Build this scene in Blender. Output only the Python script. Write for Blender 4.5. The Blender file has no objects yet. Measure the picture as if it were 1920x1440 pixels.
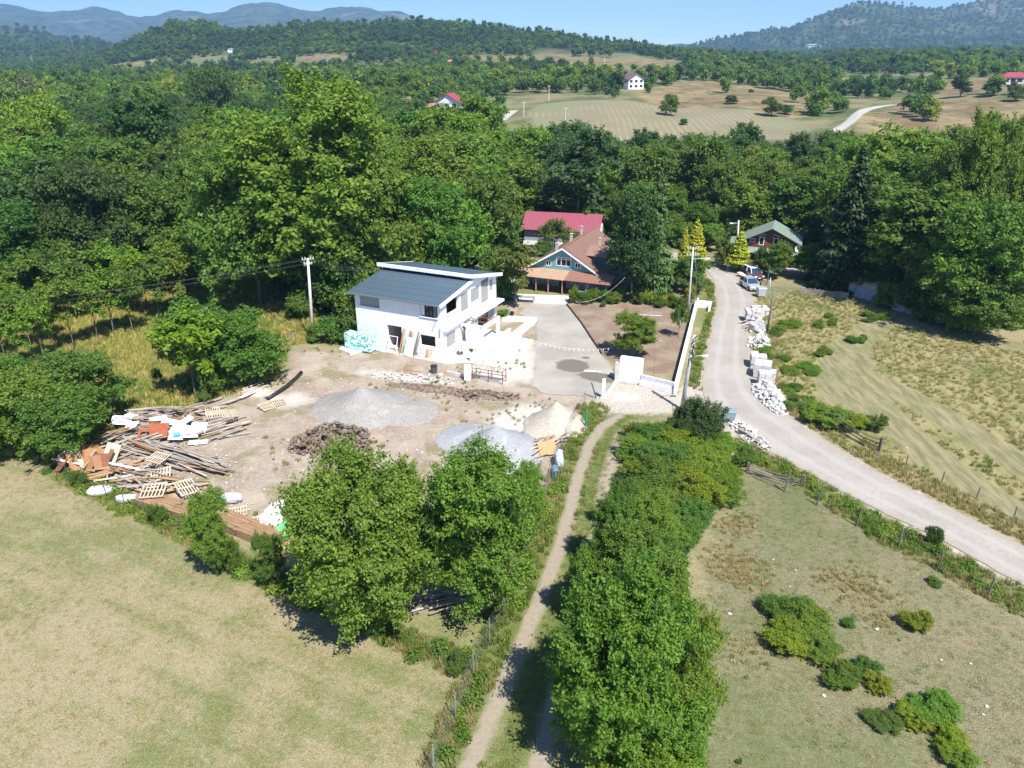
import bpy, math, random
import numpy as np
from mathutils import Vector, Matrix, Euler

R = math.radians
SC = bpy.context.scene
COL = SC.collection

# ---------------------------------------------------------------- camera, light, exposure
FPX, CAMH, PITCH = 1440.0, 31.0, R(23.6)
cam_d = bpy.data.cameras.new('camera')
cam_d.sensor_width = 36.0
cam_d.lens = 36.0 * FPX / 1920.0
cam_d.clip_start = 0.5
cam_d.clip_end = 30000
cam = bpy.data.objects.new('camera', cam_d)
cam.location = (0, 0, CAMH)
cam.rotation_euler = (R(90) - PITCH, 0, 0)
COL.objects.link(cam)
SC.camera = cam

SUN_EL = R(56)
SUN_H = Vector((0.50, -0.866))             # horizontal direction towards the sun
world = bpy.data.worlds.new('World')
SC.world = world
world.use_nodes = True
nt = world.node_tree
bg = nt.nodes['Background']
sky = nt.nodes.new('ShaderNodeTexSky')
sky.sky_type = 'NISHITA'
sky.sun_disc = False
sky.sun_elevation = SUN_EL
sky.sun_rotation = math.atan2(SUN_H.x, SUN_H.y)
sky.altitude = 300
sky.air_density = 0.6
sky.dust_density = 0.0
sky.ozone_density = 8.0
nt.links.new(sky.outputs[0], bg.inputs[0])
bg.inputs[1].default_value = 0.15
sun_d = bpy.data.lights.new('sun', 'SUN')
sun_d.energy = 4.9
sun_d.angle = R(0.5)
sun_d.color = (1.0, 0.965, 0.90)
sun = bpy.data.objects.new('sun', sun_d)
sv = Vector((SUN_H.x * math.cos(SUN_EL), SUN_H.y * math.cos(SUN_EL), math.sin(SUN_EL)))
sun.rotation_euler = sv.to_track_quat('Z', 'Y').to_euler()
COL.objects.link(sun)
SC.view_settings.view_transform = 'Standard'
SC.view_settings.look = 'None'
SC.view_settings.exposure = 0.8
SC.view_settings.gamma = 1
SC.view_settings.use_curve_mapping = False
SC.cycles.max_bounces = 6
SC.cycles.diffuse_bounces = 3
SC.cycles.transmission_bounces = 4
SC.cycles.transparent_max_bounces = 6
SC.cycles.volume_bounces = 0
SC.cycles.use_denoising = True
SC.cycles.sample_clamp_indirect = 6
SC.render.use_persistent_data = False

# ---------------------------------------------------------------- pixel <-> place
CP, SP = math.cos(PITCH), math.sin(PITCH)

def slope(py):
    y = (720 - py) / FPX
    return (-SP + y * CP) / (CP + y * SP)

def P(px, py, z=0.0):
    x = (px - 960) / FPX; y = (720 - py) / FPX
    d = (x, CP + y * SP, -SP + y * CP)
    t = (z - CAMH) / d[2]
    return Vector((d[0] * t, d[1] * t, z))

def PY(px, py, Y):
    x = (px - 960) / FPX; y = (720 - py) / FPX
    d = (x, CP + y * SP, -SP + y * CP)
    t = Y / d[1]
    return Vector((d[0] * t, Y, CAMH + d[2] * t))

def pp(pts, z=0.0):
    return [P(a, b, z).to_2d() for a, b in pts]

# ---------------------------------------------------------------- terrain heights
def _s(pairs): return pairs
TROWS = [
    (1,    'z', [(960, 0)]),
    (170,  'z', [(0, 0), (1920, 0)]),
    (220,  'z', [(0, -2), (900, -2), (1050, -4), (1500, -4), (1700, -1), (1920, 0.5)]),
    (280,  'z', [(0, -4), (900, -5), (1000, -7), (1500, -7), (1600, -4), (1700, -2.5), (1920, 1)]),
    (310,  'p', [(0, 262), (900, 262), (960, 274), (1130, 272), (1250, 276), (1400, 262), (1500, 258), (1560, 250), (1700, 258), (1920, 245)]),
    (350,  'p', [(0, 240), (880, 238), (960, 228), (1000, 222), (1130, 224), (1300, 232), (1480, 238), (1560, 234), (1610, 216), (1700, 222), (1920, 215)]),
    (420,  'p', [(0, 190), (800, 190), (960, 196), (1020, 188), (1130, 184), (1200, 190), (1260, 198), (1400, 190), (1560, 200), (1670, 197), (1750, 190), (1920, 165)]),
    (520,  'p', [(0, 176), (800, 172), (960, 170), (1060, 168), (1180, 163), (1260, 166), (1400, 172), (1560, 178), (1700, 170), (1800, 152), (1920, 150)]),
    (650,  'p', [(0, 168), (600, 164), (850, 155), (1060, 145), (1180, 143), (1300, 142), (1450, 150), (1600, 150), (1760, 138), (1920, 135)]),
    (850,  'p', [(0, 158), (300, 150), (600, 140), (850, 130), (1000, 122), (1180, 125), (1300, 122), (1450, 132), (1600, 132), (1760, 122), (1920, 120)]),
    (1050, 'p', [(0, 148), (240, 135), (330, 122), (480, 112), (600, 100), (700, 98), (850, 103), (1000, 108), (1150, 103), (1260, 108), (1350, 112), (1500, 118), (1700, 112), (1920, 112)]),
    (1320, 'p', [(0, 140), (180, 120), (220, 100), (250, 88), (290, 70), (340, 50), (400, 53), (450, 67), (490, 64), (560, 54), (620, 52), (700, 54), (800, 47), (880, 54), (930, 61), (1000, 68), (1050, 72), (1100, 83), (1180, 91), (1250, 104), (1300, 108), (1400, 116), (1500, 116), (1600, 112), (1750, 105), (1920, 104)]),
    (1700, 'z', [(0, 8), (500, 22), (1000, 20), (1200, 12), (1400, 8), (1920, 12)]),
    (2500, 'p', [(-300, 75), (0, 62), (60, 64), (120, 72), (180, 74), (230, 92), (280, 108), (600, 112), (1250, 112), (1400, 112), (1600, 105), (1920, 98)]),
    (3000, 'p', [(-300, 110), (300, 112), (1250, 115), (1330, 104), (1450, 92), (1500, 84), (1600, 72), (1700, 76), (1780, 88), (1850, 84), (1920, 68), (2200, 70)]),
    (3700, 'p', [(-300, 112), (1200, 112), (1285, 98), (1330, 86), (1400, 68), (1440, 55), (1480, 54), (1510, 38), (1540, 21), (1580, 11), (1620, 8), (1680, 13), (1740, 16), (1800, 9), (1860, 3), (1920, 10), (2200, 15)]),
    (5000, 'z', [(-300, 20), (1200, 20), (2200, 120)]),
    (6800, 'p', [(-400, 10), (-100, 2), (0, 10), (80, 12), (150, 14), (200, 11), (270, 23), (350, 12), (430, 14), (480, 6), (530, 14), (600, 32), (680, 19), (760, 27), (820, 40), (880, 52), (925, 44), (960, 52), (1010, 70), (1060, 100), (1200, 112), (2200, 112)]),
    (9500, 'z', [(0, 60), (1900, 20)]),
]
_TY = np.log(np.array([r[0] for r in TROWS], float))
_TPX = np.arange(-900, 2821, 10.0)
_TZ = np.zeros((len(TROWS), len(_TPX)))
for _i, (_Y, _k, _pr) in enumerate(TROWS):
    _v = np.interp(_TPX, [a for a, b in _pr], [b for a, b in _pr])
    if _k == 'p':
        _yy = (720 - _v) / FPX
        _v = CAMH + (-SP + _yy * CP) / (CP + _yy * SP) * _Y
    _TZ[_i] = _v

def _h2(ix, iy):
    n = (ix * 374761393 + iy * 668265263).astype(np.int64) & 0xffffffff
    n = ((n ^ (n >> 13)) * 1274126177) & 0xffffffff
    return ((n ^ (n >> 16)) & 0xffff) / 65535.0

def vnoise(x, y):
    x = np.asarray(x, float); y = np.asarray(y, float)
    ix = np.floor(x).astype(np.int64); iy = np.floor(y).astype(np.int64)
    fx = x - ix; fy = y - iy
    fx = fx * fx * (3 - 2 * fx); fy = fy * fy * (3 - 2 * fy)
    a = _h2(ix, iy); b = _h2(ix + 1, iy); c = _h2(ix, iy + 1); d = _h2(ix + 1, iy + 1)
    return (a * (1 - fx) + b * fx) * (1 - fy) + (c * (1 - fx) + d * fx) * fy

def fbm(x, y, o=4):
    s = 0; a = 0.5
    for i in range(o):
        s = s + a * (vnoise(x * 2 ** i + 17 * i, y * 2 ** i - 9 * i) - 0.5); a *= 0.5
    return s

def TH(X, Y):
    """terrain height at world X, Y (arrays or scalars)"""
    X = np.asarray(X, float); Y = np.asarray(Y, float)
    Yc = np.maximum(Y, 1.0)
    far = CP * Yc + SP * np.clip(CAMH - 5, 0, 40)
    px = 960 + FPX * X / far
    ly = np.clip(np.log(Yc), _TY[0], _TY[-1] - 1e-6)
    ri = np.clip(np.searchsorted(_TY, ly, side='right') - 1, 0, len(_TY) - 2)
    t = (ly - _TY[ri]) / (_TY[ri + 1] - _TY[ri])
    ts = t * t * (3 - 2 * t)
    t = np.where(Yc > 1000, 0.5 * t + 0.5 * ts, t)
    pc = np.clip((px - _TPX[0]) / 10.0, 0, len(_TPX) - 1.001)
    ci = pc.astype(int); fc = pc - ci
    z = ((_TZ[ri, ci] * (1 - fc) + _TZ[ri, ci + 1] * fc) * (1 - t)
         + (_TZ[ri + 1, ci] * (1 - fc) + _TZ[ri + 1, ci + 1] * fc) * t)
    w = np.clip((Yc - 180) / 400, 0, 1)
    z = z + w * 2.5 * fbm(X / 60, Yc / 60)
    w2 = np.clip((Yc - 1500) / 1500, 0, 1)
    z = z + w2 * 110 * fbm(X / 420, Yc / 420, 5)
    w3 = np.clip((Yc - 4500) / 1500, 0, 1)
    z = z + w3 * 220 * fbm(X / 900 + 5, Yc / 900, 5)
    return z

def th(x, y): return float(TH(x, y))

def PW(px, py):
    """where the ray of a photo point meets the terrain"""
    x = (px - 960) / FPX; y = (720 - py) / FPX
    d = np.array((x, CP + y * SP, -SP + y * CP)); d /= d[1]
    Ys = np.geomspace(15, 12000, 3000)
    zr = CAMH + d[2] * Ys
    zt = TH(d[0] * Ys, Ys)
    k = np.nonzero(zr <= zt)[0]
    if len(k) == 0: k = [2999]
    k = k[0]
    Y = Ys[k]
    return Vector((d[0] * Y, Y, float(zt[k])))

def pw(pts): return [PW(a, b).to_2d() for a, b in pts]

def sdf(X, Y, poly):
    """signed distance (positive inside) to a polygon"""
    p = np.array([(v[0], v[1]) for v in poly], float)
    q = np.roll(p, -1, axis=0)
    best = np.full(X.shape, 1e18); ins = np.zeros(X.shape, bool)
    for (ax, ay), (bx, by) in zip(p, q):
        ex, ey = bx - ax, by - ay
        l2 = ex * ex + ey * ey + 1e-9
        t = np.clip(((X - ax) * ex + (Y - ay) * ey) / l2, 0, 1)
        best = np.minimum(best, (X - ax - t * ex) ** 2 + (Y - ay - t * ey) ** 2)
        if abs(ey) > 1e-9:
            c = ((ay > Y) != (by > Y)) & (X < ex * (Y - ay) / ey + ax)
            ins ^= c
    dd = np.sqrt(best)
    return np.where(ins, dd, -dd)

def ldist(X, Y, line, width):
    """width minus distance to a polyline (positive inside the band)"""
    best = np.full(X.shape, 1e18)
    for a, b in zip(line[:-1], line[1:]):
        ex, ey = b[0] - a[0], b[1] - a[1]
        t = np.clip(((X - a[0]) * ex + (Y - a[1]) * ey) / (ex * ex + ey * ey + 1e-9), 0, 1)
        best = np.minimum(best, (X - a[0] - t * ex) ** 2 + (Y - a[1] - t * ey) ** 2)
    return width - np.sqrt(best)

# ---------------------------------------------------------------- node helpers
class NB:
    def __init__(s, name):
        s.m = bpy.data.materials.new(name); s.m.use_nodes = True
        s.t = s.m.node_tree; s.t.nodes.clear()
        s.out = s.t.nodes.new('ShaderNodeOutputMaterial')
    def n(s, typ, ins=None, **props):
        nd = s.t.nodes.new('ShaderNode' + typ)
        for k, v in props.items(): setattr(nd, k, v)
        for k, v in (ins or {}).items():
            s.set(nd.inputs[k], v)
        return nd
    def set(s, sock, v):
        if isinstance(v, bpy.types.NodeSocket): s.t.links.new(v, sock)
        elif isinstance(v, bpy.types.Node): s.t.links.new(v.outputs[0], sock)
        else:
            if isinstance(v, (tuple, list)) and len(v) == 3 and sock.type == 'RGBA': v = (*v, 1)
            sock.default_value = v
    def math(s, op, a, b=0.0, c=None, clamp=False):
        nd = s.n('Math', operation=op, use_clamp=clamp)
        s.set(nd.inputs[0], a); s.set(nd.inputs[1], b)
        if c is not None: s.set(nd.inputs[2], c)
        return nd.outputs[0]
    def mix(s, f, a, b, mode='MIX'):
        nd = s.t.nodes.new('ShaderNodeMix'); nd.data_type = 'RGBA'; nd.blend_type = mode
        s.set(nd.inputs[0], f); s.set(nd.inputs[6], a); s.set(nd.inputs[7], b)
        return nd.outputs[2]
    def noise(s, scale, detail=4, rough=0.55, vec=None, out=0, dist=0.0):
        nd = s.n('TexNoise')
        nd.inputs['Scale'].default_value = scale; nd.inputs['Detail'].default_value = detail
        nd.inputs['Roughness'].default_value = rough; nd.inputs['Distortion'].default_value = dist
        if vec is not None: s.set(nd.inputs['Vector'], vec)
        return nd.outputs[out]
    def ramp(s, v, stops, interp='LINEAR'):
        nd = s.n('ValToRGB'); cr = nd.color_ramp; cr.interpolation = interp
        while len(cr.elements) < len(stops): cr.elements.new(0.5)
        for e, (p, c) in zip(cr.elements, stops):
            e.position = p; e.color = (*c, 1) if isinstance(c, (tuple, list)) else (c, c, c, 1)
        s.set(nd.inputs[0], v)
        return nd.outputs[0]
    def sm(s, v, lo, hi):
        nd = s.n('MapRange', interpolation_type='SMOOTHSTEP')
        s.set(nd.inputs[0], v); nd.inputs[1].default_value = lo; nd.inputs[2].default_value = hi
        return nd.outputs[0]
    def attr(s, name):
        return s.n('Attribute', attribute_name=name).outputs['Fac']
    def pos(s): return s.n('NewGeometry').outputs['Position']
    def obj(s): return s.n('TexCoord').outputs['Object']
    def scale(s, vec, sc):
        nd = s.n('Mapping'); s.set(nd.inputs[0], vec); nd.inputs['Scale'].default_value = sc
        return nd.outputs[0]
    def bump(s, h, strength=0.5, dist=0.1):
        nd = s.n('Bump'); s.set(nd.inputs['Height'], h)
        nd.inputs['Strength'].default_value = strength; nd.inputs['Distance'].default_value = dist
        return nd.outputs[0]
    def pbr(s, color, rough=0.8, metal=0.0, normal=None, spec=0.3):
        b = s.n('BsdfPrincipled')
        s.set(b.inputs['Base Color'], color); s.set(b.inputs['Roughness'], rough)
        b.inputs['Metallic'].default_value = metal
        b.inputs['Specular IOR Level'].default_value = spec
        if normal is not None: s.set(b.inputs['Normal'], normal)
        s.t.links.new(b.outputs[0], s.out.inputs[0])
        return s.m

def mat_plain(name, col, rough=0.7, metal=0.0, var=0.12, scale=3.0, spec=0.3, bump=0.0, bscale=30):
    """painted/raw surface with slight uneven tone"""
    k = NB(name)
    v = k.noise(scale, 5, 0.6, k.obj())
    c1 = tuple(max(0, c * (1 - var)) for c in col); c2 = tuple(min(1, c * (1 + var)) for c in col)
    c = k.mix(k.sm(v, 0.3, 0.7), c1, c2)
    nrm = k.bump(k.noise(bscale, 3, 0.6, k.obj()), bump, 0.02) if bump else None
    return k.pbr(c, rough, metal, nrm, spec)

# ---------------------------------------------------------------- mesh helpers
class MB:
    """collects faces, builds ONE mesh object"""
    def __init__(s): s.v = []; s.f = []; s.mi = []
    def add(s, verts, faces, mi=0):
        o = len(s.v); s.v.extend([tuple(v) for v in verts])
        s.f.extend([tuple(i + o for i in f) for f in faces]); s.mi.extend([mi] * len(faces))
        return s
    def box(s, c, size, rz=0.0, mi=0, rot=None):
        hx, hy, hz = (d / 2 for d in size)
        M = (rot.to_matrix() if rot is not None else Euler((0, 0, rz)).to_matrix())
        vs = [M @ Vector((x * hx, y * hy, z * hz)) + Vector(c) for x, y, z in
              ((-1, -1, -1), (1, -1, -1), (1, 1, -1), (-1, 1, -1), (-1, -1, 1), (1, -1, 1), (1, 1, 1), (-1, 1, 1))]
        return s.add(vs, [(0, 3, 2, 1), (4, 5, 6, 7), (0, 1, 5, 4), (1, 2, 6, 5), (2, 3, 7, 6), (3, 0, 4, 7)], mi)
    def bb(s, x0, x1, y0, y1, z0, z1, mi=0):
        return s.box(((x0 + x1) / 2, (y0 + y1) / 2, (z0 + z1) / 2), (x1 - x0, y1 - y0, z1 - z0), 0, mi)
    def beam(s, a, b, w, h=None, mi=0):
        a = Vector(a); b = Vector(b); h = h or w
        d = (b - a); L = d.length
        q = d.to_track_quat('Y', 'Z')
        return s.box((a + b) / 2, (w, L, h), mi=mi, rot=q)
    def tube(s, pts, r, seg=8, mi=0, cap=True):
        pts = [Vector(p) for p in pts]; n = len(pts)
        rs = r if isinstance(r, (list, tuple)) else [r] * n
        vs = []; fs = []
        up0 = Vector((0, 0, 1))
        for i, p in enumerate(pts):
            d = (pts[min(i + 1, n - 1)] - pts[max(i - 1, 0)]).normalized()
            u = d.cross(up0)
            if u.length < 1e-3: u = d.cross(Vector((1, 0, 0)))
            u.normalize(); w = d.cross(u)
            for k in range(seg):
                a = 2 * math.pi * k / seg
                vs.append(p + (u * math.cos(a) + w * math.sin(a)) * rs[i])
        for i in range(n - 1):
            for k in range(seg):
                k2 = (k + 1) % seg
                fs.append((i * seg + k, i * seg + k2, (i + 1) * seg + k2, (i + 1) * seg + k))
        if cap:
            fs.append(tuple(range(seg))[::-1]); fs.append(tuple((n - 1) * seg + k for k in range(seg)))
        return s.add(vs, fs, mi)
    def prism(s, poly, axis, a, b, mi=0):
        """poly in the two other axes, extruded along axis from a to b"""
        n = len(poly)
        def mk(u, v, w):
            return {'x': (w, u, v), 'y': (u, w, v), 'z': (u, v, w)}[axis]
        vs = [mk(u, v, a) for u, v in poly] + [mk(u, v, b) for u, v in poly]
        fs = [tuple(range(n)), tuple(range(n, 2 * n))[::-1]] + [(i, i + n, (i + 1) % n + n, (i + 1) % n) for i in range(n)]
        return s.add(vs, fs, mi)
    def slab(s, quad, t, mi=0):
        """four top corners (3-D) thickened downward by t"""
        q = [Vector(p) for p in quad]
        n = (q[1] - q[0]).cross(q[3] - q[0]).normalized()
        if n.z < 0: n = -n
        lo = [p - n * t for p in q]
        return s.add(q + lo, [(0, 1, 2, 3), (7, 6, 5, 4), (0, 4, 5, 1), (1, 5, 6, 2), (2, 6, 7, 3), (3, 7, 4, 0)], mi)
    def build(s, name, mat, parent=None, loc=None, rz=0.0, smooth=False):
        me = bpy.data.meshes.new(name)
        me.from_pydata(s.v, [], s.f)
        ms = mat if isinstance(mat, (list, tuple)) else [mat]
        for m in ms: me.materials.append(m)
        if len(ms) > 1: me.polygons.foreach_set('material_index', s.mi)
        me.update()
        import bmesh
        bm = bmesh.new(); bm.from_mesh(me); bmesh.ops.recalc_face_normals(bm, faces=bm.faces); bm.to_mesh(me); bm.free()
        if smooth: me.polygons.foreach_set('use_smooth', [True] * len(me.polygons))
        o = bpy.data.objects.new(name, me); COL.objects.link(o)
        if parent is not None: o.parent = parent
        if loc is not None: o.location = loc
        if rz: o.rotation_euler = (0, 0, rz)
        return o

def tag(o, label=None, cat=None, group=None, kind=None):
    if label: o['label'] = label
    if cat: o['category'] = cat
    if group: o['group'] = group
    if kind: o['kind'] = kind
    return o

def thing(name, label, cat, loc=(0, 0, 0), rz=0.0, group=None):
    o = bpy.data.objects.new(name, None); COL.objects.link(o)
    o.empty_display_size = 0.2
    o.location = loc; o.rotation_euler = (0, 0, rz)
    return tag(o, label, cat, group)

def kids(o): return [c for c in bpy.data.objects if c.parent is o]

def copy_tree(o, loc=None, rz=None, label=None, group=None, sc=None, _ch=None):
    def cp(a, par):
        c = a.copy(); COL.objects.link(c)
        if par is not None: c.parent = par
        for ch in CH.get(a.name, []): cp(ch, c)
        return c
    CH = {}
    for x in bpy.data.objects:
        if x.parent is not None: CH.setdefault(x.parent.name, []).append(x)
    c = cp(o, None)
    if loc is not None: c.location = loc
    if rz is not None: c.rotation_euler = (0, 0, rz)
    if sc is not None: c.scale = (sc, sc, sc) if not isinstance(sc, (tuple, list)) else sc
    if label: c['label'] = label
    if group: c['group'] = group
    return c

def np_mesh(name, verts, quads, mats, mi=None, smooth=False):
    """mesh from numpy arrays: verts (n,3), quads (m,4) or tris (m,3)"""
    k = quads.shape[1]
    me = bpy.data.meshes.new(name)
    me.vertices.add(len(verts)); me.vertices.foreach_set('co', verts.astype(np.float32).ravel())
    me.loops.add(len(quads) * k); me.loops.foreach_set('vertex_index', quads.astype(np.int32).ravel())
    me.polygons.add(len(quads))
    me.polygons.foreach_set('loop_start', np.arange(0, len(quads) * k, k, dtype=np.int32))
    if mi is not None: me.polygons.foreach_set('material_index', mi.astype(np.int32))
    if smooth: me.polygons.foreach_set('use_smooth', np.ones(len(quads), bool))
    for m in (mats if isinstance(mats, (list, tuple)) else [mats]): me.materials.append(m)
    me.update(calc_edges=True)
    return me

def link_mesh(name, me, parent=None, loc=(0, 0, 0), rz=0.0, sc=None):
    o = bpy.data.objects.new(name, me); COL.objects.link(o)
    o.location = loc; o.rotation_euler = (0, 0, rz)
    if sc is not None: o.scale = sc
    if parent is not None: o.parent = parent
    return o
# ---------------------------------------------------------------- ground regions (photo points laid on the ground)
ROAD_L = [(1180, 478), (1270, 484), (1300, 494), (1325, 508), (1340, 535), (1344, 570), (1338, 600), (1330, 640), (1322, 680), (1316, 715), (1322, 750), (1345, 785), (1375, 802), (1405, 822), (1432, 842), (1472, 862), (1520, 890), (1600, 933), (1680, 972), (1760, 1010), (1840, 1056), (1920, 1098), (2060, 1170), (2300, 1290)]
ROAD_R = [(1180, 466), (1270, 474), (1310, 484), (1345, 500), (1388, 520), (1412, 560), (1408, 590), (1400, 620), (1402, 650), (1405, 685), (1420, 725), (1448, 762), (1485, 785), (1530, 815), (1565, 838), (1620, 872), (1700, 915), (1770, 948), (1840, 985), (1900, 1015), (1960, 1045), (2060, 1095), (2200, 1160), (2500, 1290)]
G_ROAD = pp(ROAD_L + ROAD_R[::-1])
G_APRON = pp([(1120, 742), (1160, 718), (1200, 722), (1275, 742), (1300, 700), (1322, 690), (1345, 720), (1400, 800), (1370, 815), (1345, 790), (1300, 770), (1180, 775), (1130, 770)])
G_YARD = pp([(545, 640), (600, 655), (650, 660), (665, 640), (800, 600), (940, 600), (960, 560), (1000, 560), (1060, 575), (1130, 690), (1150, 710), (1120, 750), (1110, 770), (1085, 810), (1060, 850), (1030, 900), (1000, 960), (960, 1040), (900, 1110), (840, 1140), (760, 1150), (680, 1130), (600, 1080), (540, 1040), (430, 985), (300, 945), (160, 905), (120, 870), (180, 845), (260, 800), (330, 775), (420, 745), (500, 725), (545, 690)])
G_DRIVE = pp([(1000, 567), (1062, 571), (1085, 600), (1127, 665), (1165, 692), (1140, 742), (1060, 740), (1002, 730), (990, 712), (1004, 690), (1006, 640), (1006, 605), (972, 590), (984, 578)])
G_SOIL = pp([(1062, 571), (1100, 566), (1180, 566), (1240, 572), (1292, 588), (1296, 602), (1262, 700), (1225, 700), (1190, 690), (1165, 690), (1127, 665), (1085, 600)])
G_GARDEN = pp([(1180, 566), (1240, 572), (1292, 588), (1330, 560), (1310, 520), (1240, 500), (1180, 510)])
G_WHITE = [pp([(880, 690), (935, 655), (1000, 640), (1005, 690), (995, 715), (950, 720), (900, 715)]),
           pp([(930, 770), (1000, 755), (1060, 765), (1040, 800), (980, 812), (920, 800)]),
           pp([(500, 745), (560, 735), (590, 750), (530, 765)]),
           pp([(680, 690), (760, 700), (850, 712), (840, 722), (740, 712), (660, 700)]),
           pp([(1150, 735), (1210, 740), (1200, 752), (1150, 750)])]
G_GRASSW = pp([(-400, 700), (-200, 560), (0, 540), (200, 520), (430, 500), (545, 500), (600, 560), (590, 640), (545, 650), (520, 710), (430, 745), (330, 775), (250, 800), (170, 850), (100, 870), (0, 860), (-300, 850)])
G_WOOD = pp([(-900, 640), (-200, 550), (0, 535), (120, 525), (300, 505), (450, 490), (545, 515), (590, 575), (640, 590), (680, 560), (760, 540), (900, 510), (960, 470), (1060, 455), (1130, 450), (1300, 460), (1360, 455), (1500, 455), (1560, 500), (1640, 545), (1700, 580), (1790, 610), (1900, 610), (2200, 640), (3200, 640), (2400, 240), (-600, 240)])
G_LAWN = pp([(1330, 480), (1390, 520), (1440, 515), (1580, 545), (1640, 550), (1700, 580), (1640, 500), (1500, 480)])
G_FIELDUR = pp([(1420, 560), (1500, 545), (1600, 565), (1750, 620), (1900, 640), (2500, 680), (2700, 1100), (1960, 1040), (1900, 1005), (1700, 905), (1540, 805), (1460, 740), (1425, 680), (1420, 600)])
G_FIELDR = pp([(1400, 870), (1500, 900), (1680, 1010), (1850, 1110), (2100, 1250), (2100, 1900), (1150, 1900), (1250, 1400), (1300, 1150), (1330, 1000)])
L_MOWN = [pp(a) for a in ([(1640, 610), (1600, 650), (1610, 700), (1650, 770), (1740, 850), (1850, 930), (1990, 1010)],
                          [(1640, 600), (1740, 610), (1860, 640), (2000, 670)], [(1600, 640), (1560, 690), (1570, 740), (1620, 800)],
                          [(1660, 720), (1800, 800), (1960, 900)])]
L_RUTL = pp([(1165, 778), (1128, 800), (1105, 835), (1085, 890), (1070, 950), (1048, 1030), (1020, 1105), (985, 1190), (940, 1300), (900, 1390), (870, 1460), (830, 1600)])
L_RUTR = pp([(1190, 790), (1165, 812), (1150, 850), (1135, 900), (1125, 960), (1110, 1040), (1085, 1140), (1060, 1250), (1030, 1370), (1000, 1470), (960, 1600)])
L_STRIP = pp([(1180, 785), (1150, 815), (1128, 860), (1112, 920), (1098, 990), (1075, 1070), (1045, 1160), (1010, 1260), (970, 1370), (935, 1470), (890, 1600)])
L_VERGE = [(pp([(1660, 1000), (1760, 1045), (1850, 1095), (1960, 1150), (2100, 1220)]), 1.4), (pp([(1400, 845), (1480, 885), (1560, 935), (1660, 995)]), 1.2),
           (pp([(1480, 790), (1560, 850), (1650, 900), (1750, 955), (1850, 1000), (2000, 1075)]), 0.8),
           (pp([(1342, 530), (1356, 580), (1338, 640), (1318, 720)]), 1.6),
           (pp([(1110, 770), (1090, 830), (1060, 900), (1040, 980), (1000, 1070), (960, 1170), (900, 1300), (850, 1420)]), 1.5),
           (pp([(110, 880), (180, 920), (300, 975), (420, 1040), (560, 1110), (700, 1170), (850, 1240)]), 0.9)]
L_DRY = [(pp([(1440, 640), (1430, 700), (1490, 780), (1560, 840)]), 1.0), (pp([(1620, 860), (1700, 900), (1800, 950), (1950, 1030)]), 1.6)]
FAR_TAN = pw([(988, 210), (1010, 196), (1060, 190), (1130, 187), (1190, 192), (1260, 203), (1330, 203), (1420, 207), (1500, 227), (1530, 242), (1490, 262), (1380, 264), (1250, 278), (1110, 266), (1040, 254), (1000, 236)])
FAR_BROWN = [pw(a) for a in ([(1190, 172), (1300, 152), (1330, 152), (1480, 172), (1520, 200), (1500, 226), (1420, 206), (1330, 202), (1200, 192)],
                             [(840, 112), (900, 104), (1000, 106), (1180, 108), (1250, 114), (1270, 132), (1180, 127), (1080, 130), (960, 122)],
                             [(1590, 228), (1660, 203), (1760, 190), (1920, 184), (2100, 190), (2100, 330), (1920, 330), (1850, 320), (1700, 285), (1640, 268)],
                             [(160, 132), (230, 118), (320, 112), (330, 124), (250, 130)], [(545, 114), (600, 102), (690, 108), (640, 120)],
                             [(1690, 160), (1800, 150), (1960, 140), (1960, 175), (1800, 178)])]
FAR_GREEN = [pw(a) for a in ([(1080, 146), (1120, 134), (1250, 132), (1310, 137), (1180, 147)], [(330, 126), (350, 114), (420, 104), (460, 106), (440, 120), (360, 130)],
                             [(1450, 120), (1510, 116), (1535, 124), (1480, 127)], [(1600, 282), (1660, 272), (1720, 290), (1690, 310), (1620, 300)],
                             [(640, 122), (760, 118), (800, 124), (700, 130)])]
L_FROAD = [pw([(1555, 252), (1575, 240), (1592, 230), (1600, 222), (1607, 214), (1625, 205), (1650, 199), (1672, 197)]), pw([(938, 226), (950, 216), (962, 208)]),
           pw([(150, 168), (280, 166), (420, 160), (600, 158)])]

def smooth_line(pts, step=0.6):
    """resample a polyline (Vector 2-D) evenly with Catmull-Rom smoothing"""
    p = [np.array((v[0], v[1])) for v in pts]
    p = [2 * p[0] - p[1]] + p + [2 * p[-1] - p[-2]]
    out = []
    for i in range(1, len(p) - 2):
        L = np.linalg.norm(p[i + 1] - p[i]); n = max(2, int(L / step))
        for k in range(n):
            t = k / n
            out.append(0.5 * (2 * p[i] + (p[i + 1] - p[i - 1]) * t + (2 * p[i - 1] - 5 * p[i] + 4 * p[i + 1] - p[i + 2]) * t * t
                              + (3 * p[i] - 3 * p[i + 1] + p[i + 2] - p[i - 1]) * t ** 3))
    out.append(p[-2])
    return np.array(out)

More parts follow.
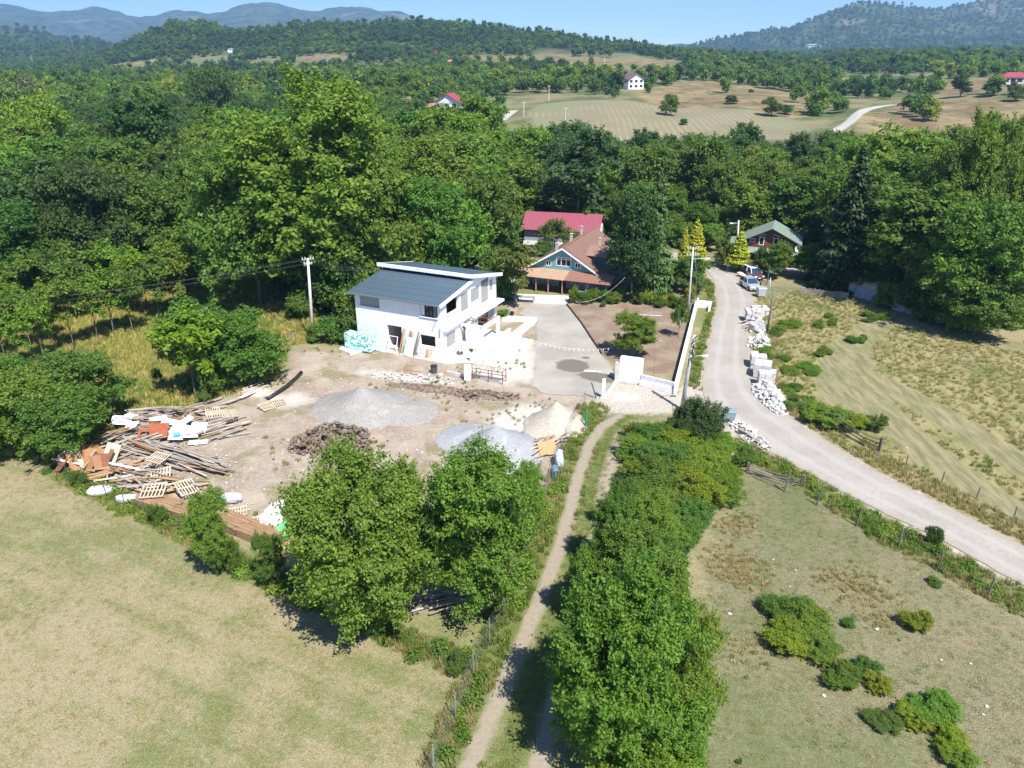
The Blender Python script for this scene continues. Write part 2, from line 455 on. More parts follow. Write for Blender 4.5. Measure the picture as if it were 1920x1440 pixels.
# ---------------------------------------------------------------- the ground sheet
def make_ground():
    rr = [4.0]
    while rr[-1] < 9000: rr.append(rr[-1] * (1.0075 if rr[-1] < 300 else 1.012))
    rr = np.array(rr); az = np.radians(np.linspace(-58, 58, 640))
    RR, AZ = np.meshgrid(rr, az, indexing='ij')
    X = RR * np.sin(AZ); Y = RR * np.cos(AZ)
    Z = TH(X, Y)
    near = Y < 190
    nb = np.where(near, 1, 0)
    yard = np.where(near, sdf(X, Y, G_YARD), -50)
    Z = Z + np.where(near & (yard > 0) & (RR > 40), 0.22 * fbm(X / 1.6, Y / 1.6, 3) * np.clip(yard / 2, 0, 1), 0)
    Z = Z - 0.02
    # keep flat where sheets lie
    flat = np.where(near, np.maximum(np.maximum(sdf(X, Y, G_ROAD), sdf(X, Y, G_DRIVE)), sdf(X, Y, G_SOIL)), -50)
    k = np.clip((flat + 2) / 1.5, 0, 1)
    Z = np.where(near, Z * (1 - k) - 0.02 * k, Z)
    # shallow ditch beside the road
    dl = ldist(X, Y, pp([(1352, 540), (1360, 580), (1345, 640), (1328, 700)]), 1.0)
    V = np.stack([X, Y, Z], -1).reshape(-1, 3)
    n0, n1 = X.shape
    i = np.arange(n0 - 1)[:, None] * n1 + np.arange(n1 - 1)[None]
    Q = np.stack([i, i + 1, i + n1 + 1, i + n1], -1).reshape(-1, 4)[:, ::-1]
    me = np_mesh('ground', V, Q, [mat_ground()], smooth=True)
    def put(name, arr):
        a = me.attributes.new(name, 'FLOAT', 'POINT'); a.data.foreach_set('value', np.clip(arr, -60, 60).astype(np.float32).ravel())
    N = lambda f: np.where(near, f, -50.0)
    put('road', N(np.maximum(sdf(X, Y, G_ROAD), sdf(X, Y, G_APRON))))
    put('yard', yard)
    put('drive', N(sdf(X, Y, G_DRIVE)))
    put('soil', N(sdf(X, Y, G_SOIL)))
    put('white', N(np.max([sdf(X, Y, g) for g in G_WHITE], axis=0)))
    put('grassw', N(sdf(X, Y, G_GRASSW)))
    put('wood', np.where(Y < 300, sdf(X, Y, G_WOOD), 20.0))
    put('lawn', N(np.maximum(sdf(X, Y, G_LAWN), sdf(X, Y, G_GARDEN))))
    put('fieldur', N(sdf(X, Y, G_FIELDUR)))
    put('fieldr', N(sdf(X, Y, G_FIELDR)))
    put('mown', N(np.max([ldist(X, Y, l, 1.9) for l in L_MOWN], axis=0)))
    put('rut', N(np.maximum(ldist(X, Y, L_RUTL, 0.46), ldist(X, Y, L_RUTR, 0.48))))
    put('verge', N(np.max([ldist(X, Y, L_STRIP, 0.8)] + [ldist(X, Y, l, w) for l, w in L_VERGE], axis=0)))
    put('dryline', N(np.max([ldist(X, Y, l, w) for l, w in L_DRY], axis=0)))
    put('pit', N(np.max([1.0 - np.hypot((X - P(*c).x) / 1, (Y - P(*c).y) / 1) / r for c, r in
                         [((470, 740), 2.5), ((850, 735), 3.0), ((730, 720), 3)]], axis=0)))
    put('ftan', sdf(X, Y, FAR_TAN))
    put('fbrown', np.max([sdf(X, Y, g) for g in FAR_BROWN], axis=0))
    put('fgreen', np.max([sdf(X, Y, g) for g in FAR_GREEN], axis=0))
    put('froad', np.max([ldist(X, Y, L_FROAD[0], 2.6), ldist(X, Y, L_FROAD[1], 2.6), ldist(X, Y, L_FROAD[2], 2.5)], axis=0))
    o = link_mesh('ground', me)
    tag(o, kind='structure')
    return o

def mat_ground():
    k = NB('ground')
    p = k.pos()
    n_big = k.noise(0.045, 4, 0.55, p); n_mid = k.noise(0.35, 5, 0.6, p); n_fine = k.noise(3.2, 5, 0.65, p)
    n_tiny = k.noise(14.0, 3, 0.6, p)
    n_e = k.noise(0.9, 5, 0.65, p)                                   # ragged edges
    e = k.math('SUBTRACT', n_e, 0.5)
    # dry mown field, tan with green tufts
    tan = k.mix(k.sm(n_fine, 0.30, 0.72), (0.200, 0.168, 0.082), (0.310, 0.246, 0.140))
    tan = k.mix(k.sm(n_tiny, 0.42, 0.66), tan, (0.350, 0.301, 0.203))
    tan = k.mix(k.math('MULTIPLY', k.sm(n_tiny, 0.40, 0.28), 0.6), tan, (0.091, 0.084, 0.035))
    green = k.mix(k.sm(n_tiny, 0.3, 0.7), (0.081, 0.108, 0.032), (0.182, 0.203, 0.070))
    gm = k.math('ADD', k.math('MULTIPLY', n_big, 0.75), k.math('MULTIPLY', n_mid, 0.45))
    gm = k.math('ADD', gm, k.math('MULTIPLY', k.math('SUBTRACT', n_fine, 0.5), 0.55))
    mr = k.n('Mapping'); k.set(mr.inputs[0], p); mr.inputs['Rotation'].default_value = (0, 0, R(28))
    ms = k.n('Mapping'); k.set(ms.inputs[0], mr.outputs[0]); ms.inputs['Scale'].default_value = (0.06, 0.9, 1)
    swath = k.noise(1.0, 3, 0.55, ms.outputs[0])
    gm2 = k.math('ADD', gm, k.math('MULTIPLY', k.math('SUBTRACT', swath, 0.5), 0.28))
    field = k.mix(k.math('MULTIPLY', k.sm(gm2, 0.48, 0.70), 0.85), tan, green)
    c = field
    # lower right pasture: greyer green
    fr = k.sm(k.math('ADD', k.attr('fieldr'), k.math('MULTIPLY', e, 4)), -1, 2)
    past = k.mix(k.sm(n_tiny, 0.35, 0.65), (0.122, 0.119, 0.059), (0.259, 0.224, 0.140))
    past = k.mix(k.math('MULTIPLY', k.sm(gm, 0.46, 0.72), 0.8), past, (0.108, 0.136, 0.052))
    past = k.mix(k.math('MULTIPLY', k.sm(k.noise(0.16, 3, 0.5, p), 0.60, 0.75), 0.6), past, (0.294, 0.217, 0.133))
    c = k.mix(fr, c, past)
    # upper right field: golden grass with green weeds
    fu = k.sm(k.math('ADD', k.attr('fieldur'), k.math('MULTIPLY', e, 3)), -1, 1)
    a_, b_ = P(1610, 700), P(1850, 930); th_m = math.atan2(b_.y - a_.y, b_.x - a_.x)
    s0_ = k.n('Mapping'); k.set(s0_.inputs[0], p); s0_.inputs['Rotation'].default_value = (0, 0, -th_m)
    sv_ = k.n('Mapping'); k.set(sv_.inputs[0], s0_.outputs[0]); sv_.inputs['Scale'].default_value = (0.55, 2.6, 1)
    nst = k.noise(0.6, 4, 0.65, sv_.outputs[0])
    gold = k.mix(k.sm(nst, 0.3, 0.7), (0.165, 0.150, 0.060), (0.300, 0.262, 0.125))
    gold = k.mix(k.math('MULTIPLY', k.sm(k.noise(0.13, 5, 0.6, p), 0.50, 0.66), 0.85), gold, (0.112, 0.133, 0.032))
    gold = k.mix(k.math('MULTIPLY', k.sm(n_tiny, 0.45, 0.7), 0.35), gold, (0.385, 0.322, 0.189))
    c = k.mix(fu, c, gold)
    mw = k.sm(k.math('ADD', k.attr('mown'), k.math('MULTIPLY', e, 1.8)), -0.5, 0.8)
    c = k.mix(k.math('MULTIPLY', mw, 0.7), c, k.mix(k.sm(nst, 0.32, 0.68), (0.140, 0.142, 0.070), (0.262, 0.235, 0.140)))
    # west meadow: tall yellow green grass
    gw = k.sm(k.math('ADD', k.attr('grassw'), k.math('MULTIPLY', e, 3)), -0.6, 0.8)
    mead = k.mix(k.sm(n_fine, 0.3, 0.7), (0.091, 0.112, 0.021), (0.238, 0.231, 0.070))
    mead = k.mix(k.math('MULTIPLY', k.sm(n_mid, 0.52, 0.68), 0.7), mead, (0.294, 0.238, 0.105))
    c = k.mix(gw, c, mead)
    dl = k.sm(k.math('ADD', k.attr('dryline'), k.math('MULTIPLY', e, 2)), -0.5, 0.7)
    c = k.mix(k.math('MULTIPLY', dl, 0.8), c, k.mix(n_fine, (0.154, 0.105, 0.049), (0.336, 0.266, 0.140)))
    vg = k.sm(k.math('ADD', k.attr('verge'), k.math('MULTIPLY', e, 1.6)), -0.35, 0.5)
    c = k.mix(k.math('MULTIPLY', vg, 0.85), c, k.mix(k.sm(n_tiny, 0.3, 0.7), (0.063, 0.091, 0.021), (0.168, 0.189, 0.059)))
    lw = k.sm(k.math('ADD', k.attr('lawn'), k.math('MULTIPLY', e, 3)), -0.6, 0.8)
    lawn = k.mix(k.sm(n_mid, 0.35, 0.65), (0.091, 0.119, 0.035), (0.238, 0.196, 0.105))
    c = k.mix(lw, c, lawn)
    # wood floor (near and far)
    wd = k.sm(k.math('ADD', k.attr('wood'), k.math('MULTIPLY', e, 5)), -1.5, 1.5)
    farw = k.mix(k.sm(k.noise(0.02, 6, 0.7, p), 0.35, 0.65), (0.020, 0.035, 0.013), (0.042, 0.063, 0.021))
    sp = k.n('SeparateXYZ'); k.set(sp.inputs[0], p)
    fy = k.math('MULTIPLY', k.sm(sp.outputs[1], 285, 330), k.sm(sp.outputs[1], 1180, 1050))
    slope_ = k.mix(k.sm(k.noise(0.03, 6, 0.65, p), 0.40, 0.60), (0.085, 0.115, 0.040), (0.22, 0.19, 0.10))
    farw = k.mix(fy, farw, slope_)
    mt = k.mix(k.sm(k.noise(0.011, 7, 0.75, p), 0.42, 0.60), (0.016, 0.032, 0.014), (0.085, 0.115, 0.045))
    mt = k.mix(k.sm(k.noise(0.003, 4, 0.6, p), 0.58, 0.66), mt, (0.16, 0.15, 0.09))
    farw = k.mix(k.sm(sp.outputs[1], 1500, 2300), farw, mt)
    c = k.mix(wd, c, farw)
    # far fields
    fb = k.sm(k.math('ADD', k.attr('fbrown'), k.math('MULTIPLY', k.math('SUBTRACT', k.noise(0.06, 5, 0.6, p), 0.5), 30)), -4, 4)
    brown = k.mix(k.sm(k.noise(0.05, 6, 0.65, p), 0.35, 0.65), (0.164, 0.115, 0.059), (0.280, 0.217, 0.119))
    brown = k.mix(k.sm(k.noise(0.09, 5, 0.6, p), 0.52, 0.62), brown, (0.105, 0.112, 0.035))
    c = k.mix(fb, c, brown)
    fg = k.sm(k.math('ADD', k.attr('fgreen'), k.math('MULTIPLY', e, 6)), -3, 3)
    c = k.mix(fg, c, k.mix(n_mid, (0.119, 0.140, 0.063), (0.182, 0.196, 0.098)))
    ft = k.sm(k.math('ADD', k.attr('ftan'), k.math('MULTIPLY', e, 6)), -2, 2)
    wv = k.n('TexWave', wave_type='BANDS', bands_direction='X')
    mp = k.n('Mapping'); k.set(mp.inputs[0], p); mp.inputs['Rotation'].default_value = (0, 0, R(8)); mp.inputs['Scale'].default_value = (1, 0.3, 1)
    k.set(wv.inputs[0], mp.outputs[0]); wv.inputs['Scale'].default_value = 0.11; wv.inputs['Distortion'].default_value = 4.5; wv.inputs['Detail'].default_value = 2; wv.inputs['Detail Scale'].default_value = 0.3
    rows = k.mix(k.math('MULTIPLY', k.math('MULTIPLY', wv.outputs[1], 0.55), k.sm(k.noise(0.035, 4, 0.6, p), 0.36, 0.6)), (0.210, 0.185, 0.108), (0.322, 0.266, 0.175))
    rows = k.mix(k.sm(k.noise(0.02, 4, 0.6, p), 0.48, 0.62), rows, (0.196, 0.203, 0.105))
    c = k.mix(ft, c, rows)
    fr2 = k.sm(k.attr('froad'), -0.8, 0.8)
    c = k.mix(fr2, c, (0.434, 0.406, 0.350))
    # yard dirt
    yd = k.sm(k.math('ADD', k.attr('yard'), k.math('MULTIPLY', e, 3.4)), -0.7, 0.7)
    dirt = k.mix(k.sm(n_mid, 0.3, 0.7), (0.252, 0.189, 0.140), (0.364, 0.301, 0.234))
    dirt = k.mix(k.math('MULTIPLY', k.sm(n_fine, 0.42, 0.7), 0.6), dirt, (0.434, 0.378, 0.308))
    dirt = k.mix(k.math('MULTIPLY', k.sm(n_tiny, 0.40, 0.25), 0.5), dirt, (0.147, 0.101, 0.070))
    gpatch = k.math('MULTIPLY', k.sm(k.noise(0.24, 5, 0.62, p), 0.52, 0.60), k.sm(n_fine, 0.35, 0.55))
    dirt = k.mix(k.math('MULTIPLY', gpatch, 0.7), dirt, (0.164, 0.158, 0.059))
    c = k.mix(yd, c, dirt)
    # sand and gravel spread around the road
    rd = k.sm(k.math('ADD', k.attr('road'), k.math('MULTIPLY', e, 2.6)), -0.8, 0.3)
    sand = k.mix(k.sm(n_fine, 0.3, 0.7), (0.350, 0.301, 0.245), (0.462, 0.420, 0.357))
    c = k.mix(rd, c, sand)
    so = k.sm(k.math('ADD', k.attr('soil'), k.math('MULTIPLY', e, 0.5)), -0.15, 0.15)
    soil = k.mix(k.sm(n_mid, 0.4, 0.62), (0.210, 0.147, 0.108), (0.280, 0.217, 0.154))
    soil = k.mix(k.math('MULTIPLY', k.sm(n_fine, 0.5, 0.75), 0.5), soil, (0.350, 0.287, 0.217))
    soil = k.mix(k.math('MULTIPLY', k.sm(n_tiny, 0.42, 0.25), 0.5), soil, (0.119, 0.077, 0.056))
    c = k.mix(so, c, soil)
    wh = k.sm(k.math('ADD', k.attr('white'), k.math('MULTIPLY', e, 3.0)), -0.9, 0.9)
    c = k.mix(k.math('MULTIPLY', wh, 0.8), c, k.mix(n_fine, (0.434, 0.399, 0.350), (0.560, 0.539, 0.497)))
    rt = k.sm(k.math('ADD', k.attr('rut'), k.math('MULTIPLY', e, 0.7)), -0.2, 0.22)
    c = k.mix(k.math('MULTIPLY', rt, 0.9), c, k.mix(n_fine, (0.231, 0.182, 0.133), (0.392, 0.336, 0.266)))
    h = k.math('ADD', k.math('MULTIPLY', n_fine, 0.6), k.math('MULTIPLY', n_tiny, 0.4))
    return k.pbr(c, 0.95, 0, k.bump(h, 0.55, 0.14), 0.1)

ground = make_ground()

# ---------------------------------------------------------------- road, driveway, slabs laid 4 mm and more above the ground
def ribbon(name, L, Rr, z, mat, n=420, nx=14, jag=0.35, seed=1):
    def res(line, n):
        s = smooth_line(line, 0.4); d = np.r_[0, np.cumsum(np.linalg.norm(np.diff(s, axis=0), axis=1))]
        t = np.linspace(0, d[-1], n)
        return np.stack([np.interp(t, d, s[:, 0]), np.interp(t, d, s[:, 1])], 1)
    a = res(L, n); b = res(Rr, n)
    u = np.linspace(0, 1, nx)[None, :, None]
    g = a[:, None] * (1 - u) + b[:, None] * u
    wdt = np.linalg.norm(b - a, axis=1)[:, None]
    for side, col in ((0, 0), (1, nx - 1)):
        j = jag * 2 * fbm(g[:, col, 0] / 1.3 + seed, g[:, col, 1] / 1.3, 4)[:, None]
        dirn = (b - a) / wdt
        g[:, col] += dirn * j
    z_ = np.full(g.shape[:2], z)
    V = np.concatenate([g, z_[..., None]], -1).reshape(-1, 3)
    i = np.arange(n - 1)[:, None] * nx + np.arange(nx - 1)[None]
    Q = np.stack([i, i + 1, i + nx + 1, i + nx], -1).reshape(-1, 4)
    me = np_mesh(name, V, Q, mat, smooth=True)
    at = me.attributes.new('across', 'FLOAT', 'POINT')
    at.data.foreach_set('value', np.broadcast_to(np.linspace(-1, 1, nx)[None], (n, nx)).astype(np.float32).ravel())
    if me.polygons[0].normal.z < 0: me.flip_normals()
    return link_mesh(name, me)

def mat_gravel():
    k = NB('gravel_road'); p = k.pos()
    nf = k.noise(2.6, 6, 0.7, p); nt_ = k.noise(16, 3, 0.7, p); nb = k.noise(0.25, 4, 0.6, p)
    c = k.mix(k.sm(nb, 0.3, 0.7), (0.301, 0.273, 0.240), (0.361, 0.331, 0.295))
    c = k.mix(k.math('MULTIPLY', k.sm(nt_, 0.5, 0.7), 0.5), c, (0.445, 0.415, 0.371))
    c = k.mix(k.math('MULTIPLY', k.sm(nf, 0.52, 0.30), 0.55), c, (0.241, 0.213, 0.180))
    a = k.n('Attribute', attribute_name='across').outputs['Fac']
    aa = k.math('ABSOLUTE', a)
    edge = k.sm(k.math('ADD', aa, k.math('MULTIPLY', k.math('SUBTRACT', k.noise(0.8, 5, 0.65, p), 0.5), 0.5)), 0.72, 0.95)
    c = k.mix(k.math('MULTIPLY', edge, 0.8), c, k.mix(nf, (0.276, 0.225, 0.169), (0.385, 0.328, 0.256)))
    trk = k.sm(k.math('ABSOLUTE', k.math('SUBTRACT', aa, 0.42)), 0.2, 0.05)
    c = k.mix(k.math('MULTIPLY', trk, 0.5), c, (0.397, 0.369, 0.327))
    return k.pbr(c, 0.95, 0, k.bump(nt_, 0.4, 0.05), 0.1)

road = ribbon('road', pp(ROAD_L), pp(ROAD_R), 0.03, mat_gravel(), n=620, nx=12, jag=0.22)
tag(road, kind='structure')

def mat_drive():
    k = NB('screed_driveway'); p = k.pos()
    nf = k.noise(1.3, 6, 0.65, p); nt_ = k.noise(11, 4, 0.7, p); nb = k.noise(0.22, 4, 0.55, p)
    c = k.mix(k.sm(nb, 0.35, 0.65), (0.279, 0.256, 0.221), (0.359, 0.332, 0.290))
    c = k.mix(k.math('MULTIPLY', k.sm(nt_, 0.45, 0.75), 0.35), c, (0.423, 0.395, 0.347))
    c = k.mix(k.math('MULTIPLY', k.sm(nf, 0.62, 0.72), 0.5), c, (0.468, 0.424, 0.354))
    # damp patches
    def patch(cx, cy, rx, ry, rot):
        m = k.n('Mapping'); m.vector_type = 'TEXTURE'; k.set(m.inputs[0], p)
        q = P(cx, cy); m.inputs['Location'].default_value = (q.x, q.y, 0); m.inputs['Scale'].default_value = (rx, ry, 1); m.inputs['Rotation'].default_value = (0, 0, rot)
        l = k.n('VectorMath', operation='LENGTH'); k.set(l.inputs[0], m.outputs[0])
        v = k.math('ADD', l.outputs['Value'], k.math('MULTIPLY', k.math('SUBTRACT', k.noise(1.1, 6, 0.68, p), 0.5), 1.1))
        return k.sm(v, 1.12, 0.86)
    w = k.math('MAXIMUM', patch(1074, 686, 1.75, 1.9, 0.3), patch(1122, 708, 2.2, 1.2, -0.5))
    w = k.math('MAXIMUM', w, patch(1098, 671, 0.45, 0.4, 0))
    c = k.mix(w, c, k.mix(nt_, (0.113, 0.098, 0.081), (0.196, 0.172, 0.143)))
    return k.pbr(c, 0.9, 0, k.bump(nt_, 0.25, 0.03), 0.15)

def polysheet(name, pts, z, mat, jag=0.0, thick=0.0, step=0.4):
    out = []
    n = len(pts)
    for i in range(n):
        a = np.array((pts[i][0], pts[i][1])); b = np.array((pts[(i + 1) % n][0], pts[(i + 1) % n][1]))
        m = max(1, int(np.linalg.norm(b - a) / step))
        for j in range(m):
            q = a + (b - a) * j / m
            if jag:
                q = q + jag * np.array((float(fbm(q[0] * 1.5, q[1] * 1.5)), float(fbm(q[0] * 1.5 + 9, q[1] * 1.5 + 4))))
            out.append((q[0], q[1]))
    m = MB()
    if thick: m.prism(out, 'z', z - thick, z)
    else: m.add([(x, y, z) for x, y in out], [tuple(range(len(out)))])
    return m.build(name, mat)
M_DRIVE = mat_drive()
drv = polysheet('driveway', [P(a, b).to_2d() for a, b in [(1000, 567), (1030, 569), (1062, 571), (1085, 600), (1127, 665), (1150, 690), (1152, 706), (1139, 742), (1060, 742), (1015, 736), (998, 722), (1004, 700), (1006, 640), (1006, 600), (972, 589), (984, 578)]], 0.012, M_DRIVE, jag=0.5)
tag(drv, kind='structure')
# ---------------------------------------------------------------- foliage
def mat_leaf(name='leaves', trans=0.48, var=0.35, inst=False):
    k = NB(name)
    g = k.n('NewGeometry')
    ri = g.outputs['Random Per Island']
    if inst: base = k.n('Attribute', attribute_name='tint', attribute_type='INSTANCER').outputs['Color']
    else: base = k.n('ObjectInfo').outputs['Color']
    dark = k.mix(1.0, base, (0.62, 0.68, 0.60), 'MULTIPLY')
    lite = k.mix(1.0, base, (1.65, 1.42, 1.25), 'MULTIPLY')
    c = k.mix(ri, dark, lite)
    # broad unevenness through the crown (yellower and bluer boughs)
    nz = k.noise(0.42, 3, 0.6, k.pos())
    c = k.mix(k.math('MULTIPLY', k.sm(nz, 0.42, 0.66), var), c, k.mix(1.0, base, (1.45, 1.25, 0.9), 'MULTIPLY'))
    d = k.n('BsdfPrincipled'); k.set(d.inputs['Base Color'], c); d.inputs['Roughness'].default_value = 0.55
    d.inputs['Specular IOR Level'].default_value = 0.25
    t = k.n('BsdfTranslucent'); k.set(t.inputs[0], k.mix(1.0, c, (1.15, 1.25, 0.55), 'MULTIPLY'))
    m = k.n('MixShader'); m.inputs[0].default_value = trans
    k.t.links.new(d.outputs[0], m.inputs[1]); k.t.links.new(t.outputs[0], m.inputs[2])
    k.t.links.new(m.outputs[0], k.out.inputs[0])
    return k.m

M_LEAF = mat_leaf()
M_LEAF_I = mat_leaf('wood_leaves', trans=0.46, inst=True)
M_NEEDLE = mat_leaf('needles', trans=0.12, var=0.35)
M_BARK = mat_plain('bark', (0.17, 0.145, 0.12), 0.9, var=0.35, scale=6, bump=0.6, bscale=20)
M_BARKW = None

def leaf_quads(rng, C, nrm, size, aspect=1.7, dirs=None):
    """rhombus leaves: centres C (n,3), normals nrm, size (n,)"""
    n = len(C)
    if dirs is None:
        dirs = rng.normal(size=(n, 3))
    t = dirs - nrm * np.sum(dirs * nrm, 1)[:, None]
    t /= np.linalg.norm(t, axis=1)[:, None] + 1e-9
    b = np.cross(nrm, t)
    s = size[:, None]
    fold = nrm * s * 0.12
    V = np.stack([C - t * s * aspect * 0.5, C + b * s * 0.5 - fold, C + t * s * aspect * 0.5, C - b * s * 0.5 - fold], 1)
    return V.reshape(-1, 3), np.arange(n * 4).reshape(n, 4)

def crown(seed, H, W, n_clump, n_leaf, leaf, kind='round', base=0.22, cl=0.13, lobes=7, flat=0.75, sparse=0.0):
    """crown mesh data (verts, quads) and the clump centres; H total tree height, W crown width"""
    rng = np.random.default_rng(seed)
    cz0 = H * base
    hh = (H - cz0) / 2; cz = cz0 + hh
    # lobes: large boughs
    L = []
    for i in range(lobes):
        a = 2 * math.pi * (i + rng.uniform(0, .7)) / max(lobes, 1) * (1.62 if lobes > 6 else 1)
        zf = rng.uniform(-0.75, 0.8) if kind != 'bush' else rng.uniform(-0.8, 0.7)
        if kind == 'tall': prof = 0.55 + 0.35 * math.sin(math.pi * (zf * 0.5 + 0.5)) 
        elif kind == 'cone': prof = 0.9 * (1 - (zf * 0.5 + 0.5)) + 0.08
        else: prof = math.sqrt(max(0.08, 1 - zf * zf))
        r = W / 2 * prof * rng.uniform(0.48, 0.82)
        L.append((r * math.cos(a), r * math.sin(a), cz + zf * hh * 0.82, W / 2 * rng.uniform(0.24, 0.44) * (0.6 + 0.5 * prof)))
    L.append((rng.uniform(-.05, .05) * W, rng.uniform(-.05, .05) * W, cz + hh * 0.55, W * 0.24))
    L = np.array(L)
    # clumps on the lobes
    li = rng.integers(0, len(L), n_clump)
    d = rng.normal(size=(n_clump, 3)); d[:, 2] = d[:, 2] * 0.8 + 0.45
    d /= np.linalg.norm(d, axis=1)[:, None]
    rad = L[li, 3] * (0.72 + 0.38 * rng.random(n_clump))
    inner = rng.random(n_clump) < 0.22
    rad = np.where(inner, rad * 0.5, rad)
    sq = np.array([1, 1, 0.85 if kind != 'tall' else 1.25])
    CC = L[li, :3] + d * rad[:, None] * sq
    CC[:, 2] = np.clip(CC[:, 2], cz0 * 0.9 if kind != 'bush' else H * 0.03, H * 1.02)
    # leaves in each clump
    cr = W * cl * rng.uniform(0.65, 1.35, n_clump)
    ci = rng.integers(0, n_clump, n_leaf)
    q = rng.normal(size=(n_leaf, 3)); q /= np.linalg.norm(q, axis=1)[:, None]
    q[:, 2] = np.abs(q[:, 2]) * np.where(rng.random(n_leaf) < 0.8, 1, -1)
    rr = cr[ci] * (0.35 + 0.85 * rng.random(n_leaf) ** 0.7)
    LC = CC[ci] + q * rr[:, None] * np.array([1, 1, flat]) + rng.normal(size=(n_leaf, 3)) * leaf * 0.4
    LC[:, 2] = np.maximum(LC[:, 2], 0.05)
    nrm = q * 0.75 + d[ci] * 0.35 + np.array([0, 0, 0.45]) + rng.normal(size=(n_leaf, 3)) * 0.55
    nrm /= np.linalg.norm(nrm, axis=1)[:, None]
    # ragged shoots that break the outline
    ns = int(n_leaf * 0.30); si = rng.integers(0, n_clump, ns // 10)
    sd = d[si] * 0.8 + rng.normal(size=(len(si), 3)) * 0.5 + np.array([0, 0, 0.35]); sd /= np.linalg.norm(sd, axis=1)[:, None]
    k = np.repeat(np.arange(len(si)), 10); tt = rng.random(len(k)) ** 0.8
    LS = CC[si[k]] + sd[k] * (cr[si[k]] * (0.5 + 1.5 * tt * rng.uniform(.6, 1.2, len(si))[k]))[:, None] + rng.normal(size=(len(k), 3)) * leaf * 0.7
    LS[:, 2] = np.maximum(LS[:, 2], 0.05)
    ns_ = sd[k] * 0.3 + np.array([0, 0, 0.7]) + rng.normal(size=(len(k), 3)) * 0.5
    ns_ /= np.linalg.norm(ns_, axis=1)[:, None]
    m = len(k); LC[:m] = LS; nrm[:m] = ns_
    V, Q = leaf_quads(rng, LC, nrm, leaf * rng.uniform(0.55, 1.3, n_leaf))
    return V, Q, CC, L

def conifer(seed, H, W, n_leaf, leaf, tiers=26, droop=0.25, ragged=0.2):
    rng = np.random.default_rng(seed)
    n_b = tiers * 11
    z = H * (0.07 + 0.93 * np.sort(rng.random(n_b)) ** 1.15)
    f = 1 - z / H
    lenb = W / 2 * (f ** 0.8) * (1 - ragged + 2 * ragged * rng.random(n_b)) + 0.12
    a = rng.uniform(0, 2 * math.pi, n_b)
    bi = rng.choice(n_b, n_leaf, p=(lenb ** 1.6) / np.sum(lenb ** 1.6))
    t = rng.random(n_leaf) ** 0.6
    r = lenb[bi] * t
    spread = rng.normal(size=n_leaf) * lenb[bi] * 0.17 * (0.4 + t)
    ca, sa = np.cos(a[bi]), np.sin(a[bi])
    X = r * ca - spread * sa; Y = r * sa + spread * ca
    Z = z[bi] - droop * r + rng.normal(size=n_leaf) * W * 0.018 + 0.05 * W * t ** 2
    C = np.stack([X, Y, np.clip(Z, 0.1, H)], 1)
    nrm = np.stack([ca * 0.45, sa * 0.45, np.full(n_leaf, 0.9)], 1) + rng.normal(size=(n_leaf, 3)) * 0.4
    nrm /= np.linalg.norm(nrm, axis=1)[:, None]
    dirs = np.stack([ca, sa, np.full(n_leaf, -droop)], 1) + rng.normal(size=(n_leaf, 3)) * 0.4
    V, Q = leaf_quads(rng, C, nrm, leaf * rng.uniform(0.6, 1.3, n_leaf), 2.3, dirs)
    return V, Q

def trunk_mesh(name, seed, H, W, CC, L, mat, r0=None, nbr=9, multi=1, kind='round'):
    rng = random.Random(seed); m = MB()
    r0 = r0 or H * 0.016
    for s in range(multi):
        ox = (rng.uniform(-.3, .3) if multi > 1 else 0); oy = (rng.uniform(-.3, .3) if multi > 1 else 0)
        tx, ty = (rng.uniform(-.1, .1) * W, rng.uniform(-.1, .1) * W) if multi == 1 else (rng.uniform(-.3, .3) * W, rng.uniform(-.3, .3) * W)
        pts = [(ox + tx * t * t, oy + ty * t * t, H * 0.9 * t - (0.3 if t == 0 else 0)) for t in (0, .12, .3, .5, .7, .88)]
        m.tube(pts, [r0 * k / (multi ** .5) for k in (1.35, 1.0, .82, .6, .36, .12)], 7)
    idx = list(range(len(L)))
    for i in idx[:nbr]:
        lx, ly, lz, lr = L[i]
        z0 = max(H * 0.16, lz * rng.uniform(0.45, 0.6))
        m.tube([(0, 0, z0), (lx * .45, ly * .45, z0 + (lz - z0) * .55), (lx, ly, lz)], [r0 * .45, r0 * .3, r0 * .14], 5)
        near = sorted(CC.tolist(), key=lambda c: (c[0] - lx) ** 2 + (c[1] - ly) ** 2 + (c[2] - lz) ** 2)[:4]
        for c in near[1:]:
            m.tube([(lx, ly, lz), c], [r0 * .13, r0 * .05], 4, cap=False)
    me = bpy.data.meshes.new(name); me.from_pydata(m.v, [], m.f); me.materials.append(mat)
    me.polygons.foreach_set('use_smooth', [True] * len(me.polygons)); me.update()
    return me

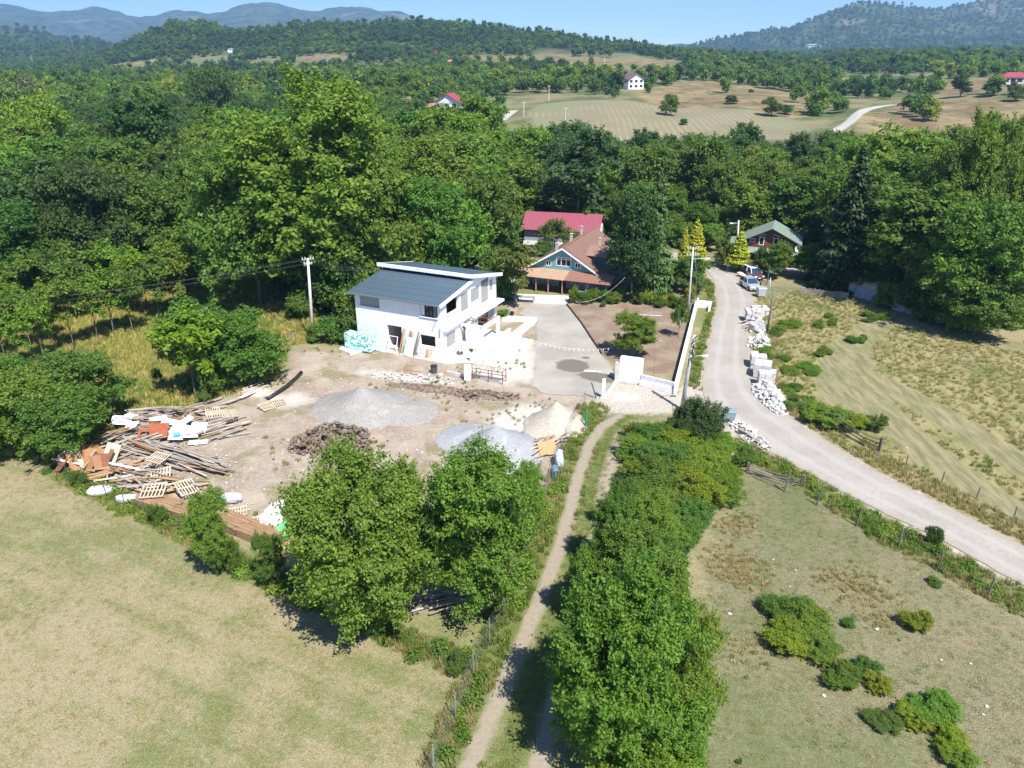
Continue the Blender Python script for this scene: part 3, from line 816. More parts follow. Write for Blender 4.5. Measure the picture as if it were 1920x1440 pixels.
PROTO = {}
def proto(key, **kw):
    """(crown mesh, trunk mesh, height, width)"""
    kind = kw.pop('kind', 'round')
    H, W = kw['H'], kw['W']; seed = kw['seed']
    mat = kw.pop('mat', M_LEAF)
    if kind == 'conifer':
        V, Q = conifer(seed, H, W, kw['n_leaf'], kw['leaf'], kw.get('tiers', 26), kw.get('droop', .25), kw.get('ragged', .2))
        cm = np_mesh('crown', V, Q, M_NEEDLE)
        m = MB(); m.tube([(0, 0, -.3), (0, 0, H * .3), (0.03 * W, 0, H * .96)], [H * .02, H * .014, H * .003], 7)
        tm = bpy.data.meshes.new('trunk'); tm.from_pydata(m.v, [], m.f); tm.materials.append(M_BARK)
        tm.polygons.foreach_set('use_smooth', [True] * len(tm.polygons)); tm.update()
    else:
        multi = kw.pop('multi', 1); r0 = kw.pop('r0', None)
        V, Q, CC, L = crown(kind=kind, **kw)
        cm = np_mesh('crown', V, Q, mat)
        tm = trunk_mesh('trunk', seed, H, W, CC, L, M_BARK, r0=r0, multi=multi, kind=kind)
    PROTO[key] = (cm, tm, H, W)

# near, leaf by leaf
proto('near_a', seed=11, H=10, W=9.0, n_clump=620, n_leaf=88000, leaf=0.115, base=0.06, cl=0.05, lobes=22)
proto('near_b', seed=12, H=10.5, W=8.0, n_clump=430, n_leaf=62000, leaf=0.125, base=0.05, cl=0.055, lobes=20, kind='tall')
proto('near_bush', seed=13, H=4, W=6, n_clump=380, n_leaf=42000, leaf=0.095, base=0.0, cl=0.055, lobes=17, kind='bush', multi=3, r0=.07)
proto('near_bush2', seed=14, H=3.4, W=5, n_clump=260, n_leaf=26000, leaf=0.095, base=0.0, cl=0.06, lobes=13, kind='bush', multi=3, r0=.06)
# middle distance
for i, (H, W, kd, b) in enumerate([(14, 10, 'round', .16), (15, 9, 'tall', .16), (13, 10.5, 'round', .14), (16, 8.5, 'tall', .14), (12, 9.5, 'round', .1)]):
    proto('mid_%d' % i, seed=30 + i, H=H, W=W, n_clump=230, n_leaf=15000, leaf=0.33, base=b * .6, cl=0.078, lobes=14, kind=kd)
proto('giant', seed=51, H=28, W=20, n_clump=900, n_leaf=80000, leaf=0.34, base=0.02, cl=0.046, lobes=38, kind='tall')
proto('giant_round', seed=52, H=17, W=15, n_clump=480, n_leaf=42000, leaf=0.30, base=0.02, cl=0.06, lobes=24)
proto('thin', seed=53, H=8, W=4.6, n_clump=60, n_leaf=3600, leaf=0.24, base=0.34, cl=0.10, lobes=8, r0=.07)
proto('mid_bush', seed=54, H=4, W=5.5, n_clump=90, n_leaf=7500, leaf=0.22, base=0.0, cl=0.10, lobes=9, kind='bush', multi=3, r0=.07)
proto('small', seed=55, H=4.5, W=4, n_clump=60, n_leaf=5000, leaf=0.17, base=0.2, cl=0.12, lobes=7)
proto('spruce', seed=61, H=20, W=8.5, kind='conifer', n_leaf=17000, leaf=0.36, droop=.35, ragged=.3)
proto('cypress', seed=62, H=10, W=4.2, kind='conifer', n_leaf=12000, leaf=0.2, droop=-.6, ragged=.22)
proto('pine', seed=63, H=13, W=10.5, n_clump=420, n_leaf=34000, leaf=0.24, base=0.15, cl=0.062, lobes=34, kind='cone', mat=M_NEEDLE)
# far
for i, (H, W, kd) in enumerate([(13, 10, 'round'), (14, 9, 'tall'), (12, 10, 'round'), (14, 8, 'tall'), (9, 12, 'round'), (17, 7.5, 'tall')]):
    proto('far_%d' % i, seed=70 + i, H=H, W=W, n_clump=60, n_leaf=1500, leaf=1.0, base=.05, cl=0.13, lobes=8, kind=kd)

GREENS = dict(bright=(0.150, 0.250, 0.042), mid=(0.108, 0.200, 0.040), dark=(0.068, 0.138, 0.036), yellow=(0.20, 0.27, 0.032),
              olive=(0.130, 0.185, 0.045), grey=(0.15, 0.19, 0.10), blue=(0.076, 0.152, 0.055), gold=(0.36, 0.35, 0.035), pine=(0.030, 0.066, 0.018),
              lime=(0.15, 0.26, 0.03))

def tree(key, x, y, h, w=None, label='', group=None, col='mid', name='broadleaf_tree', cat='tree', z=None, rz=None, rnd=random.Random(5), jit=0.12):
    cm, tm, H, W = PROTO[key]
    sz = h / H; sx = (w / W) if w else sz
    z = th(x, y) if z is None else z
    t = thing(name, label, cat, (x, y, z - 0.02), rnd.uniform(0, 6.28) if rz is None else rz, group)
    c = link_mesh('crown', cm, t, sc=(sx, sx, sz)); link_mesh('trunk', tm, t, sc=(sx, sx, sz))
    g = GREENS[col] if isinstance(col, str) else col
    c.color = tuple(max(0, v * rnd.uniform(1 - jit, 1 + jit)) for v in g) + (1,)
    return t

def treepx(key, bx, by, topy, wpx, label, col='mid', name='broadleaf_tree', group=None, base_z=None, cat='tree', Y=None, **kw):
    """a tree whose trunk stands at photo point (bx, by), reaching photo row topy, crown wpx photo pixels wide"""
    b = P(bx, by) if Y is None else PY(bx, by, Y)
    h = CAMH - b.z + slope(topy) * b.y
    depth = CP * b.y + SP * (CAMH - b.z - h * .5)
    return tree(key, b.x, b.y, max(0.4, h), wpx / FPX * depth, label, group, col, name, cat, z=(b.z if base_z is None else base_z), **kw)

def low(px, py, wpx, h, label, col='bright', name='bush', group=None, cat='bush', key='near_bush', **kw):
    b = P(px, py); w = wpx / FPX * (CP * b.y + SP * CAMH)
    return tree(key, b.x, b.y, h, w, label, group, col, name, cat, z=-.02, **kw)

# ---------------------------------------------------------------- scatter of uncountable stuff through geometry nodes
LIB = []
def lib_collection(name, meshes):
    c = bpy.data.collections.new(name)
    for i, me in enumerate(meshes):
        me = me.copy(); me.materials[0] = M_LEAF_I
        o = bpy.data.objects.new('%s_%02d' % (name, i), me); c.objects.link(o)
    LIB.append(c)
    return c

def scatter(name, pts, sc, rz, vi, tint, coll, label=None, cat=None):
    n = len(pts)
    me = bpy.data.meshes.new(name)
    me.vertices.add(n); me.vertices.foreach_set('co', np.asarray(pts, np.float32).ravel())
    for nm, arr, ty in (('sc', sc, 'FLOAT'), ('rz', rz, 'FLOAT'), ('vi', vi, 'INT')):
        a = me.attributes.new(nm, ty, 'POINT')
        a.data.foreach_set('value', np.asarray(arr, np.int32 if ty == 'INT' else np.float32).ravel())
    a = me.attributes.new('tint', 'FLOAT_VECTOR', 'POINT'); a.data.foreach_set('vector', np.asarray(tint, np.float32).ravel())
    o = bpy.data.objects.new(name, me); COL.objects.link(o)
    ng = bpy.data.node_groups.new(name + '_nodes', 'GeometryNodeTree')
    ng.interface.new_socket('Geometry', in_out='INPUT', socket_type='NodeSocketGeometry')
    ng.interface.new_socket('Geometry', in_out='OUTPUT', socket_type='NodeSocketGeometry')
    N = ng.nodes; L = ng.links
    gi = N.new('NodeGroupInput'); go = N.new('NodeGroupOutput')
    ci = N.new('GeometryNodeCollectionInfo'); ci.inputs['Collection'].default_value = coll
    ci.inputs['Separate Children'].default_value = True; ci.inputs['Reset Children'].default_value = True
    ip = N.new('GeometryNodeInstanceOnPoints'); ip.inputs['Pick Instance'].default_value = True
    def at(nm, ty):
        a = N.new('GeometryNodeInputNamedAttribute'); a.data_type = ty; a.inputs['Name'].default_value = nm
        return a.outputs['Attribute']
    cx = N.new('ShaderNodeCombineXYZ'); L.new(at('rz', 'FLOAT'), cx.inputs[2])
    L.new(gi.outputs[0], ip.inputs['Points']); L.new(ci.outputs[0], ip.inputs['Instance'])
    L.new(at('vi', 'INT'), ip.inputs['Instance Index']); L.new(cx.outputs[0], ip.inputs['Rotation'])
    L.new(at('sc', 'FLOAT'), ip.inputs['Scale']); L.new(ip.outputs[0], go.inputs[0])
    md = o.modifiers.new('scatter', 'NODES'); md.node_group = ng
    return tag(o, label, cat, kind='stuff')
# ---------------------------------------------------------------- building materials
def mat_stripes(name, c1, c2, axis='X', period=0.35, rough=0.5, metal=0.0, bump=0.4, noisy=0.25, cross=0.0, spec=0.4, rot=0.0):
    """ribbed or boarded surface: stripes along object space"""
    k = NB(name); o = k.obj()
    mp = k.n('Mapping'); k.set(mp.inputs[0], o); mp.inputs['Rotation'].default_value = (0, 0, rot)
    w = k.n('TexWave', wave_type='BANDS', bands_direction=axis, wave_profile='SAW' if cross < 0 else 'SIN'); k.set(w.inputs[0], mp.outputs[0])
    w.inputs['Scale'].default_value = 0.314 / period; w.inputs['Distortion'].default_value = 0.0
    line = k.sm(w.outputs[1], 0.0, 0.25)
    nz = k.noise(1.2, 5, 0.6, o)
    c = k.mix(line, c2, c1)
    c = k.mix(k.math('MULTIPLY', k.sm(nz, 0.3, 0.75), noisy), c, c2)
    if cross > 0:
        w2 = k.n('TexWave', wave_type='BANDS', bands_direction='Y' if axis == 'X' else 'X'); k.set(w2.inputs[0], mp.outputs[0])
        w2.inputs['Scale'].default_value = 0.314 / cross
        c = k.mix(k.math('MULTIPLY', k.sm(w2.outputs[1], 0.10, 0.0), 0.5), c, c2)
    return k.pbr(c, rough, metal, k.bump(w.outputs[1], bump, 0.05), spec)

def mat_tiles(name, cols, period=0.28, row=0.36, weather=0.5):
    k = NB(name); o = k.obj()
    w = k.n('TexWave', wave_type='BANDS', bands_direction='X'); k.set(w.inputs[0], o); w.inputs['Scale'].default_value = 0.314 / period
    w2 = k.n('TexWave', wave_type='BANDS', bands_direction='Y', wave_profile='SAW'); k.set(w2.inputs[0], o); w2.inputs['Scale'].default_value = 0.314 / row
    n1 = k.noise(0.8, 5, 0.65, o); n2 = k.noise(5, 4, 0.7, o)
    c = k.mix(k.sm(n2, 0.35, 0.65), cols[0], cols[1])
    c = k.mix(k.math('MULTIPLY', k.sm(n1, 0.45, 0.7), weather), c, cols[2])
    c = k.mix(k.math('MULTIPLY', k.sm(w2.outputs[1], 0.16, 0.0), 0.55), c, (0.08, 0.04, 0.03))
    c = k.mix(k.math('MULTIPLY', k.sm(w.outputs[1], 0.25, 0.0), 0.35), c, (0.10, 0.05, 0.035))
    h = k.math('ADD', w.outputs[1], k.math('MULTIPLY', w2.outputs[1], 0.8))
    return k.pbr(c, 0.85, 0, k.bump(h, 0.7, 0.06), 0.15)

def mat_wood(name, c1, c2, scale=1.0):
    k = NB(name); o = k.obj(); r = k.n('ObjectInfo').outputs['Random']
    mp = k.n('Mapping'); k.set(mp.inputs[0], o); mp.inputs['Scale'].default_value = (9 * scale, 0.9 * scale, 9 * scale)
    n = k.noise(1.0, 5, 0.6, mp.outputs[0])
    g = k.n('NewGeometry').outputs['Random Per Island']
    c = k.mix(k.sm(n, 0.3, 0.7), c1, c2)
    v = k.math('MULTIPLY', k.math('ADD', r, g), 0.5)
    c = k.mix(k.math('MULTIPLY', v, 0.55), c, tuple(x * 0.5 for x in c1))
    return k.pbr(c, 0.8, 0, k.bump(n, 0.3, 0.01), 0.2)

W_WHITE = mat_plain('white_render', (0.80, 0.79, 0.77), 0.85, var=0.05, scale=0.8, bump=0.15, bscale=25)
W_TRIM = mat_plain('white_trim', (0.82, 0.82, 0.81), 0.5, var=0.03)
W_CONC = mat_plain('pale_concrete', (0.60, 0.57, 0.52), 0.9, var=0.14, scale=1.5, bump=0.3)
W_GREYC = mat_plain('grey_concrete', (0.42, 0.42, 0.42), 0.85, var=0.15, scale=2.5, bump=0.3)
W_BLOCK = None
def mat_block():
    k = NB('aerated_block'); o = k.obj()
    b = k.n('TexBrick'); k.set(b.inputs[0], o)
    mp = k.n('Mapping'); k.set(mp.inputs[0], o); mp.inputs['Rotation'].default_value = (R(90), 0, 0); k.set(b.inputs[0], mp.outputs[0])
    b.inputs['Color1'].default_value = (0.68, 0.67, 0.65, 1); b.inputs['Color2'].default_value = (0.56, 0.56, 0.56, 1); b.inputs['Mortar'].default_value = (0.42, 0.41, 0.40, 1)
    b.inputs['Scale'].default_value = 1.0; b.inputs['Brick Width'].default_value = 0.6; b.inputs['Row Height'].default_value = 0.25; b.inputs['Mortar Size'].default_value = 0.012
    n = k.noise(2, 5, 0.65, o)
    c = k.mix(k.math('MULTIPLY', k.sm(n, 0.5, 0.7), 0.6), b.outputs[0], (0.76, 0.75, 0.72))
    return k.pbr(c, 0.9, 0, k.bump(n, 0.2, 0.02), 0.1)
W_BLOCK = mat_block()
R_BLUE = mat_stripes('blue_metal_roof', (0.115, 0.165, 0.205), (0.060, 0.095, 0.125), 'X', 0.42, 0.42, 0.25, 0.35, 0.15, cross=1.3)
R_RED = mat_stripes('red_metal_roof', (0.30, 0.080, 0.112), (0.22, 0.055, 0.08), 'X', 0.5, 0.55, 0.0, 0.35, 0.35)
R_GREEN = mat_stripes('green_metal_roof', (0.22, 0.28, 0.215), (0.165, 0.215, 0.165), 'X', 0.4, 0.5, 0.0, 0.3, 0.3)
T_BROWN = mat_tiles('brown_clay_tiles', ((0.20, 0.115, 0.088), (0.29, 0.175, 0.135), (0.17, 0.125, 0.10)))
T_ORANGE = mat_tiles('sunbleached_tiles', ((0.40, 0.26, 0.17), (0.50, 0.34, 0.23), (0.36, 0.20, 0.14)))
T_RED = mat_tiles('red_clay_tiles', ((0.25, 0.125, 0.095), (0.33, 0.17, 0.13), (0.21, 0.13, 0.10)))
T_MOSS = mat_tiles('mossy_tiles', ((0.27, 0.15, 0.115), (0.36, 0.21, 0.16), (0.24, 0.20, 0.15)), weather=0.7)
SHUT = mat_stripes('grey_roller_shutter', (0.36, 0.35, 0.325), (0.27, 0.26, 0.24), 'Z', 0.08, 0.6, 0, 0.3, 0.1)
SHUTD = mat_stripes('dark_shutter_box', (0.16, 0.165, 0.18), (0.12, 0.125, 0.14), 'Z', 0.3, 0.6, 0, 0.1, 0.1)
GLASS = NB('window_glass')
GLASS = GLASS.pbr((0.02, 0.026, 0.035), 0.06, 0.0, None, 0.8)
TEAL = mat_plain('teal_render', (0.155, 0.345, 0.365), 0.85, var=0.12, scale=1.0)
TEALD = mat_plain('dark_teal_board', (0.05, 0.13, 0.14), 0.8, var=0.1)
RENDERG = mat_plain('grey_wall', (0.30, 0.32, 0.35), 0.85, var=0.15)
BROWNW = mat_stripes('red_brown_boards', (0.19, 0.062, 0.028), (0.13, 0.042, 0.02), 'Z', 0.2, 0.6, 0, 0.4, 0.2)
PINKM = mat_plain('pink_wood', (0.42, 0.22, 0.19), 0.7)
DARK = mat_plain('dark_void', (0.02, 0.02, 0.022), 0.9)
STEELR = mat_plain('rusty_steel', (0.22, 0.085, 0.055), 0.8, var=0.35, scale=8)
STEELG = mat_plain('galvanised_steel', (0.45, 0.47, 0.49), 0.45, 0.6, var=0.1)
BLACKP = mat_plain('black_plastic', (0.022, 0.025, 0.028), 0.5, var=0.2)
PLANKG = mat_wood('weathered_wood', (0.30, 0.255, 0.215), (0.50, 0.45, 0.39))
PLANKB = mat_wood('brown_formwork_board', (0.27, 0.16, 0.085), (0.40, 0.26, 0.145))
PLANKO = mat_wood('orange_pine', (0.42, 0.25, 0.12), (0.52, 0.34, 0.19))
PALLET = mat_wood('pallet_wood', (0.52, 0.42, 0.30), (0.68, 0.58, 0.44))
RUSTP = mat_wood('rust_brown_sheet', (0.34, 0.165, 0.075), (0.44, 0.24, 0.12), 0.2)
WIREM = mat_plain('dark_wire', (0.10, 0.10, 0.105), 0.6, 0.3)
# ---------------------------------------------------------------- woods: candidate positions
def poisson(rng, x0, x1, y0, y1, r, n_try, ok, grow=None):
    """dart throwing with a grid; r may grow with distance"""
    pts = []; cell = {}
    X = rng.uniform(x0, x1, n_try); Y = rng.uniform(y0, y1, n_try)
    m = ok(X, Y); X = X[m]; Y = Y[m]
    for x, y in zip(X, Y):
        g = (int(x // r), int(y // r)); hit = False
        for i in (-1, 0, 1):
            for j in (-1, 0, 1):
                for (a, b) in cell.get((g[0] + i, g[1] + j), ()):
                    if (a - x) ** 2 + (b - y) ** 2 < r * r: hit = True; break
                if hit: break
            if hit: break
        if not hit:
            cell.setdefault(g, []).append((x, y)); pts.append((x, y))
    return np.array(pts)

def pxcol(X, Y): return 960 + FPX * X / (CP * Y + SP * 26)

CLEAR = [pp([(960, 560), (1180, 560), (1180, 440), (960, 455)])]
B_BARN = pp([(955, 520), (1150, 520), (1150, 448), (955, 448)])
B_BROWN = pp([(1330, 530), (1540, 530), (1560, 470), (1330, 470)])
FARH = [(845, 233, 30, 105), (1184, 166, 26, 90), (1897, 157, 30, 70), (433, 98, 8, 90), (819, 104, 8, 90), (845, 122, 9, 60), (95, 163, 9, 60), (182, 160, 12, 60), (950, 216, 16, 90), (1600, 222, 40, 120), (1650, 200, 30, 100)]
FARQ = [(PW(a, b).y, a, w, l) for a, b, w, l in FARH]
def lanes(X, Y):
    # open ground in front of the distant houses and the white lane
    p = pxcol(X, Y); m = np.zeros(X.shape, bool)
    for yy, a, w, l in FARQ: m |= (np.abs(p - a) < w) & (Y < yy + 8) & (Y > yy - l)
    return m
def ok_near(X, Y):
    pc_ = pxcol(X, Y)
    m = (sdf(X, Y, G_WOOD) > 0) & (np.abs(pxcol(X, Y) - 960) < 1150)
    m &= ~((pc_ > 950) & (pc_ < 1720) & (Y > 290))
    m &= ~lanes(X, Y)
    m &= sdf(X, Y, B_BARN) < -3
    m &= sdf(X, Y, B_BROWN) < -2
    m &= sdf(X, Y, FAR_TAN) < -2
    for g in FAR_BROWN + FAR_GREEN: m &= sdf(X, Y, g) < -1
    m &= ldist(X, Y, L_FROAD[0], 5) < 0
    m &= ldist(X, Y, L_FROAD[1], 5) < 0
    m &= ldist(X, Y, pp(ROAD_L[:6]), 8) < 0
    return m

rng = np.random.default_rng(7)
near_pts = poisson(rng, -260, 260, 84, 335, 6.3, 60000, ok_near)
order = np.argsort(near_pts[:, 1] + 0.15 * np.abs(near_pts[:, 0])); near_pts = near_pts[order]
def wood_color(x, y, rr):
    p = pxcol(x, y)
    n = float(fbm(x / 28 + 3, y / 28)) + rr.uniform(-.13, .13)
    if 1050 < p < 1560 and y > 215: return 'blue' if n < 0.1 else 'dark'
    if 700 < p < 1050 and y < 235: return 'bright' if n > -0.1 else 'mid'
    if 1040 < p < 1130 and y < 190: return 'blue'
    if p > 1120 and y < 240: return 'bright' if n > 0.02 else 'mid'
    if n > 0.2: return 'yellow'
    if n > 0.1: return 'bright'
    if n < -0.22: return 'olive'
    if n < -0.1: return 'dark'
    return 'mid'
rr = random.Random(3)
N_IND = 235
WOODLAB = [(0, 330, 'broadleaf tree of the far left wood', 'trees of the wood on the far left'),
           (330, 700, 'broadleaf tree of the wood around the giant tree', 'trees of the wood behind the left pole'),
           (700, 1130, 'broadleaf tree of the wood behind the white building', 'trees of the wood behind the houses'),
           (1130, 1560, 'broadleaf tree of the wood behind the brown house', 'trees of the wood behind the brown house'),
           (1560, 4000, 'broadleaf tree of the tall wood at the right edge', 'trees of the wood at the right edge')]
vis = 0; rest = []
for (x, y) in near_pts:
    p = float(pxcol(x, y))
    if vis < N_IND and -60 < p < 1985 and y < 262:
        h = rr.choice((9.5, 11.5, 13, 14.5, 16, 18.5)) * rr.uniform(.92, 1.08); 
        if y < 112: h *= 0.85
        if 1130 < p < 1560: h *= 0.8
        if p > 1560: h *= 1.0 if y < 125 else (.78 if y < 190 else .62)
        if p < 620 and y > 120: h *= 1.12
        if 620 < p < 1050 and y > 150: h *= 1.1
        for a, b, lab, grp in WOODLAB:
            if p < b: break
        wc = wood_color(x, y, rr)
        tone = dict(yellow='yellowish', bright='bright green', mid='medium green', dark='dark green', olive='olive green', blue='bluish green')[wc]
        row = 'front row' if y < 118 else ('middle row' if y < 175 else 'back row')
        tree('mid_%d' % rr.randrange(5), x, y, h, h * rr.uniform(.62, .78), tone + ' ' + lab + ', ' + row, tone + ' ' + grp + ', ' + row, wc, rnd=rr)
        vis += 1
    else:
        rest.append((x, y))
print('individual wood trees', vis, 'rest', len(rest))

# ---------------------------------------------------------------- far woods (uncountable): one object
FARC = lib_collection('far_tree', [PROTO['far_%d' % i][0] for i in range(6)])
MIDC = lib_collection('wood_tree', [PROTO['mid_%d' % i][0] for i in range(5)])
def inst_arrays(pts, lo, hi, nvar, seed, mood=0.0, tone=1.0, sink=0.3):
    r = np.random.default_rng(seed); n = len(pts)
    z = TH(pts[:, 0], pts[:, 1]); sc = r.uniform(lo, hi, n)
    nn = fbm(pts[:, 0] / 45 + 3, pts[:, 1] / 45) + r.uniform(-.16, .16, n) + mood
    p = pxcol(pts[:, 0], pts[:, 1])
    names = np.where(nn > 0.22, 0, np.where(nn > 0.07, 1, np.where(nn > -0.1, 2, np.where(nn > -0.2, 3, 4))))
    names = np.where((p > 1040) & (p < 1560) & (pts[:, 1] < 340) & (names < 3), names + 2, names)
    pal = np.array([GREENS[c] for c in ('yellow', 'bright', 'mid', 'blue', 'dark')]) * tone
    tint = pal[np.clip(names, 0, 4)] * r.uniform(.85, 1.15, (n, 1))
    return np.c_[pts, z - sink], sc, r.uniform(0, 6.28, n), r.integers(0, nvar, n), tint
rest = np.array(rest); rest = rest[(np.abs(pxcol(rest[:, 0], rest[:, 1]) - 960) < 1150)]
a = inst_arrays(rest, 0.5, 1.12, 5, 1)
_pc = pxcol(rest[:, 0], rest[:, 1]); a[1][(_pc > 930) & (_pc < 2100) & (rest[:, 1] > 215)] *= .68
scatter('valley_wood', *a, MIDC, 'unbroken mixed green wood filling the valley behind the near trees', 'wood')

def ok_far(X, Y):
    m = (np.abs(pxcol(X, Y) - 960) < 1120) & ~lanes(X, Y)
    m &= sdf(X, Y, FAR_TAN) < -3
    for g in FAR_BROWN + FAR_GREEN:
        if g[0][1] > 650: m &= (sdf(X, Y + 35, g) < 0) & (sdf(X, Y + 75, g) < 0)
    for g in FAR_BROWN: m &= sdf(X, Y, g) < np.where(fbm(X / 25, Y / 40, 3) > 0.2, 60, -3)
    for g in FAR_GREEN: m &= sdf(X, Y, g) < -3
    m &= ldist(X, Y, L_FROAD[0], 7) < 0
    m &= ldist(X, Y, L_FROAD[1], 7) < 0
    g = fbm(X / 70 + 11, Y / 110, 3); p = pxcol(X, Y)
    m &= ~((g > -0.02) & (Y < 1150) & (p > 960) & (p < 2100))
    m &= ~((g > 0.12) & (Y < 1150) & (p > 700))
    m &= ~((g > 0.14) & (Y < 1200) & (Y > 500) & (p < 800))
    return m
fp = poisson(rng, -420, 460, 335, 720, 8.5, 40000, ok_far)
a = inst_arrays(fp, 0.35, 0.95, 6, 2)
scatter('hillside_wood', *a, FARC, 'wood and scattered trees on the slopes across the valley', 'wood')
fp = poisson(rng, -1000, 1050, 720, 1550, 9.5, 90000, ok_far)
a = inst_arrays(fp, 0.5, 1.05, 6, 3, mood=-.08, tone=.9)
scatter('ridge_wood', *a, FARC, 'dark wooded ridge on the skyline left of centre', 'wood')
def ok_mt(X, Y): return (np.abs(pxcol(X, Y) - 960) < 1050) & ((fbm(X / 160, Y / 160 + 7, 3) > -.28))
fp = poisson(rng, -1900, 2700, 1550, 4000, 24, 90000, ok_mt)
a = inst_arrays(fp, 0.8, 1.7, 6, 4, mood=-.1, tone=.85, sink=5)
scatter('mountain_wood', *a, FARC, 'wood covering the distant mountain sides', 'wood')
# ---------------------------------------------------------------- trees one can point to
rs = random.Random(21)
T = lambda *a, **k: treepx(*a, rnd=rs, **k)
# big ones of the wood edge
T('giant', 618, 566, 142, 330, 'giant leafy tree towering over the wood behind the left concrete pole', 'bright')
T('giant_round', 490, 570, 265, 230, 'broad dark green tree left of the giant tree behind the pole', 'mid')
T('giant_round', 710, 560, 290, 190, 'tall rounded tree just right of the giant tree, behind the white building', 'bright')
T('giant_round', 800, 545, 330, 170, 'rounded tree above the blue roof of the white building', 'mid')
T('mid_0', 860, 520, 345, 130, 'light green tree above the right end of the blue roof', 'bright')
T('mid_2', 905, 500, 330, 130, 'leafy tree left of the red metal roof barn', 'mid')
T('giant_round', 40, 575, 372, 200, 'large very dark tree at the left edge of the photo behind the saplings', 'dark')
T('giant_round', 190, 545, 300, 190, 'large dark tree in the wood left of the bare golden branches', 'dark')
T('giant_round', 330, 525, 330, 180, 'rounded tree of the wood behind the row of saplings', 'mid')
T('giant_round', 425, 508, 270, 170, 'olive green tree with bare branches left of the giant tree', 'olive')
T('giant_round', 110, 430, 175, 150, 'yellow green tree crown standing out of the wood at upper left', 'yellow', Y=190)
T('giant_round', 415, 330, 124, 105, 'large very dark round tree crown in the upper left distance', 'dark', Y=330)
T('giant_round', 225, 300, 148, 52, 'small lime green round crown in the upper left distance', 'lime', Y=420)
T('far_0', 52, 200, 140, 42, 'pale grey flowering tree in the upper left distance', 'grey', Y=430)
# saplings along the west meadow
sap = [(60, 655, 545, 70), (85, 680, 560, 60), (140, 655, 520, 75), (215, 630, 505, 75), (250, 625, 500, 70), (185, 640, 520, 60), (95, 640, 530, 60),
       (40, 690, 590, 60), (10, 670, 560, 80), (300, 600, 480, 80), (330, 590, 470, 80), (375, 690, 560, 90), (20, 630, 530, 80), (270, 590, 470, 80), (350, 560, 440, 80), (145, 600, 480, 80), (230, 575, 455, 85), (60, 600, 475, 90), (110, 575, 450, 85), (400, 570, 450, 80), (420, 600, 500, 60), (-30, 620, 500, 90), (180, 560, 440, 80)]
for i, (x, y, t, w) in enumerate(sap):
    T('thin', x, y, t, w, 'slender young tree with thin crown on the yellow meadow at left', rs.choice(['bright', 'mid', 'lime']), 'thin_tree', 'slender young trees along the west meadow')
T('thin', 368, 752, 590, 120, 'young lime green tree with open crown left of the round dark bush by the yard', 'lime', 'thin_tree')
T('giant_round', 450, 715, 582, 160, 'round dense green bush tree at the meadow edge left of the dirt yard', 'mid', 'bushy_tree')
T('mid_bush', 335, 672, 600, 75, 'low bright bush left of the round bush tree', 'bright', 'bush', cat='bush')
T('mid_bush', 60, 765, 690, 110, 'small grey green bush on the meadow behind the dark thicket', 'olive', 'bush', cat='bush')
T('giant_round', 165, 800, 662, 170, 'dark green thicket tree above the junk pile at left', 'mid', 'bushy_tree')
T('giant_round', 55, 850, 700, 170, 'leafy thicket tree at the left edge above the field', 'bright', 'bushy_tree')
T('giant_round', 120, 855, 735, 150, 'shaded lower thicket tree beside the rusty sheet pile', 'mid', 'bushy_tree')
T('giant_round', -30, 850, 690, 150, 'thicket tree cut by the left edge of the photo', 'bright', 'bushy_tree')
T('giant_round', 20, 800, 665, 140, 'taller thicket tree behind the leafy one at the left edge', 'mid', 'bushy_tree')
T('mid_bush', 395, 755, 705, 40, 'small dry shrub at the meadow end above the planks', 'olive', 'bush', cat='bush')
T('small', 298, 725, 690, 20, 'small dark shrub stub on the meadow above the brush heap', 'dark', 'bush', cat='bush')
# two large trees in the foreground yard
T('near_a', 690, 1160, 858, 305, 'large broad tree in the foreground left of the chain link fence', 'bright')
T('near_b', 905, 1150, 850, 235, 'tall loose tree with feathery leaves beside the chain link fence', 'bright')
T('near_a', 625, 1110, 900, 130, 'lower left flank of the large broad foreground tree, above the orange rubble', 'mid')
T('near_a', 765, 1105, 895, 120, 'lower tree filling the right flank of the large broad foreground tree', 'bright')
T('near_b', 860, 1095, 905, 90, 'slim tree between the large broad tree and the feathery tree', 'bright')
T('near_b', 940, 1085, 905, 90, 'tree at the right flank of the feathery tree against the chain link fence', 'mid')
T('near_bush', 700, 1165, 1110, 110, 'bush under the large broad foreground tree', 'mid', 'bush', cat='bush')
T('near_b', 980, 1010, 880, 90, 'slim side tree between the feathery tree and the fence', 'bright')
T('near_b', 405, 1075, 925, 85, 'small feathery tree over the brown board stacks', 'bright', 'small_tree')
T('near_b', 512, 1100, 1005, 62, 'small feathery tree left of the big foreground tree', 'mid', 'small_tree')
T('near_bush2', 430, 1075, 1010, 55, 'low bush at the foot of the small tree by the boards', 'mid', 'bush', cat='bush')
T('near_bush2', 298, 985, 948, 36, 'small green bush on the fence line in front of the brown boards', 'mid', 'bush', cat='bush')
T('near_bush2', 150, 915, 885, 30, 'little weed bush at the fence corner below the rusty sheets', 'mid', 'bush', cat='bush')
T('near_bush2', 855, 1258, 1228, 45, 'low bush against the chain link fence at the field corner', 'mid', 'bush', cat='bush')
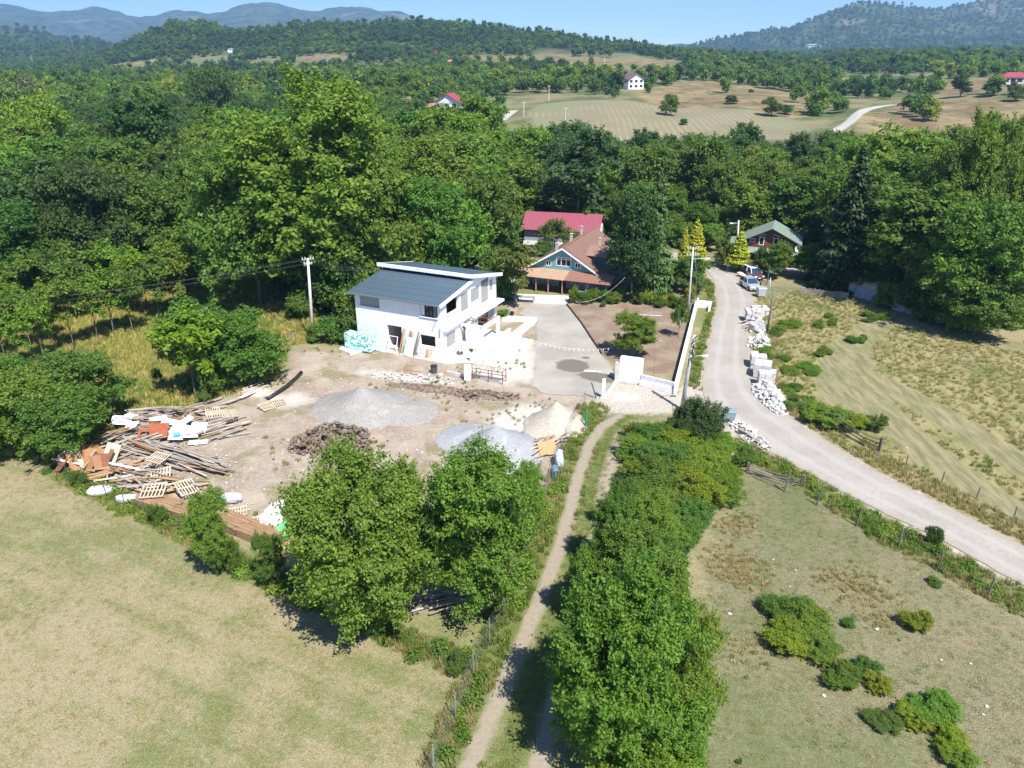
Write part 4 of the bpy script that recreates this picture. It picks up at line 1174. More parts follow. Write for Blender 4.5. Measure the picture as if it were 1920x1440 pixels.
# hedge row right of the track, from near to far
hd = [('near_a', 1170, 1410, 1085, 300, 'huge round tree in the foreground right of the track', (.125, .215, .036)),
      ('near_a', 1095, 1385, 1150, 175, 'dense tree on the left flank of the huge foreground tree', 'mid'),
      ('near_a', 1260, 1395, 1130, 165, 'dense tree on the right flank of the huge foreground tree', 'bright'),
      ('near_bush', 1200, 1475, 1380, 220, 'low bright shrub at the foot of the huge foreground tree', 'lime'),
      ('near_bush', 1285, 1440, 1370, 90, 'small shrub at the bottom right of the foreground hedge', 'bright'),
      ('near_b', 1185, 1215, 1010, 190, 'second hedge tree behind the huge foreground tree', 'mid'),
      ('near_b', 1110, 1175, 1020, 100, 'hedge tree leaning over the track behind the foreground trees', 'bright'),
      ('near_b', 1235, 1165, 1010, 110, 'right hand hedge tree behind the huge foreground tree', 'mid'),
      ('near_b', 1150, 1075, 930, 95, 'hedge tree beside the track half way to the road', 'mid'),
      ('near_b', 1215, 1070, 930, 105, 'hedge tree on the pasture side half way to the road', 'bright'),
      ('near_b', 1165, 1000, 900, 60, 'thin hedge tree where the track passes the green strip', 'mid')]
for a in hd: T(*a)
bs = [(1208, 860, 85, 1.6), (1235, 838, 90, 1.8), (1280, 850, 90, 1.9), (1325, 868, 80, 1.7), (1212, 900, 80, 1.9), (1250, 885, 100, 2.3), (1305, 900, 100, 2.2), (1355, 900, 65, 1.4), (1205, 945, 70, 2.0),
      (1240, 935, 100, 2.6), (1295, 945, 100, 2.3), (1345, 935, 75, 1.6), (1225, 985, 90, 2.6), (1280, 985, 85, 2.0), (1205, 825, 60, 1.2), (1345, 840, 50, 1.2), (1230, 1030, 90, 2.6), (1275, 1025, 60, 1.6)]
for i, (x, y, w, h) in enumerate(bs):
    low(x, y, w * 1.15, h, 'bramble bush of the thick yellow green hedge below the road junction', ['bright', 'lime', 'yellow', 'mid'][i * 7 % 4], group='bramble bushes of the hedge', rnd=rs)
T('near_bush', 1305, 832, 757, 95, 'round dark laurel bush beside the leaning concrete pole', 'dark', 'bush', cat='bush')
T('near_bush2', 1262, 820, 770, 42, 'small dark bush left of the round laurel bush', 'dark', 'bush', cat='bush')
T('near_bush2', 1390, 870, 842, 45, 'weed bush beside the rubble at the road edge', 'mid', 'bush', cat='bush')
# bushes lying in the right pasture
pb = [(1478, 1150, 85, 1.1, 'dark upper part of the largest dense bush in the lower right pasture', 'mid'), (1500, 1178, 90, 1.2, 'middle part of the largest dense bush in the pasture', 'bright'),
      (1490, 1212, 95, 1.1, 'lower left part of the largest dense bush in the pasture with yellow tips', 'yellow'), (1530, 1222, 75, .9, 'lower right end of the largest dense bush in the pasture', 'bright'),
      (1572, 1275, 62, .9, 'small thorn bush right below the largest pasture bush', 'mid'), (1630, 1262, 45, .9, 'dark upper half of the small thorn bush in the middle of the pasture', 'mid'),
      (1640, 1290, 48, .8, 'yellow tipped lower half of the small thorn bush in the middle of the pasture', 'yellow'), (1715, 1172, 50, 1.0, 'lone small bush nearest the wire fence posts in the pasture', 'yellow'),
      (1740, 1335, 85, 1.0, 'spreading thorn bush in the lower right corner of the pasture', 'bright'), (1710, 1355, 60, .8, 'yellow left part of the spreading thorn bush in the lower right corner', 'yellow'),
      (1655, 1352, 60, .5, 'flat creeping bush left of the spreading thorn bush', 'mid'), (1775, 1400, 60, .9, 'thorn bush in the lowest right corner of the pasture', 'yellow'), (1800, 1430, 60, .8, 'bush cut by the lower right edge of the photo', 'bright'),
      (1592, 1174, 24, .5, 'tiny green tuft bush above the pasture bushes', 'mid'), (1385, 1430, 10, .3, 'tiny weed at the lower edge of the pasture', 'mid'), (1750, 1095, 26, .4, 'little green weed cushion near the road fence posts', 'mid')]
for x, y, w, h, lab, c in pb: low(x, y, w * 1.1, h, lab, c, key='near_bush2', rnd=rs)
# road side and garden
T('near_bush2', 1552, 790, 762, 90, 'weed bush behind the white rubble on the roadside', 'bright', 'bush', cat='bush')
T('near_bush2', 1600, 802, 775, 60, 'yellow green weed bush above the sagging rail fence', 'yellow', 'bush', cat='bush')
T('near_bush2', 1642, 805, 778, 40, 'small weed bush right of the rail fence start', 'mid', 'bush', cat='bush')
T('near_bush', 1750, 1020, 990, 34, 'dark little shrub among the roadside weeds at right', 'dark', 'bush', cat='bush')
gb = [(1480, 620, 585, 70), (1455, 668, 628, 60), (1500, 700, 655, 80), (1530, 665, 640, 50), (1545, 605, 570, 45), (1470, 735, 700, 55), (1495, 760, 725, 60), (1600, 640, 622, 45), (1640, 598, 582, 50)]
for x, y, t, w in gb:
    for q_ in range(5): low(x + rs.uniform(-.42, .42) * w, y + rs.uniform(-.3, .3) * (y - t), w * .42, rs.uniform(.35, .8), 'low green weed clump in the golden grass between the stone piles and the mown strip', rs.choice(['bright', 'mid', 'lime']), 'weed_clump', 'weed clumps in the golden grass', 'weeds', 'near_bush2', rnd=rs)
T('pine', 1183, 560, 362, 120, 'big dark conifer with a whitewashed trunk right of the teal house', 'pine', 'conifer')
T('spruce', 1222, 545, 312, 75, 'tall narrow dark conifer behind the whitewashed one', 'dark', 'conifer')
T('mid_3', 1175, 520, 395, 70, 'dark tree between the two conifers by the teal house', 'dark')
T('cypress', 1300, 502, 412, 42, 'bright yellow conifer beside the lamp pole', 'gold', 'golden_conifer', cat='conifer')
T('cypress', 1280, 505, 425, 22, 'narrow yellow conifer left of the bright yellow one', 'gold', 'golden_conifer', cat='conifer')
T('cypress', 1382, 508, 434, 42, 'cone shaped yellow conifer in front of the brown house', 'gold', 'golden_conifer', cat='conifer')
T('mid_0', 1450, 522, 452, 52, 'round dark tree in front of the brown house gable', 'mid')
T('mid_4', 1425, 518, 462, 30, 'small dark tree under the green roof porch', 'dark')
T('mid_4', 1355, 500, 448, 34, 'greyish tree left of the brown house', 'olive')
T('mid_0', 1508, 522, 456, 60, 'leaning round tree on the lawn right of the brown house', 'mid')
T('mid_bush', 1597, 535, 480, 66, 'bright green rounded bush tree left of the thatched shed', 'bright', 'bushy_tree')
T('spruce', 1575, 540, 268, 105, 'very tall dark spruce with bare lower trunk left of the right wood', 'pine', 'spruce', cat='conifer')
T('spruce', 1545, 525, 400, 60, 'lower dark spruce beside the tall one', 'pine', 'spruce', cat='conifer')
T('giant', 1700, 520, 300, 190, 'tall green tree right of the spruce behind the shed', 'mid')
T('giant', 1765, 540, 215, 130, 'airy poplar topping the wood at right, left one of the pair', 'bright', 'poplar')
T('giant', 1835, 540, 222, 120, 'airy poplar topping the wood at right, right one of the pair', 'bright', 'poplar')
T('giant_round', 1705, 540, 430, 140, 'light green willow like tree over the thatched shed', 'bright')
T('giant_round', 1805, 612, 375, 200, 'broad dark tree over the dark shed at the right edge', 'mid')
T('giant_round', 1870, 600, 380, 160, 'dense tree behind the broad dark tree at the right edge', 'mid')
T('giant_round', 1825, 625, 505, 150, 'lower leafy tree at the corner of the golden field', 'mid')
T('giant_round', 1930, 560, 330, 150, 'tree cut by the right edge of the photo', 'dark')
T('mid_bush', 1735, 600, 560, 50, 'bush in front of the dark shed', 'bright', 'bush', cat='bush')
T('thin', 966, 575, 458, 80, 'loose tree with a thin stem standing beside the garden benches', 'olive')
T('small', 1040, 470, 415, 55, 'small loose tree in front of the red barn', 'olive')
T('near_b', 1187, 668, 592, 88, 'feathery tree in the brown garden bed behind the white gate pillar', 'bright', 'garden_tree')
T('small', 1272, 632, 575, 30, 'sparse young fruit tree by the long white wall', 'mid', 'garden_tree')
T('mid_4', 1245, 540, 495, 60, 'fruit tree in the garden behind the flower bushes', 'mid', 'garden_tree')
T('mid_4', 1300, 548, 480, 60, 'bushy tree at the garden corner beside the road bend', 'mid', 'garden_tree')
T('mid_2', 1330, 470, 420, 50, 'light tree at the road bend left of the brown house', 'bright')
gd = [(1078, 568, 538, 24, 'bright'), (1095, 570, 548, 26, 'mid'), (1112, 566, 542, 30, 'lime'), (1135, 566, 545, 30, 'mid'), (1150, 568, 550, 28, 'bright'), (1130, 575, 564, 12, 'grey'),
      (1195, 568, 550, 30, 'mid'), (1210, 562, 548, 22, 'gold'), (1235, 575, 560, 26, 'mid'), (1250, 572, 555, 26, 'gold'), (1262, 575, 555, 26, 'bright'), (1280, 578, 558, 34, 'mid'),
      (1222, 570, 552, 24, 'lime'), (1296, 560, 536, 22, 'gold'), (1160, 560, 540, 26, 'bright'), (1240, 562, 548, 20, 'dark')]
for x, y, t, w, c in gd:
    T('near_bush2', x, y, t, w, 'leafy garden plant of the border between the teal house and the brown bed', c, 'garden_bush', 'plants of the garden border', cat='bush')
T('near_bush2', 945, 592, 580, 22, 'low leafy plant at the end of the white building', 'bright', 'garden_bush', cat='bush')
for x, y, t, w in [(940, 560, 500, 60), (925, 545, 480, 60), (1075, 470, 440, 50), (1020, 478, 455, 40)]:
    T('mid_bush', x, y, t, w, 'shrub in the greenery between the white building and the red barn', 'mid', 'bush', 'shrubs around the red barn', cat='bush')
for x, y, t, w in [(655, 640, 595, 50), (620, 640, 600, 50), (590, 640, 612, 35), (560, 600, 560, 50), (680, 600, 540, 60), (640, 590, 520, 80)]:
    T('mid_bush', x, y, t, w, 'shrub at the foot of the wood left of the white building', 'mid', 'bush', 'shrubs left of the white building', cat='bush')
# single trees of the hill field across the valley
for x, y, t, w, c, lab in [(1255, 217, 176, 34, 'bright', 'lone bright tree in the middle of the tan hill field'), (1281, 234, 222, 15, 'mid', 'tiny round bush below the lone field tree'),
                           (1446, 218, 181, 38, 'mid', 'round bush tree on the brown slope above the hill field'), (1475, 215, 195, 26, 'mid', 'low bush right of the round bush tree on the slope'),
                           (1391, 250, 235, 20, 'mid', 'small round tree at the lower rim of the hill field'), (1370, 195, 178, 24, 'mid', 'bush on the brown slope left of the round bush tree'),
                           (1408, 174, 167, 10, 'dark', 'tiny bush high on the brown slope'), (1115, 178, 144, 22, 'grey', 'pale silvery spruce at the top of the hill field'),
                           (1712, 210, 180, 30, 'dark', 'dark round tree beside the far white road'), (1800, 182, 138, 36, 'dark', 'dark tree on the ridge left of the red roofed house'),
                           (1860, 180, 145, 34, 'dark', 'dark tree beside the red roofed house on the ridge'), (1905, 190, 160, 30, 'olive', 'olive tree at the right edge below the red roofed house')]:
    q = PW(x, y)
    h = q.y * slope(t) + CAMH - q.z
    tree('mid_%d' % rs.randrange(5), q.x, q.y, max(h, 1.5), w / FPX * (CP * q.y + SP * 25), lab, None, c, 'hill_tree', z=q.z, rnd=rs)
# ---------------------------------------------------------------- helpers for houses
def wall(m, f, u0, u1, top, holes=(), th_=0.25, z0=0.0, breaks=(), mi=0):
    """wall between u0 and u1 with rectangular holes (ua,ub,za,zb); top(u) gives the height; f(u,t,z) -> local point"""
    bs = sorted({u0, u1, *breaks, *[h[0] for h in holes], *[h[1] for h in holes]})
    bs = [b for b in bs if u0 <= b <= u1]
    def cell(a, b, za, zb, za2=None, zb2=None):
        za2 = za if za2 is None else za2; zb2 = zb if zb2 is None else zb2
        if max(zb - za, zb2 - za2) < 1e-3: return
        vs = [f(a, 0, za), f(b, 0, za2), f(b, th_, za2), f(a, th_, za), f(a, 0, zb), f(b, 0, zb2), f(b, th_, zb2), f(a, th_, zb)]
        m.add(vs, [(0, 3, 2, 1), (4, 5, 6, 7), (0, 1, 5, 4), (1, 2, 6, 5), (2, 3, 7, 6), (3, 0, 4, 7)], mi)
    for a, b in zip(bs[:-1], bs[1:]):
        mid = (a + b) / 2; z = z0
        for h in sorted([h for h in holes if h[0] <= mid <= h[1]], key=lambda h: h[2]):
            cell(a, b, z, h[2]); z = h[3]
        cell(a, b, z, top(a), z, top(b))
    return m

def window(par, f, ua, ub, za, zb, th_=0.25, nx=2, nz=1, frame=W_TRIM, name='window', fw=0.06, transom=None):
    """frame with glass pane, set in a hole"""
    m = MB()
    def bx(a, b, c, d, t0=0.04, t1=0.11):
        vs = [f(a, t0, c), f(b, t0, c), f(b, t1, c), f(a, t1, c), f(a, t0, d), f(b, t0, d), f(b, t1, d), f(a, t1, d)]
        m.add(vs, [(0, 3, 2, 1), (4, 5, 6, 7), (0, 1, 5, 4), (1, 2, 6, 5), (2, 3, 7, 6), (3, 0, 4, 7)])
    bx(ua, ub, za, za + fw); bx(ua, ub, zb - fw, zb); bx(ua, ua + fw, za + fw, zb - fw); bx(ub - fw, ub, za + fw, zb - fw)
    for i in range(1, nx):
        x = ua + (ub - ua) * i / nx; bx(x - fw / 2, x + fw / 2, za + fw, zb - fw, 0.045, 0.105)
    if transom: bx(ua + fw, ub - fw, transom - fw / 2, transom + fw / 2, 0.05, 0.10)
    w = m.build(name, frame, par)
    g = MB(); vs = [f(ua + .02, .08, za + .02), f(ub - .02, .08, za + .02), f(ub - .02, .085, za + .02), f(ua + .02, .085, za + .02),
                    f(ua + .02, .08, zb - .02), f(ub - .02, .08, zb - .02), f(ub - .02, .085, zb - .02), f(ua + .02, .085, zb - .02)]
    g.add(vs, [(0, 3, 2, 1), (4, 5, 6, 7), (0, 1, 5, 4), (1, 2, 6, 5), (2, 3, 7, 6), (3, 0, 4, 7)])
    g.build('pane', GLASS, w)
    return w

def boxf(par, name, mat, f, ua, ub, ta, tb, za, zb):
    m = MB(); vs = [f(ua, ta, za), f(ub, ta, za), f(ub, tb, za), f(ua, tb, za), f(ua, ta, zb), f(ub, ta, zb), f(ub, tb, zb), f(ua, tb, zb)]
    m.add(vs, [(0, 3, 2, 1), (4, 5, 6, 7), (0, 1, 5, 4), (1, 2, 6, 5), (2, 3, 7, 6), (3, 0, 4, 7)])
    return m.build(name, mat, par)

# ---------------------------------------------------------------- the white unfinished house
HO = Vector((-7.67, 77.78, 0)); HA = R(-25)
def HL(x, y, z=0.0):
    c, s = math.cos(HA), math.sin(HA)
    return Vector((HO.x + c * x - s * y, HO.y + s * x + c * y, z))
wh = thing('house', 'white two storey house under construction with two blue metal roofs', 'house', HO, HA)
FR = lambda u, t, z: (u, t, z)                    # front wall, outside towards -y
SD = lambda u, t, z: (-t, u, z)                   # right wall, outside towards +x
BK = lambda u, t, z: (u, 13.6 - t, z)
LF = lambda u, t, z: (-10.9 + t, u, z)
def top_side(u): return 6.15 + 0.125 * u if u <= 6.9 else 7.42 - (u - 6.9) * 0.205
m = MB()
wall(m, FR, -10.9, -0.25, lambda u: 6.15, [(-10.25, -7.65, 4.75, 6.05), (-2.4, -0.25 - .05, 4.6, 6.0), (-6.85, -4.95, 0.0, 2.95), (-2.6, -0.7, 1.2, 2.45)])
m.build('front_wall', W_WHITE, wh)
m = MB()
wall(m, SD, 0, 6.9, top_side, [(1.4, 4.05, 4.55, 6.0), (4.65, 6.42, 3.95, 5.95), (1.2, 3.3, 0.85, 2.35), (4.9, 5.9, 0.0, 2.55)])
wall(m, SD, 6.9, 13.6, top_side, [(7.05, 9.15, 4.35, 5.9), (9.6, 11.5, 3.55, 6.25), (11.8, 12.7, 4.5, 5.8), (8.7, 13.0, 0.4, 2.7)])
m.build('side_wall', W_WHITE, wh)
m = MB(); wall(m, BK, -10.65, -0.25, lambda u: 6.0, [(-8, -6, 1, 2.3), (-4, -2, 4, 5.4)]); m.build('rear_wall', W_WHITE, wh)
m = MB(); wall(m, LF, 0.25, 6.9, top_side, []); wall(m, LF, 6.9, 13.35, top_side, [(9, 10.5, 4.2, 5.6)]); m.build('end_wall', W_WHITE, wh)
m = MB(); m.bb(-10.6, -0.3, 0.3, 13.3, 2.9, 3.05); m.bb(-10.6, -0.3, 0.3, 13.3, 0.0, 0.1)
m.bb(-4.6, -4.4, 0.3, 6.5, 0.1, 2.9); m.bb(-7.2, -7.0, 0.3, 6.5, 0.1, 2.9); m.bb(-5.0, -4.85, 0.3, 6.5, 3.05, 6.1); m.build('inner_floor_and_partitions', W_CONC, wh)
# clerestory between the two roofs
m = MB(); m.bb(-10.65, -10.3, 6.95, 7.15, 7.1, 7.5); m.bb(-0.9, -0.3, 6.95, 7.15, 7.1, 7.5)
m.bb(-6.0, -5.9, 6.95, 7.1, 7.1, 7.5); m.bb(-3.0, -2.9, 6.95, 7.1, 7.1, 7.5); m.build('clerestory_posts', W_WHITE, wh)
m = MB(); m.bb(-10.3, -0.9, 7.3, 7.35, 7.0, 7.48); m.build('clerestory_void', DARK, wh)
# roofs
m = MB(); m.slab([(-11.6, -0.55, 6.22), (0.22, -0.55, 6.22), (0.22, 7.1, 7.18), (-11.6, 7.1, 7.18)], 0.09)
lr = m.build('lower_roof', R_BLUE, wh)
m = MB()
for i in range(28):
    x = -11.4 + i * 0.425
    m.beam((x, -0.54, 6.235), (x, 7.05, 7.19), 0.035, 0.035)
m.build('standing_rib', R_BLUE, lr)
m = MB(); m.beam((-11.65, -0.6, 6.16), (0.25, -0.6, 6.16), 0.12, 0.12); m.build('gutter', SHUTD, lr)
m = MB(); m.slab([(0.2, -0.5, 6.24), (0.42, -0.5, 6.24), (0.42, 7.1, 7.2), (0.2, 7.1, 7.2)], 0.30); m.build('verge_board', W_TRIM, lr)
m = MB(); m.slab([(-11.9, 6.35, 7.86), (0.55, 6.35, 7.86), (0.55, 13.9, 6.22), (-11.9, 13.9, 6.22)], 0.10)
ur = m.build('upper_roof', R_BLUE, wh)
m = MB()
for i in range(29):
    x = -11.75 + i * 0.425
    m.beam((x, 6.37, 7.875), (x, 13.85, 6.24), 0.035, 0.035)
m.build('standing_rib', R_BLUE, ur)
m = MB(); m.bb(-12.0, 0.65, 6.2, 6.36, 7.5, 7.9); m.slab([(0.53, 6.36, 7.9), (0.7, 6.36, 7.9), (0.7, 14.0, 6.26), (0.53, 14.0, 6.26)], 0.38)
m.slab([(-12.0, 6.36, 7.9), (-11.88, 6.36, 7.9), (-11.88, 14.0, 6.26), (-12.0, 14.0, 6.26)], 0.38); m.build('fascia', W_TRIM, ur)
# shutters, windows, sills
s1 = boxf(wh, 'roller_shutter', SHUT, FR, -10.25, -7.65, 0.06, 0.10, 4.75, 6.05)
boxf(wh, 'sill', W_TRIM, FR, -10.4, -7.5, -0.10, 0.12, 4.66, 4.75)
boxf(wh, 'sill', W_TRIM, FR, -2.5, -0.2, -0.12, 0.12, 4.51, 4.6)
w = window(wh, FR, -1.9, -0.9, 4.6, 6.0, nx=2, frame=DARK, name='window')
boxf(wh, 'window_leaf', SHUTD, FR, -0.80, -0.42, 0.02, 0.08, 4.65, 5.95)
boxf(wh, 'window_leaf', W_TRIM, FR, -2.35, -1.95, 0.1, 0.16, 4.65, 5.95)
for (a, b, c, d, mt) in ((4.65, 6.42, 3.95, 5.95, SHUT), (7.05, 9.15, 4.35, 5.9, SHUT), (9.6, 11.5, 3.55, 6.25, SHUT), (11.8, 12.7, 4.5, 5.8, SHUT), (1.2, 3.3, 0.85, 2.35, SHUT), (11.4, 12.9, 0.4, 2.7, SHUT)):
    boxf(wh, 'roller_shutter', mt, SD, a, b, 0.06, 0.10, c, d)
    boxf(wh, 'sill', W_TRIM, SD, a - .08, b + .08, -0.10, 0.12, c - .09, c)
boxf(wh, 'shutter_box', SHUTD, SD, 9.6, 11.5, 0.02, 0.055, 5.75, 6.25)
boxf(wh, 'sill', W_TRIM, SD, 1.3, 4.15, -0.12, 0.12, 4.46, 4.55)
m = MB(); m.bb(0.0, 0.42, 0.4, 6.6, 3.0, 3.12); m.bb(0.0, 0.9, 6.6, 14.0, 2.75, 3.02); m.build('ledge', W_TRIM, wh)
m = MB(); m.bb(0.002, 0.06, 4.9, 5.15, 0.1, 1.9); m.build('door_leaf', PLANKO, wh)
m = MB(); m.tube([(-0.4, -0.05, 4.5), (-0.95, -0.12, 3.2)], 0.03, 6); m.tube([(-0.1, -0.06, 3.45), (0.25, -0.3, 3.4), (0.3, -0.3, 3.2)], 0.05, 6); m.build('drain_pipe', STEELG, wh)
m = MB(); m.tube([(-11.0, 0.3, 6.08), (-11.8, -0.6, 5.98)], 0.06, 8); m.build('rain_spout', W_TRIM, wh)
# unfinished entrance frame and terrace on the right side
m = MB(); m.bb(0.02, 3.6, 3.6, 9.4, 0.0, 0.55); m.bb(3.6, 3.85, 3.4, 9.6, 0.0, 1.05); m.bb(3.85, 5.2, 6.0, 9.6, 0.0, 0.45); m.bb(0.02, 3.6, 3.35, 3.6, 0.0, 0.9); m.build('terrace', W_WHITE, wh)
m = MB(); m.bb(0.0, 0.25, 6.35, 6.6, 0.55, 2.75); m.bb(2.6, 2.95, 4.1, 4.4, 0.55, 2.75); m.bb(2.6, 2.95, 8.2, 8.55, 0.55, 2.75); m.bb(0.9, 2.6, 4.1, 4.3, 0.55, 2.55)
m.bb(0.05, 2.95, 4.1, 4.45, 2.55, 2.8); m.bb(2.6, 2.95, 4.4, 8.3, 2.55, 2.8); m.build('entrance_frame', W_WHITE, wh)
m = MB(); m.beam((0.1, 5.4, 2.86), (2.7, 5.4, 2.86), .07); m.beam((0.1, 6.9, 2.86), (2.7, 6.9, 2.86), .07); m.beam((1.4, 4.3, 2.92), (1.4, 8.0, 2.92), .08); m.beam((2.75, 4.3, 2.86), (2.75, 8.3, 2.86), .07); m.build('steel_joists', STEELR, wh)
# white apron, garden path and edge slabs around the house
def slabobj(name, pts, z, mat, thick, label, cat, jag=0.15):
    o = polysheet(name, [Vector((p[0], p[1])) for p in pts], z, mat, jag=jag, thick=thick)
    return tag(o, kind='structure')
slabobj('house_apron', [HL(-11.2, -0.8), HL(0.9, -1.1), HL(3.6, 0.4), HL(6.8, 4.6), HL(6.8, 9.5), HL(5.3, 9.6), HL(3.9, 3.3), HL(0.3, 3.3), HL(0.1, 0.0), HL(-10.9, 0.0)], 0.06, W_CONC, 0.10, '', '', 0.35)
slabobj('garden_path', pp([(945, 592), (1006, 596), (1006, 604), (948, 655), (930, 650), (985, 604), (940, 603)]), 0.07, W_CONC, 0.10, '', '')
slabobj('patio', pp([(972, 552), (1070, 556), (1062, 571), (1000, 568), (960, 560)]), 0.08, mat_plain('white_patio', (0.74, 0.72, 0.68), 0.8, var=0.05), 0.10, '', '', 0.0)

# ---------------------------------------------------------------- teal house with tiled roofs
th0 = P(1053.75, 552)
tl = thing('house', 'teal gabled house with brown tiled roof and open porch on posts', 'house', th0, R(-23))
GX, GZ0 = -0.7, 2.2
def gtop(u): return 6.0 - abs(u - GX) * 0.60
m = MB()
wall(m, lambda u, t, z: (u, 2.0 + t, z), -5.7, 5.1, gtop, [(-3.2, -2.4, 3.25, 3.98), (-1.65, 0.5, 3.4, 4.65), (1.05, 1.9, 3.35, 4.1)], z0=GZ0, breaks=(GX,))
m.build('gable_wall', TEAL, tl)
m = MB(); wall(m, lambda u, t, z: (u, 3.2 + t, z), -5.7, 5.1, lambda u: 2.6, [(-4.9, -4.0, 0.8, 2.0), (-3.4, -2.2, 0.7, 2.0), (-1.6, -0.6, 0.0, 2.1), (0.3, 1.4, 0.7, 2.0)], z0=0)
wall(m, lambda u, t, z: (-5.7 + t, u, z), 3.4, 14, lambda u: 2.95, []); wall(m, lambda u, t, z: (5.1 - t, u, z), 2.25, 14, lambda u: 2.5, [(4, 5.5, 1, 2)]); m.build('lower_wall', RENDERG, tl)
for (a, b, c, d) in ((-4.9, -4.0, 0.8, 2.0), (-3.4, -2.2, 0.7, 2.0), (0.3, 1.4, 0.7, 2.0)): window(tl, lambda u, t, z: (u, 3.2 + t, z), a, b, c, d)
for (a, b, c, d, n, tr) in ((-3.2, -2.4, 3.25, 3.98, 2, None), (-1.65, 0.5, 3.4, 4.65, 3, 4.35), (1.05, 1.9, 3.35, 4.1, 2, None)):
    window(tl, lambda u, t, z: (u, 1.94 + t, z), a, b, c, d, nx=n, transom=tr, fw=0.09)
RD = 15.0
def roofslab(par, name, mat, q, t=0.14): 
    mm = MB(); mm.slab(q, t); return mm.build(name, mat, par)
def tiled(par, name, mat, origin, ux, vy, L_, W_, t=0.14):
    """slab with its own axes so tile rows run across the slope"""
    mm = MB(); mm.bb(0, L_, 0, W_, -t, 0)
    o = mm.build(name, mat, par)
    ux = Vector(ux).normalized(); vy = Vector(vy).normalized(); n = ux.cross(vy)
    M = Matrix((ux, vy, n)).transposed().to_4x4(); M.translation = Vector(origin)
    o.matrix_local = M
    return o
sl = math.sqrt(1 + .36)
rl = tiled(tl, 'roof', T_BROWN, (-6.35, 1.5 + RD, 2.62), (0, -1, 0), (1, 0, 0.60), RD, 5.65 * sl)
rr2 = tiled(tl, 'roof', T_BROWN, (6.3, 1.5, 1.80), (0, 1, 0), (-1, 0, 0.60), RD, 7.0 * sl)
m = MB(); m.tube([(GX, 1.5, 6.05), (GX, 1.5 + RD, 6.05)], 0.13, 8); m.build('ridge_tiles', T_RED, tl)
m = MB(); m.beam((-6.3, 1.46, 2.58), (GX, 1.46, 5.93), .10, .22); m.beam((6.2, 1.46, 1.82), (GX, 1.46, 5.93), .10, .16); m.build('barge_board', W_TRIM, tl)
porl = tiled(tl, 'porch_roof', T_ORANGE, (-5.9, -0.45, 2.15), (1, 0, 0), (0, 1, 0.30), 6.3, 2.6, .10)
porr = tiled(tl, 'porch_roof', T_RED, (0.42, -0.45, 2.17), (1, 0, 0), (0, 1, 0.31), 6.4, 2.6, .10)
for x in (-5.8, -3.85, -2.05, 0.0, 3.4, 6.2):
    m = MB(); m.bb(x - .07, x + .07, -.07, .07, 0, 2.1); m.build('porch_post', PINKM, tl)
m = MB(); m.bb(2.2, 3.9, -0.1, 0.05, 0, 0.8); m.bb(3.9, 6.2, 0.3, 0.45, 0, .8); m.build('porch_parapet', RENDERG, tl)
m = MB(); m.bb(2.4, 2.9, 3.1, 3.18, 0.1, 2.05); m.build('door', W_TRIM, tl)
for (x, y, z0, z1) in ((-2.2, 3.6, 4.9, 6.1), (-1.0, 6.2, 5.7, 7.0), (-0.9, 10.5, 5.9, 7.2), (2.8, 7.6, 4.5, 6.4)):
    m = MB(); m.bb(x - .17, x + .17, y - .17, y + .17, z0, z1); m.bb(x - .22, x + .22, y - .22, y + .22, z1, z1 + .08); m.build('chimney', mat_plain('chimney_render', (0.5, 0.42, 0.38), .9), tl)
m = MB(); m.tube([(-2.9, 4.2, 4.5), (-2.9, 4.2, 7.2)], 0.03, 5); m.beam((-3.3, 4.2, 7.0), (-2.5, 4.2, 7.0), .03); m.beam((-3.2, 4.2, 6.7), (-2.6, 4.2, 6.7), .03); m.build('antenna', STEELG, tl)
# dormer wing to the right
tiled(tl, 'dormer_roof', T_MOSS, (1.6, 4.6, 4.55), (1, 0, 0), (0, 1, 0.42), 5.6, 2.7)
tiled(tl, 'dormer_roof', T_MOSS, (7.2, 9.5, 4.55), (-1, 0, 0), (0, -1, 0.42), 5.6, 2.7)
m = MB(); wall(m, lambda u, t, z: (u, 4.95 + t, z), 2.6, 6.9, lambda u: 4.5, [], z0=2.2); wall(m, lambda u, t, z: (6.9 - t, u, z), 5.2, 9.1, lambda u: 4.6 + (0.5 if 6 < u < 8 else 0), [], z0=2.2); m.build('dormer_wall', TEALD, tl)

# ---------------------------------------------------------------- red roofed barn behind
b0 = P(982.5, 458)
bn = thing('barn', 'long barn with pinkish red metal roof behind the teal house', 'barn', b0, R(-13))
m = MB(); wall(m, FR, 0, 12.6, lambda u: 3.0, [(3.6, 5.9, 1.2, 2.9), (7.0, 8.0, 1.2, 2.4)])
wall(m, lambda u, t, z: (12.6 - t, u, z), 0.25, 7.5, lambda u: 3.0 + (u if u < 3.75 else 7.5 - u) * .5, [], breaks=(3.75,)); wall(m, lambda u, t, z: (t, u, z), 0.25, 7.5, lambda u: 3.0 + (u if u < 3.75 else 7.5 - u) * .5, [], breaks=(3.75,))
m.build('wall', RENDERG, bn)
m = MB(); m.bb(-.1, 12.7, -.12, -.02, 0, 0.7); m.build('plinth', W_WHITE, bn)
m = MB(); m.bb(12.603, 12.66, 0, 7.5, 0, 2.9); m.build('side_wall', W_WHITE, bn)
tiled(bn, 'roof', R_RED, (-0.5, -0.7, 2.75), (1, 0, 0), (0, 1, .5), 13.5, 5.0, .06)
tiled(bn, 'roof', R_RED, (13.0, 8.2, 2.75), (-1, 0, 0), (0, -1, .5), 13.5, 5.0, .06)

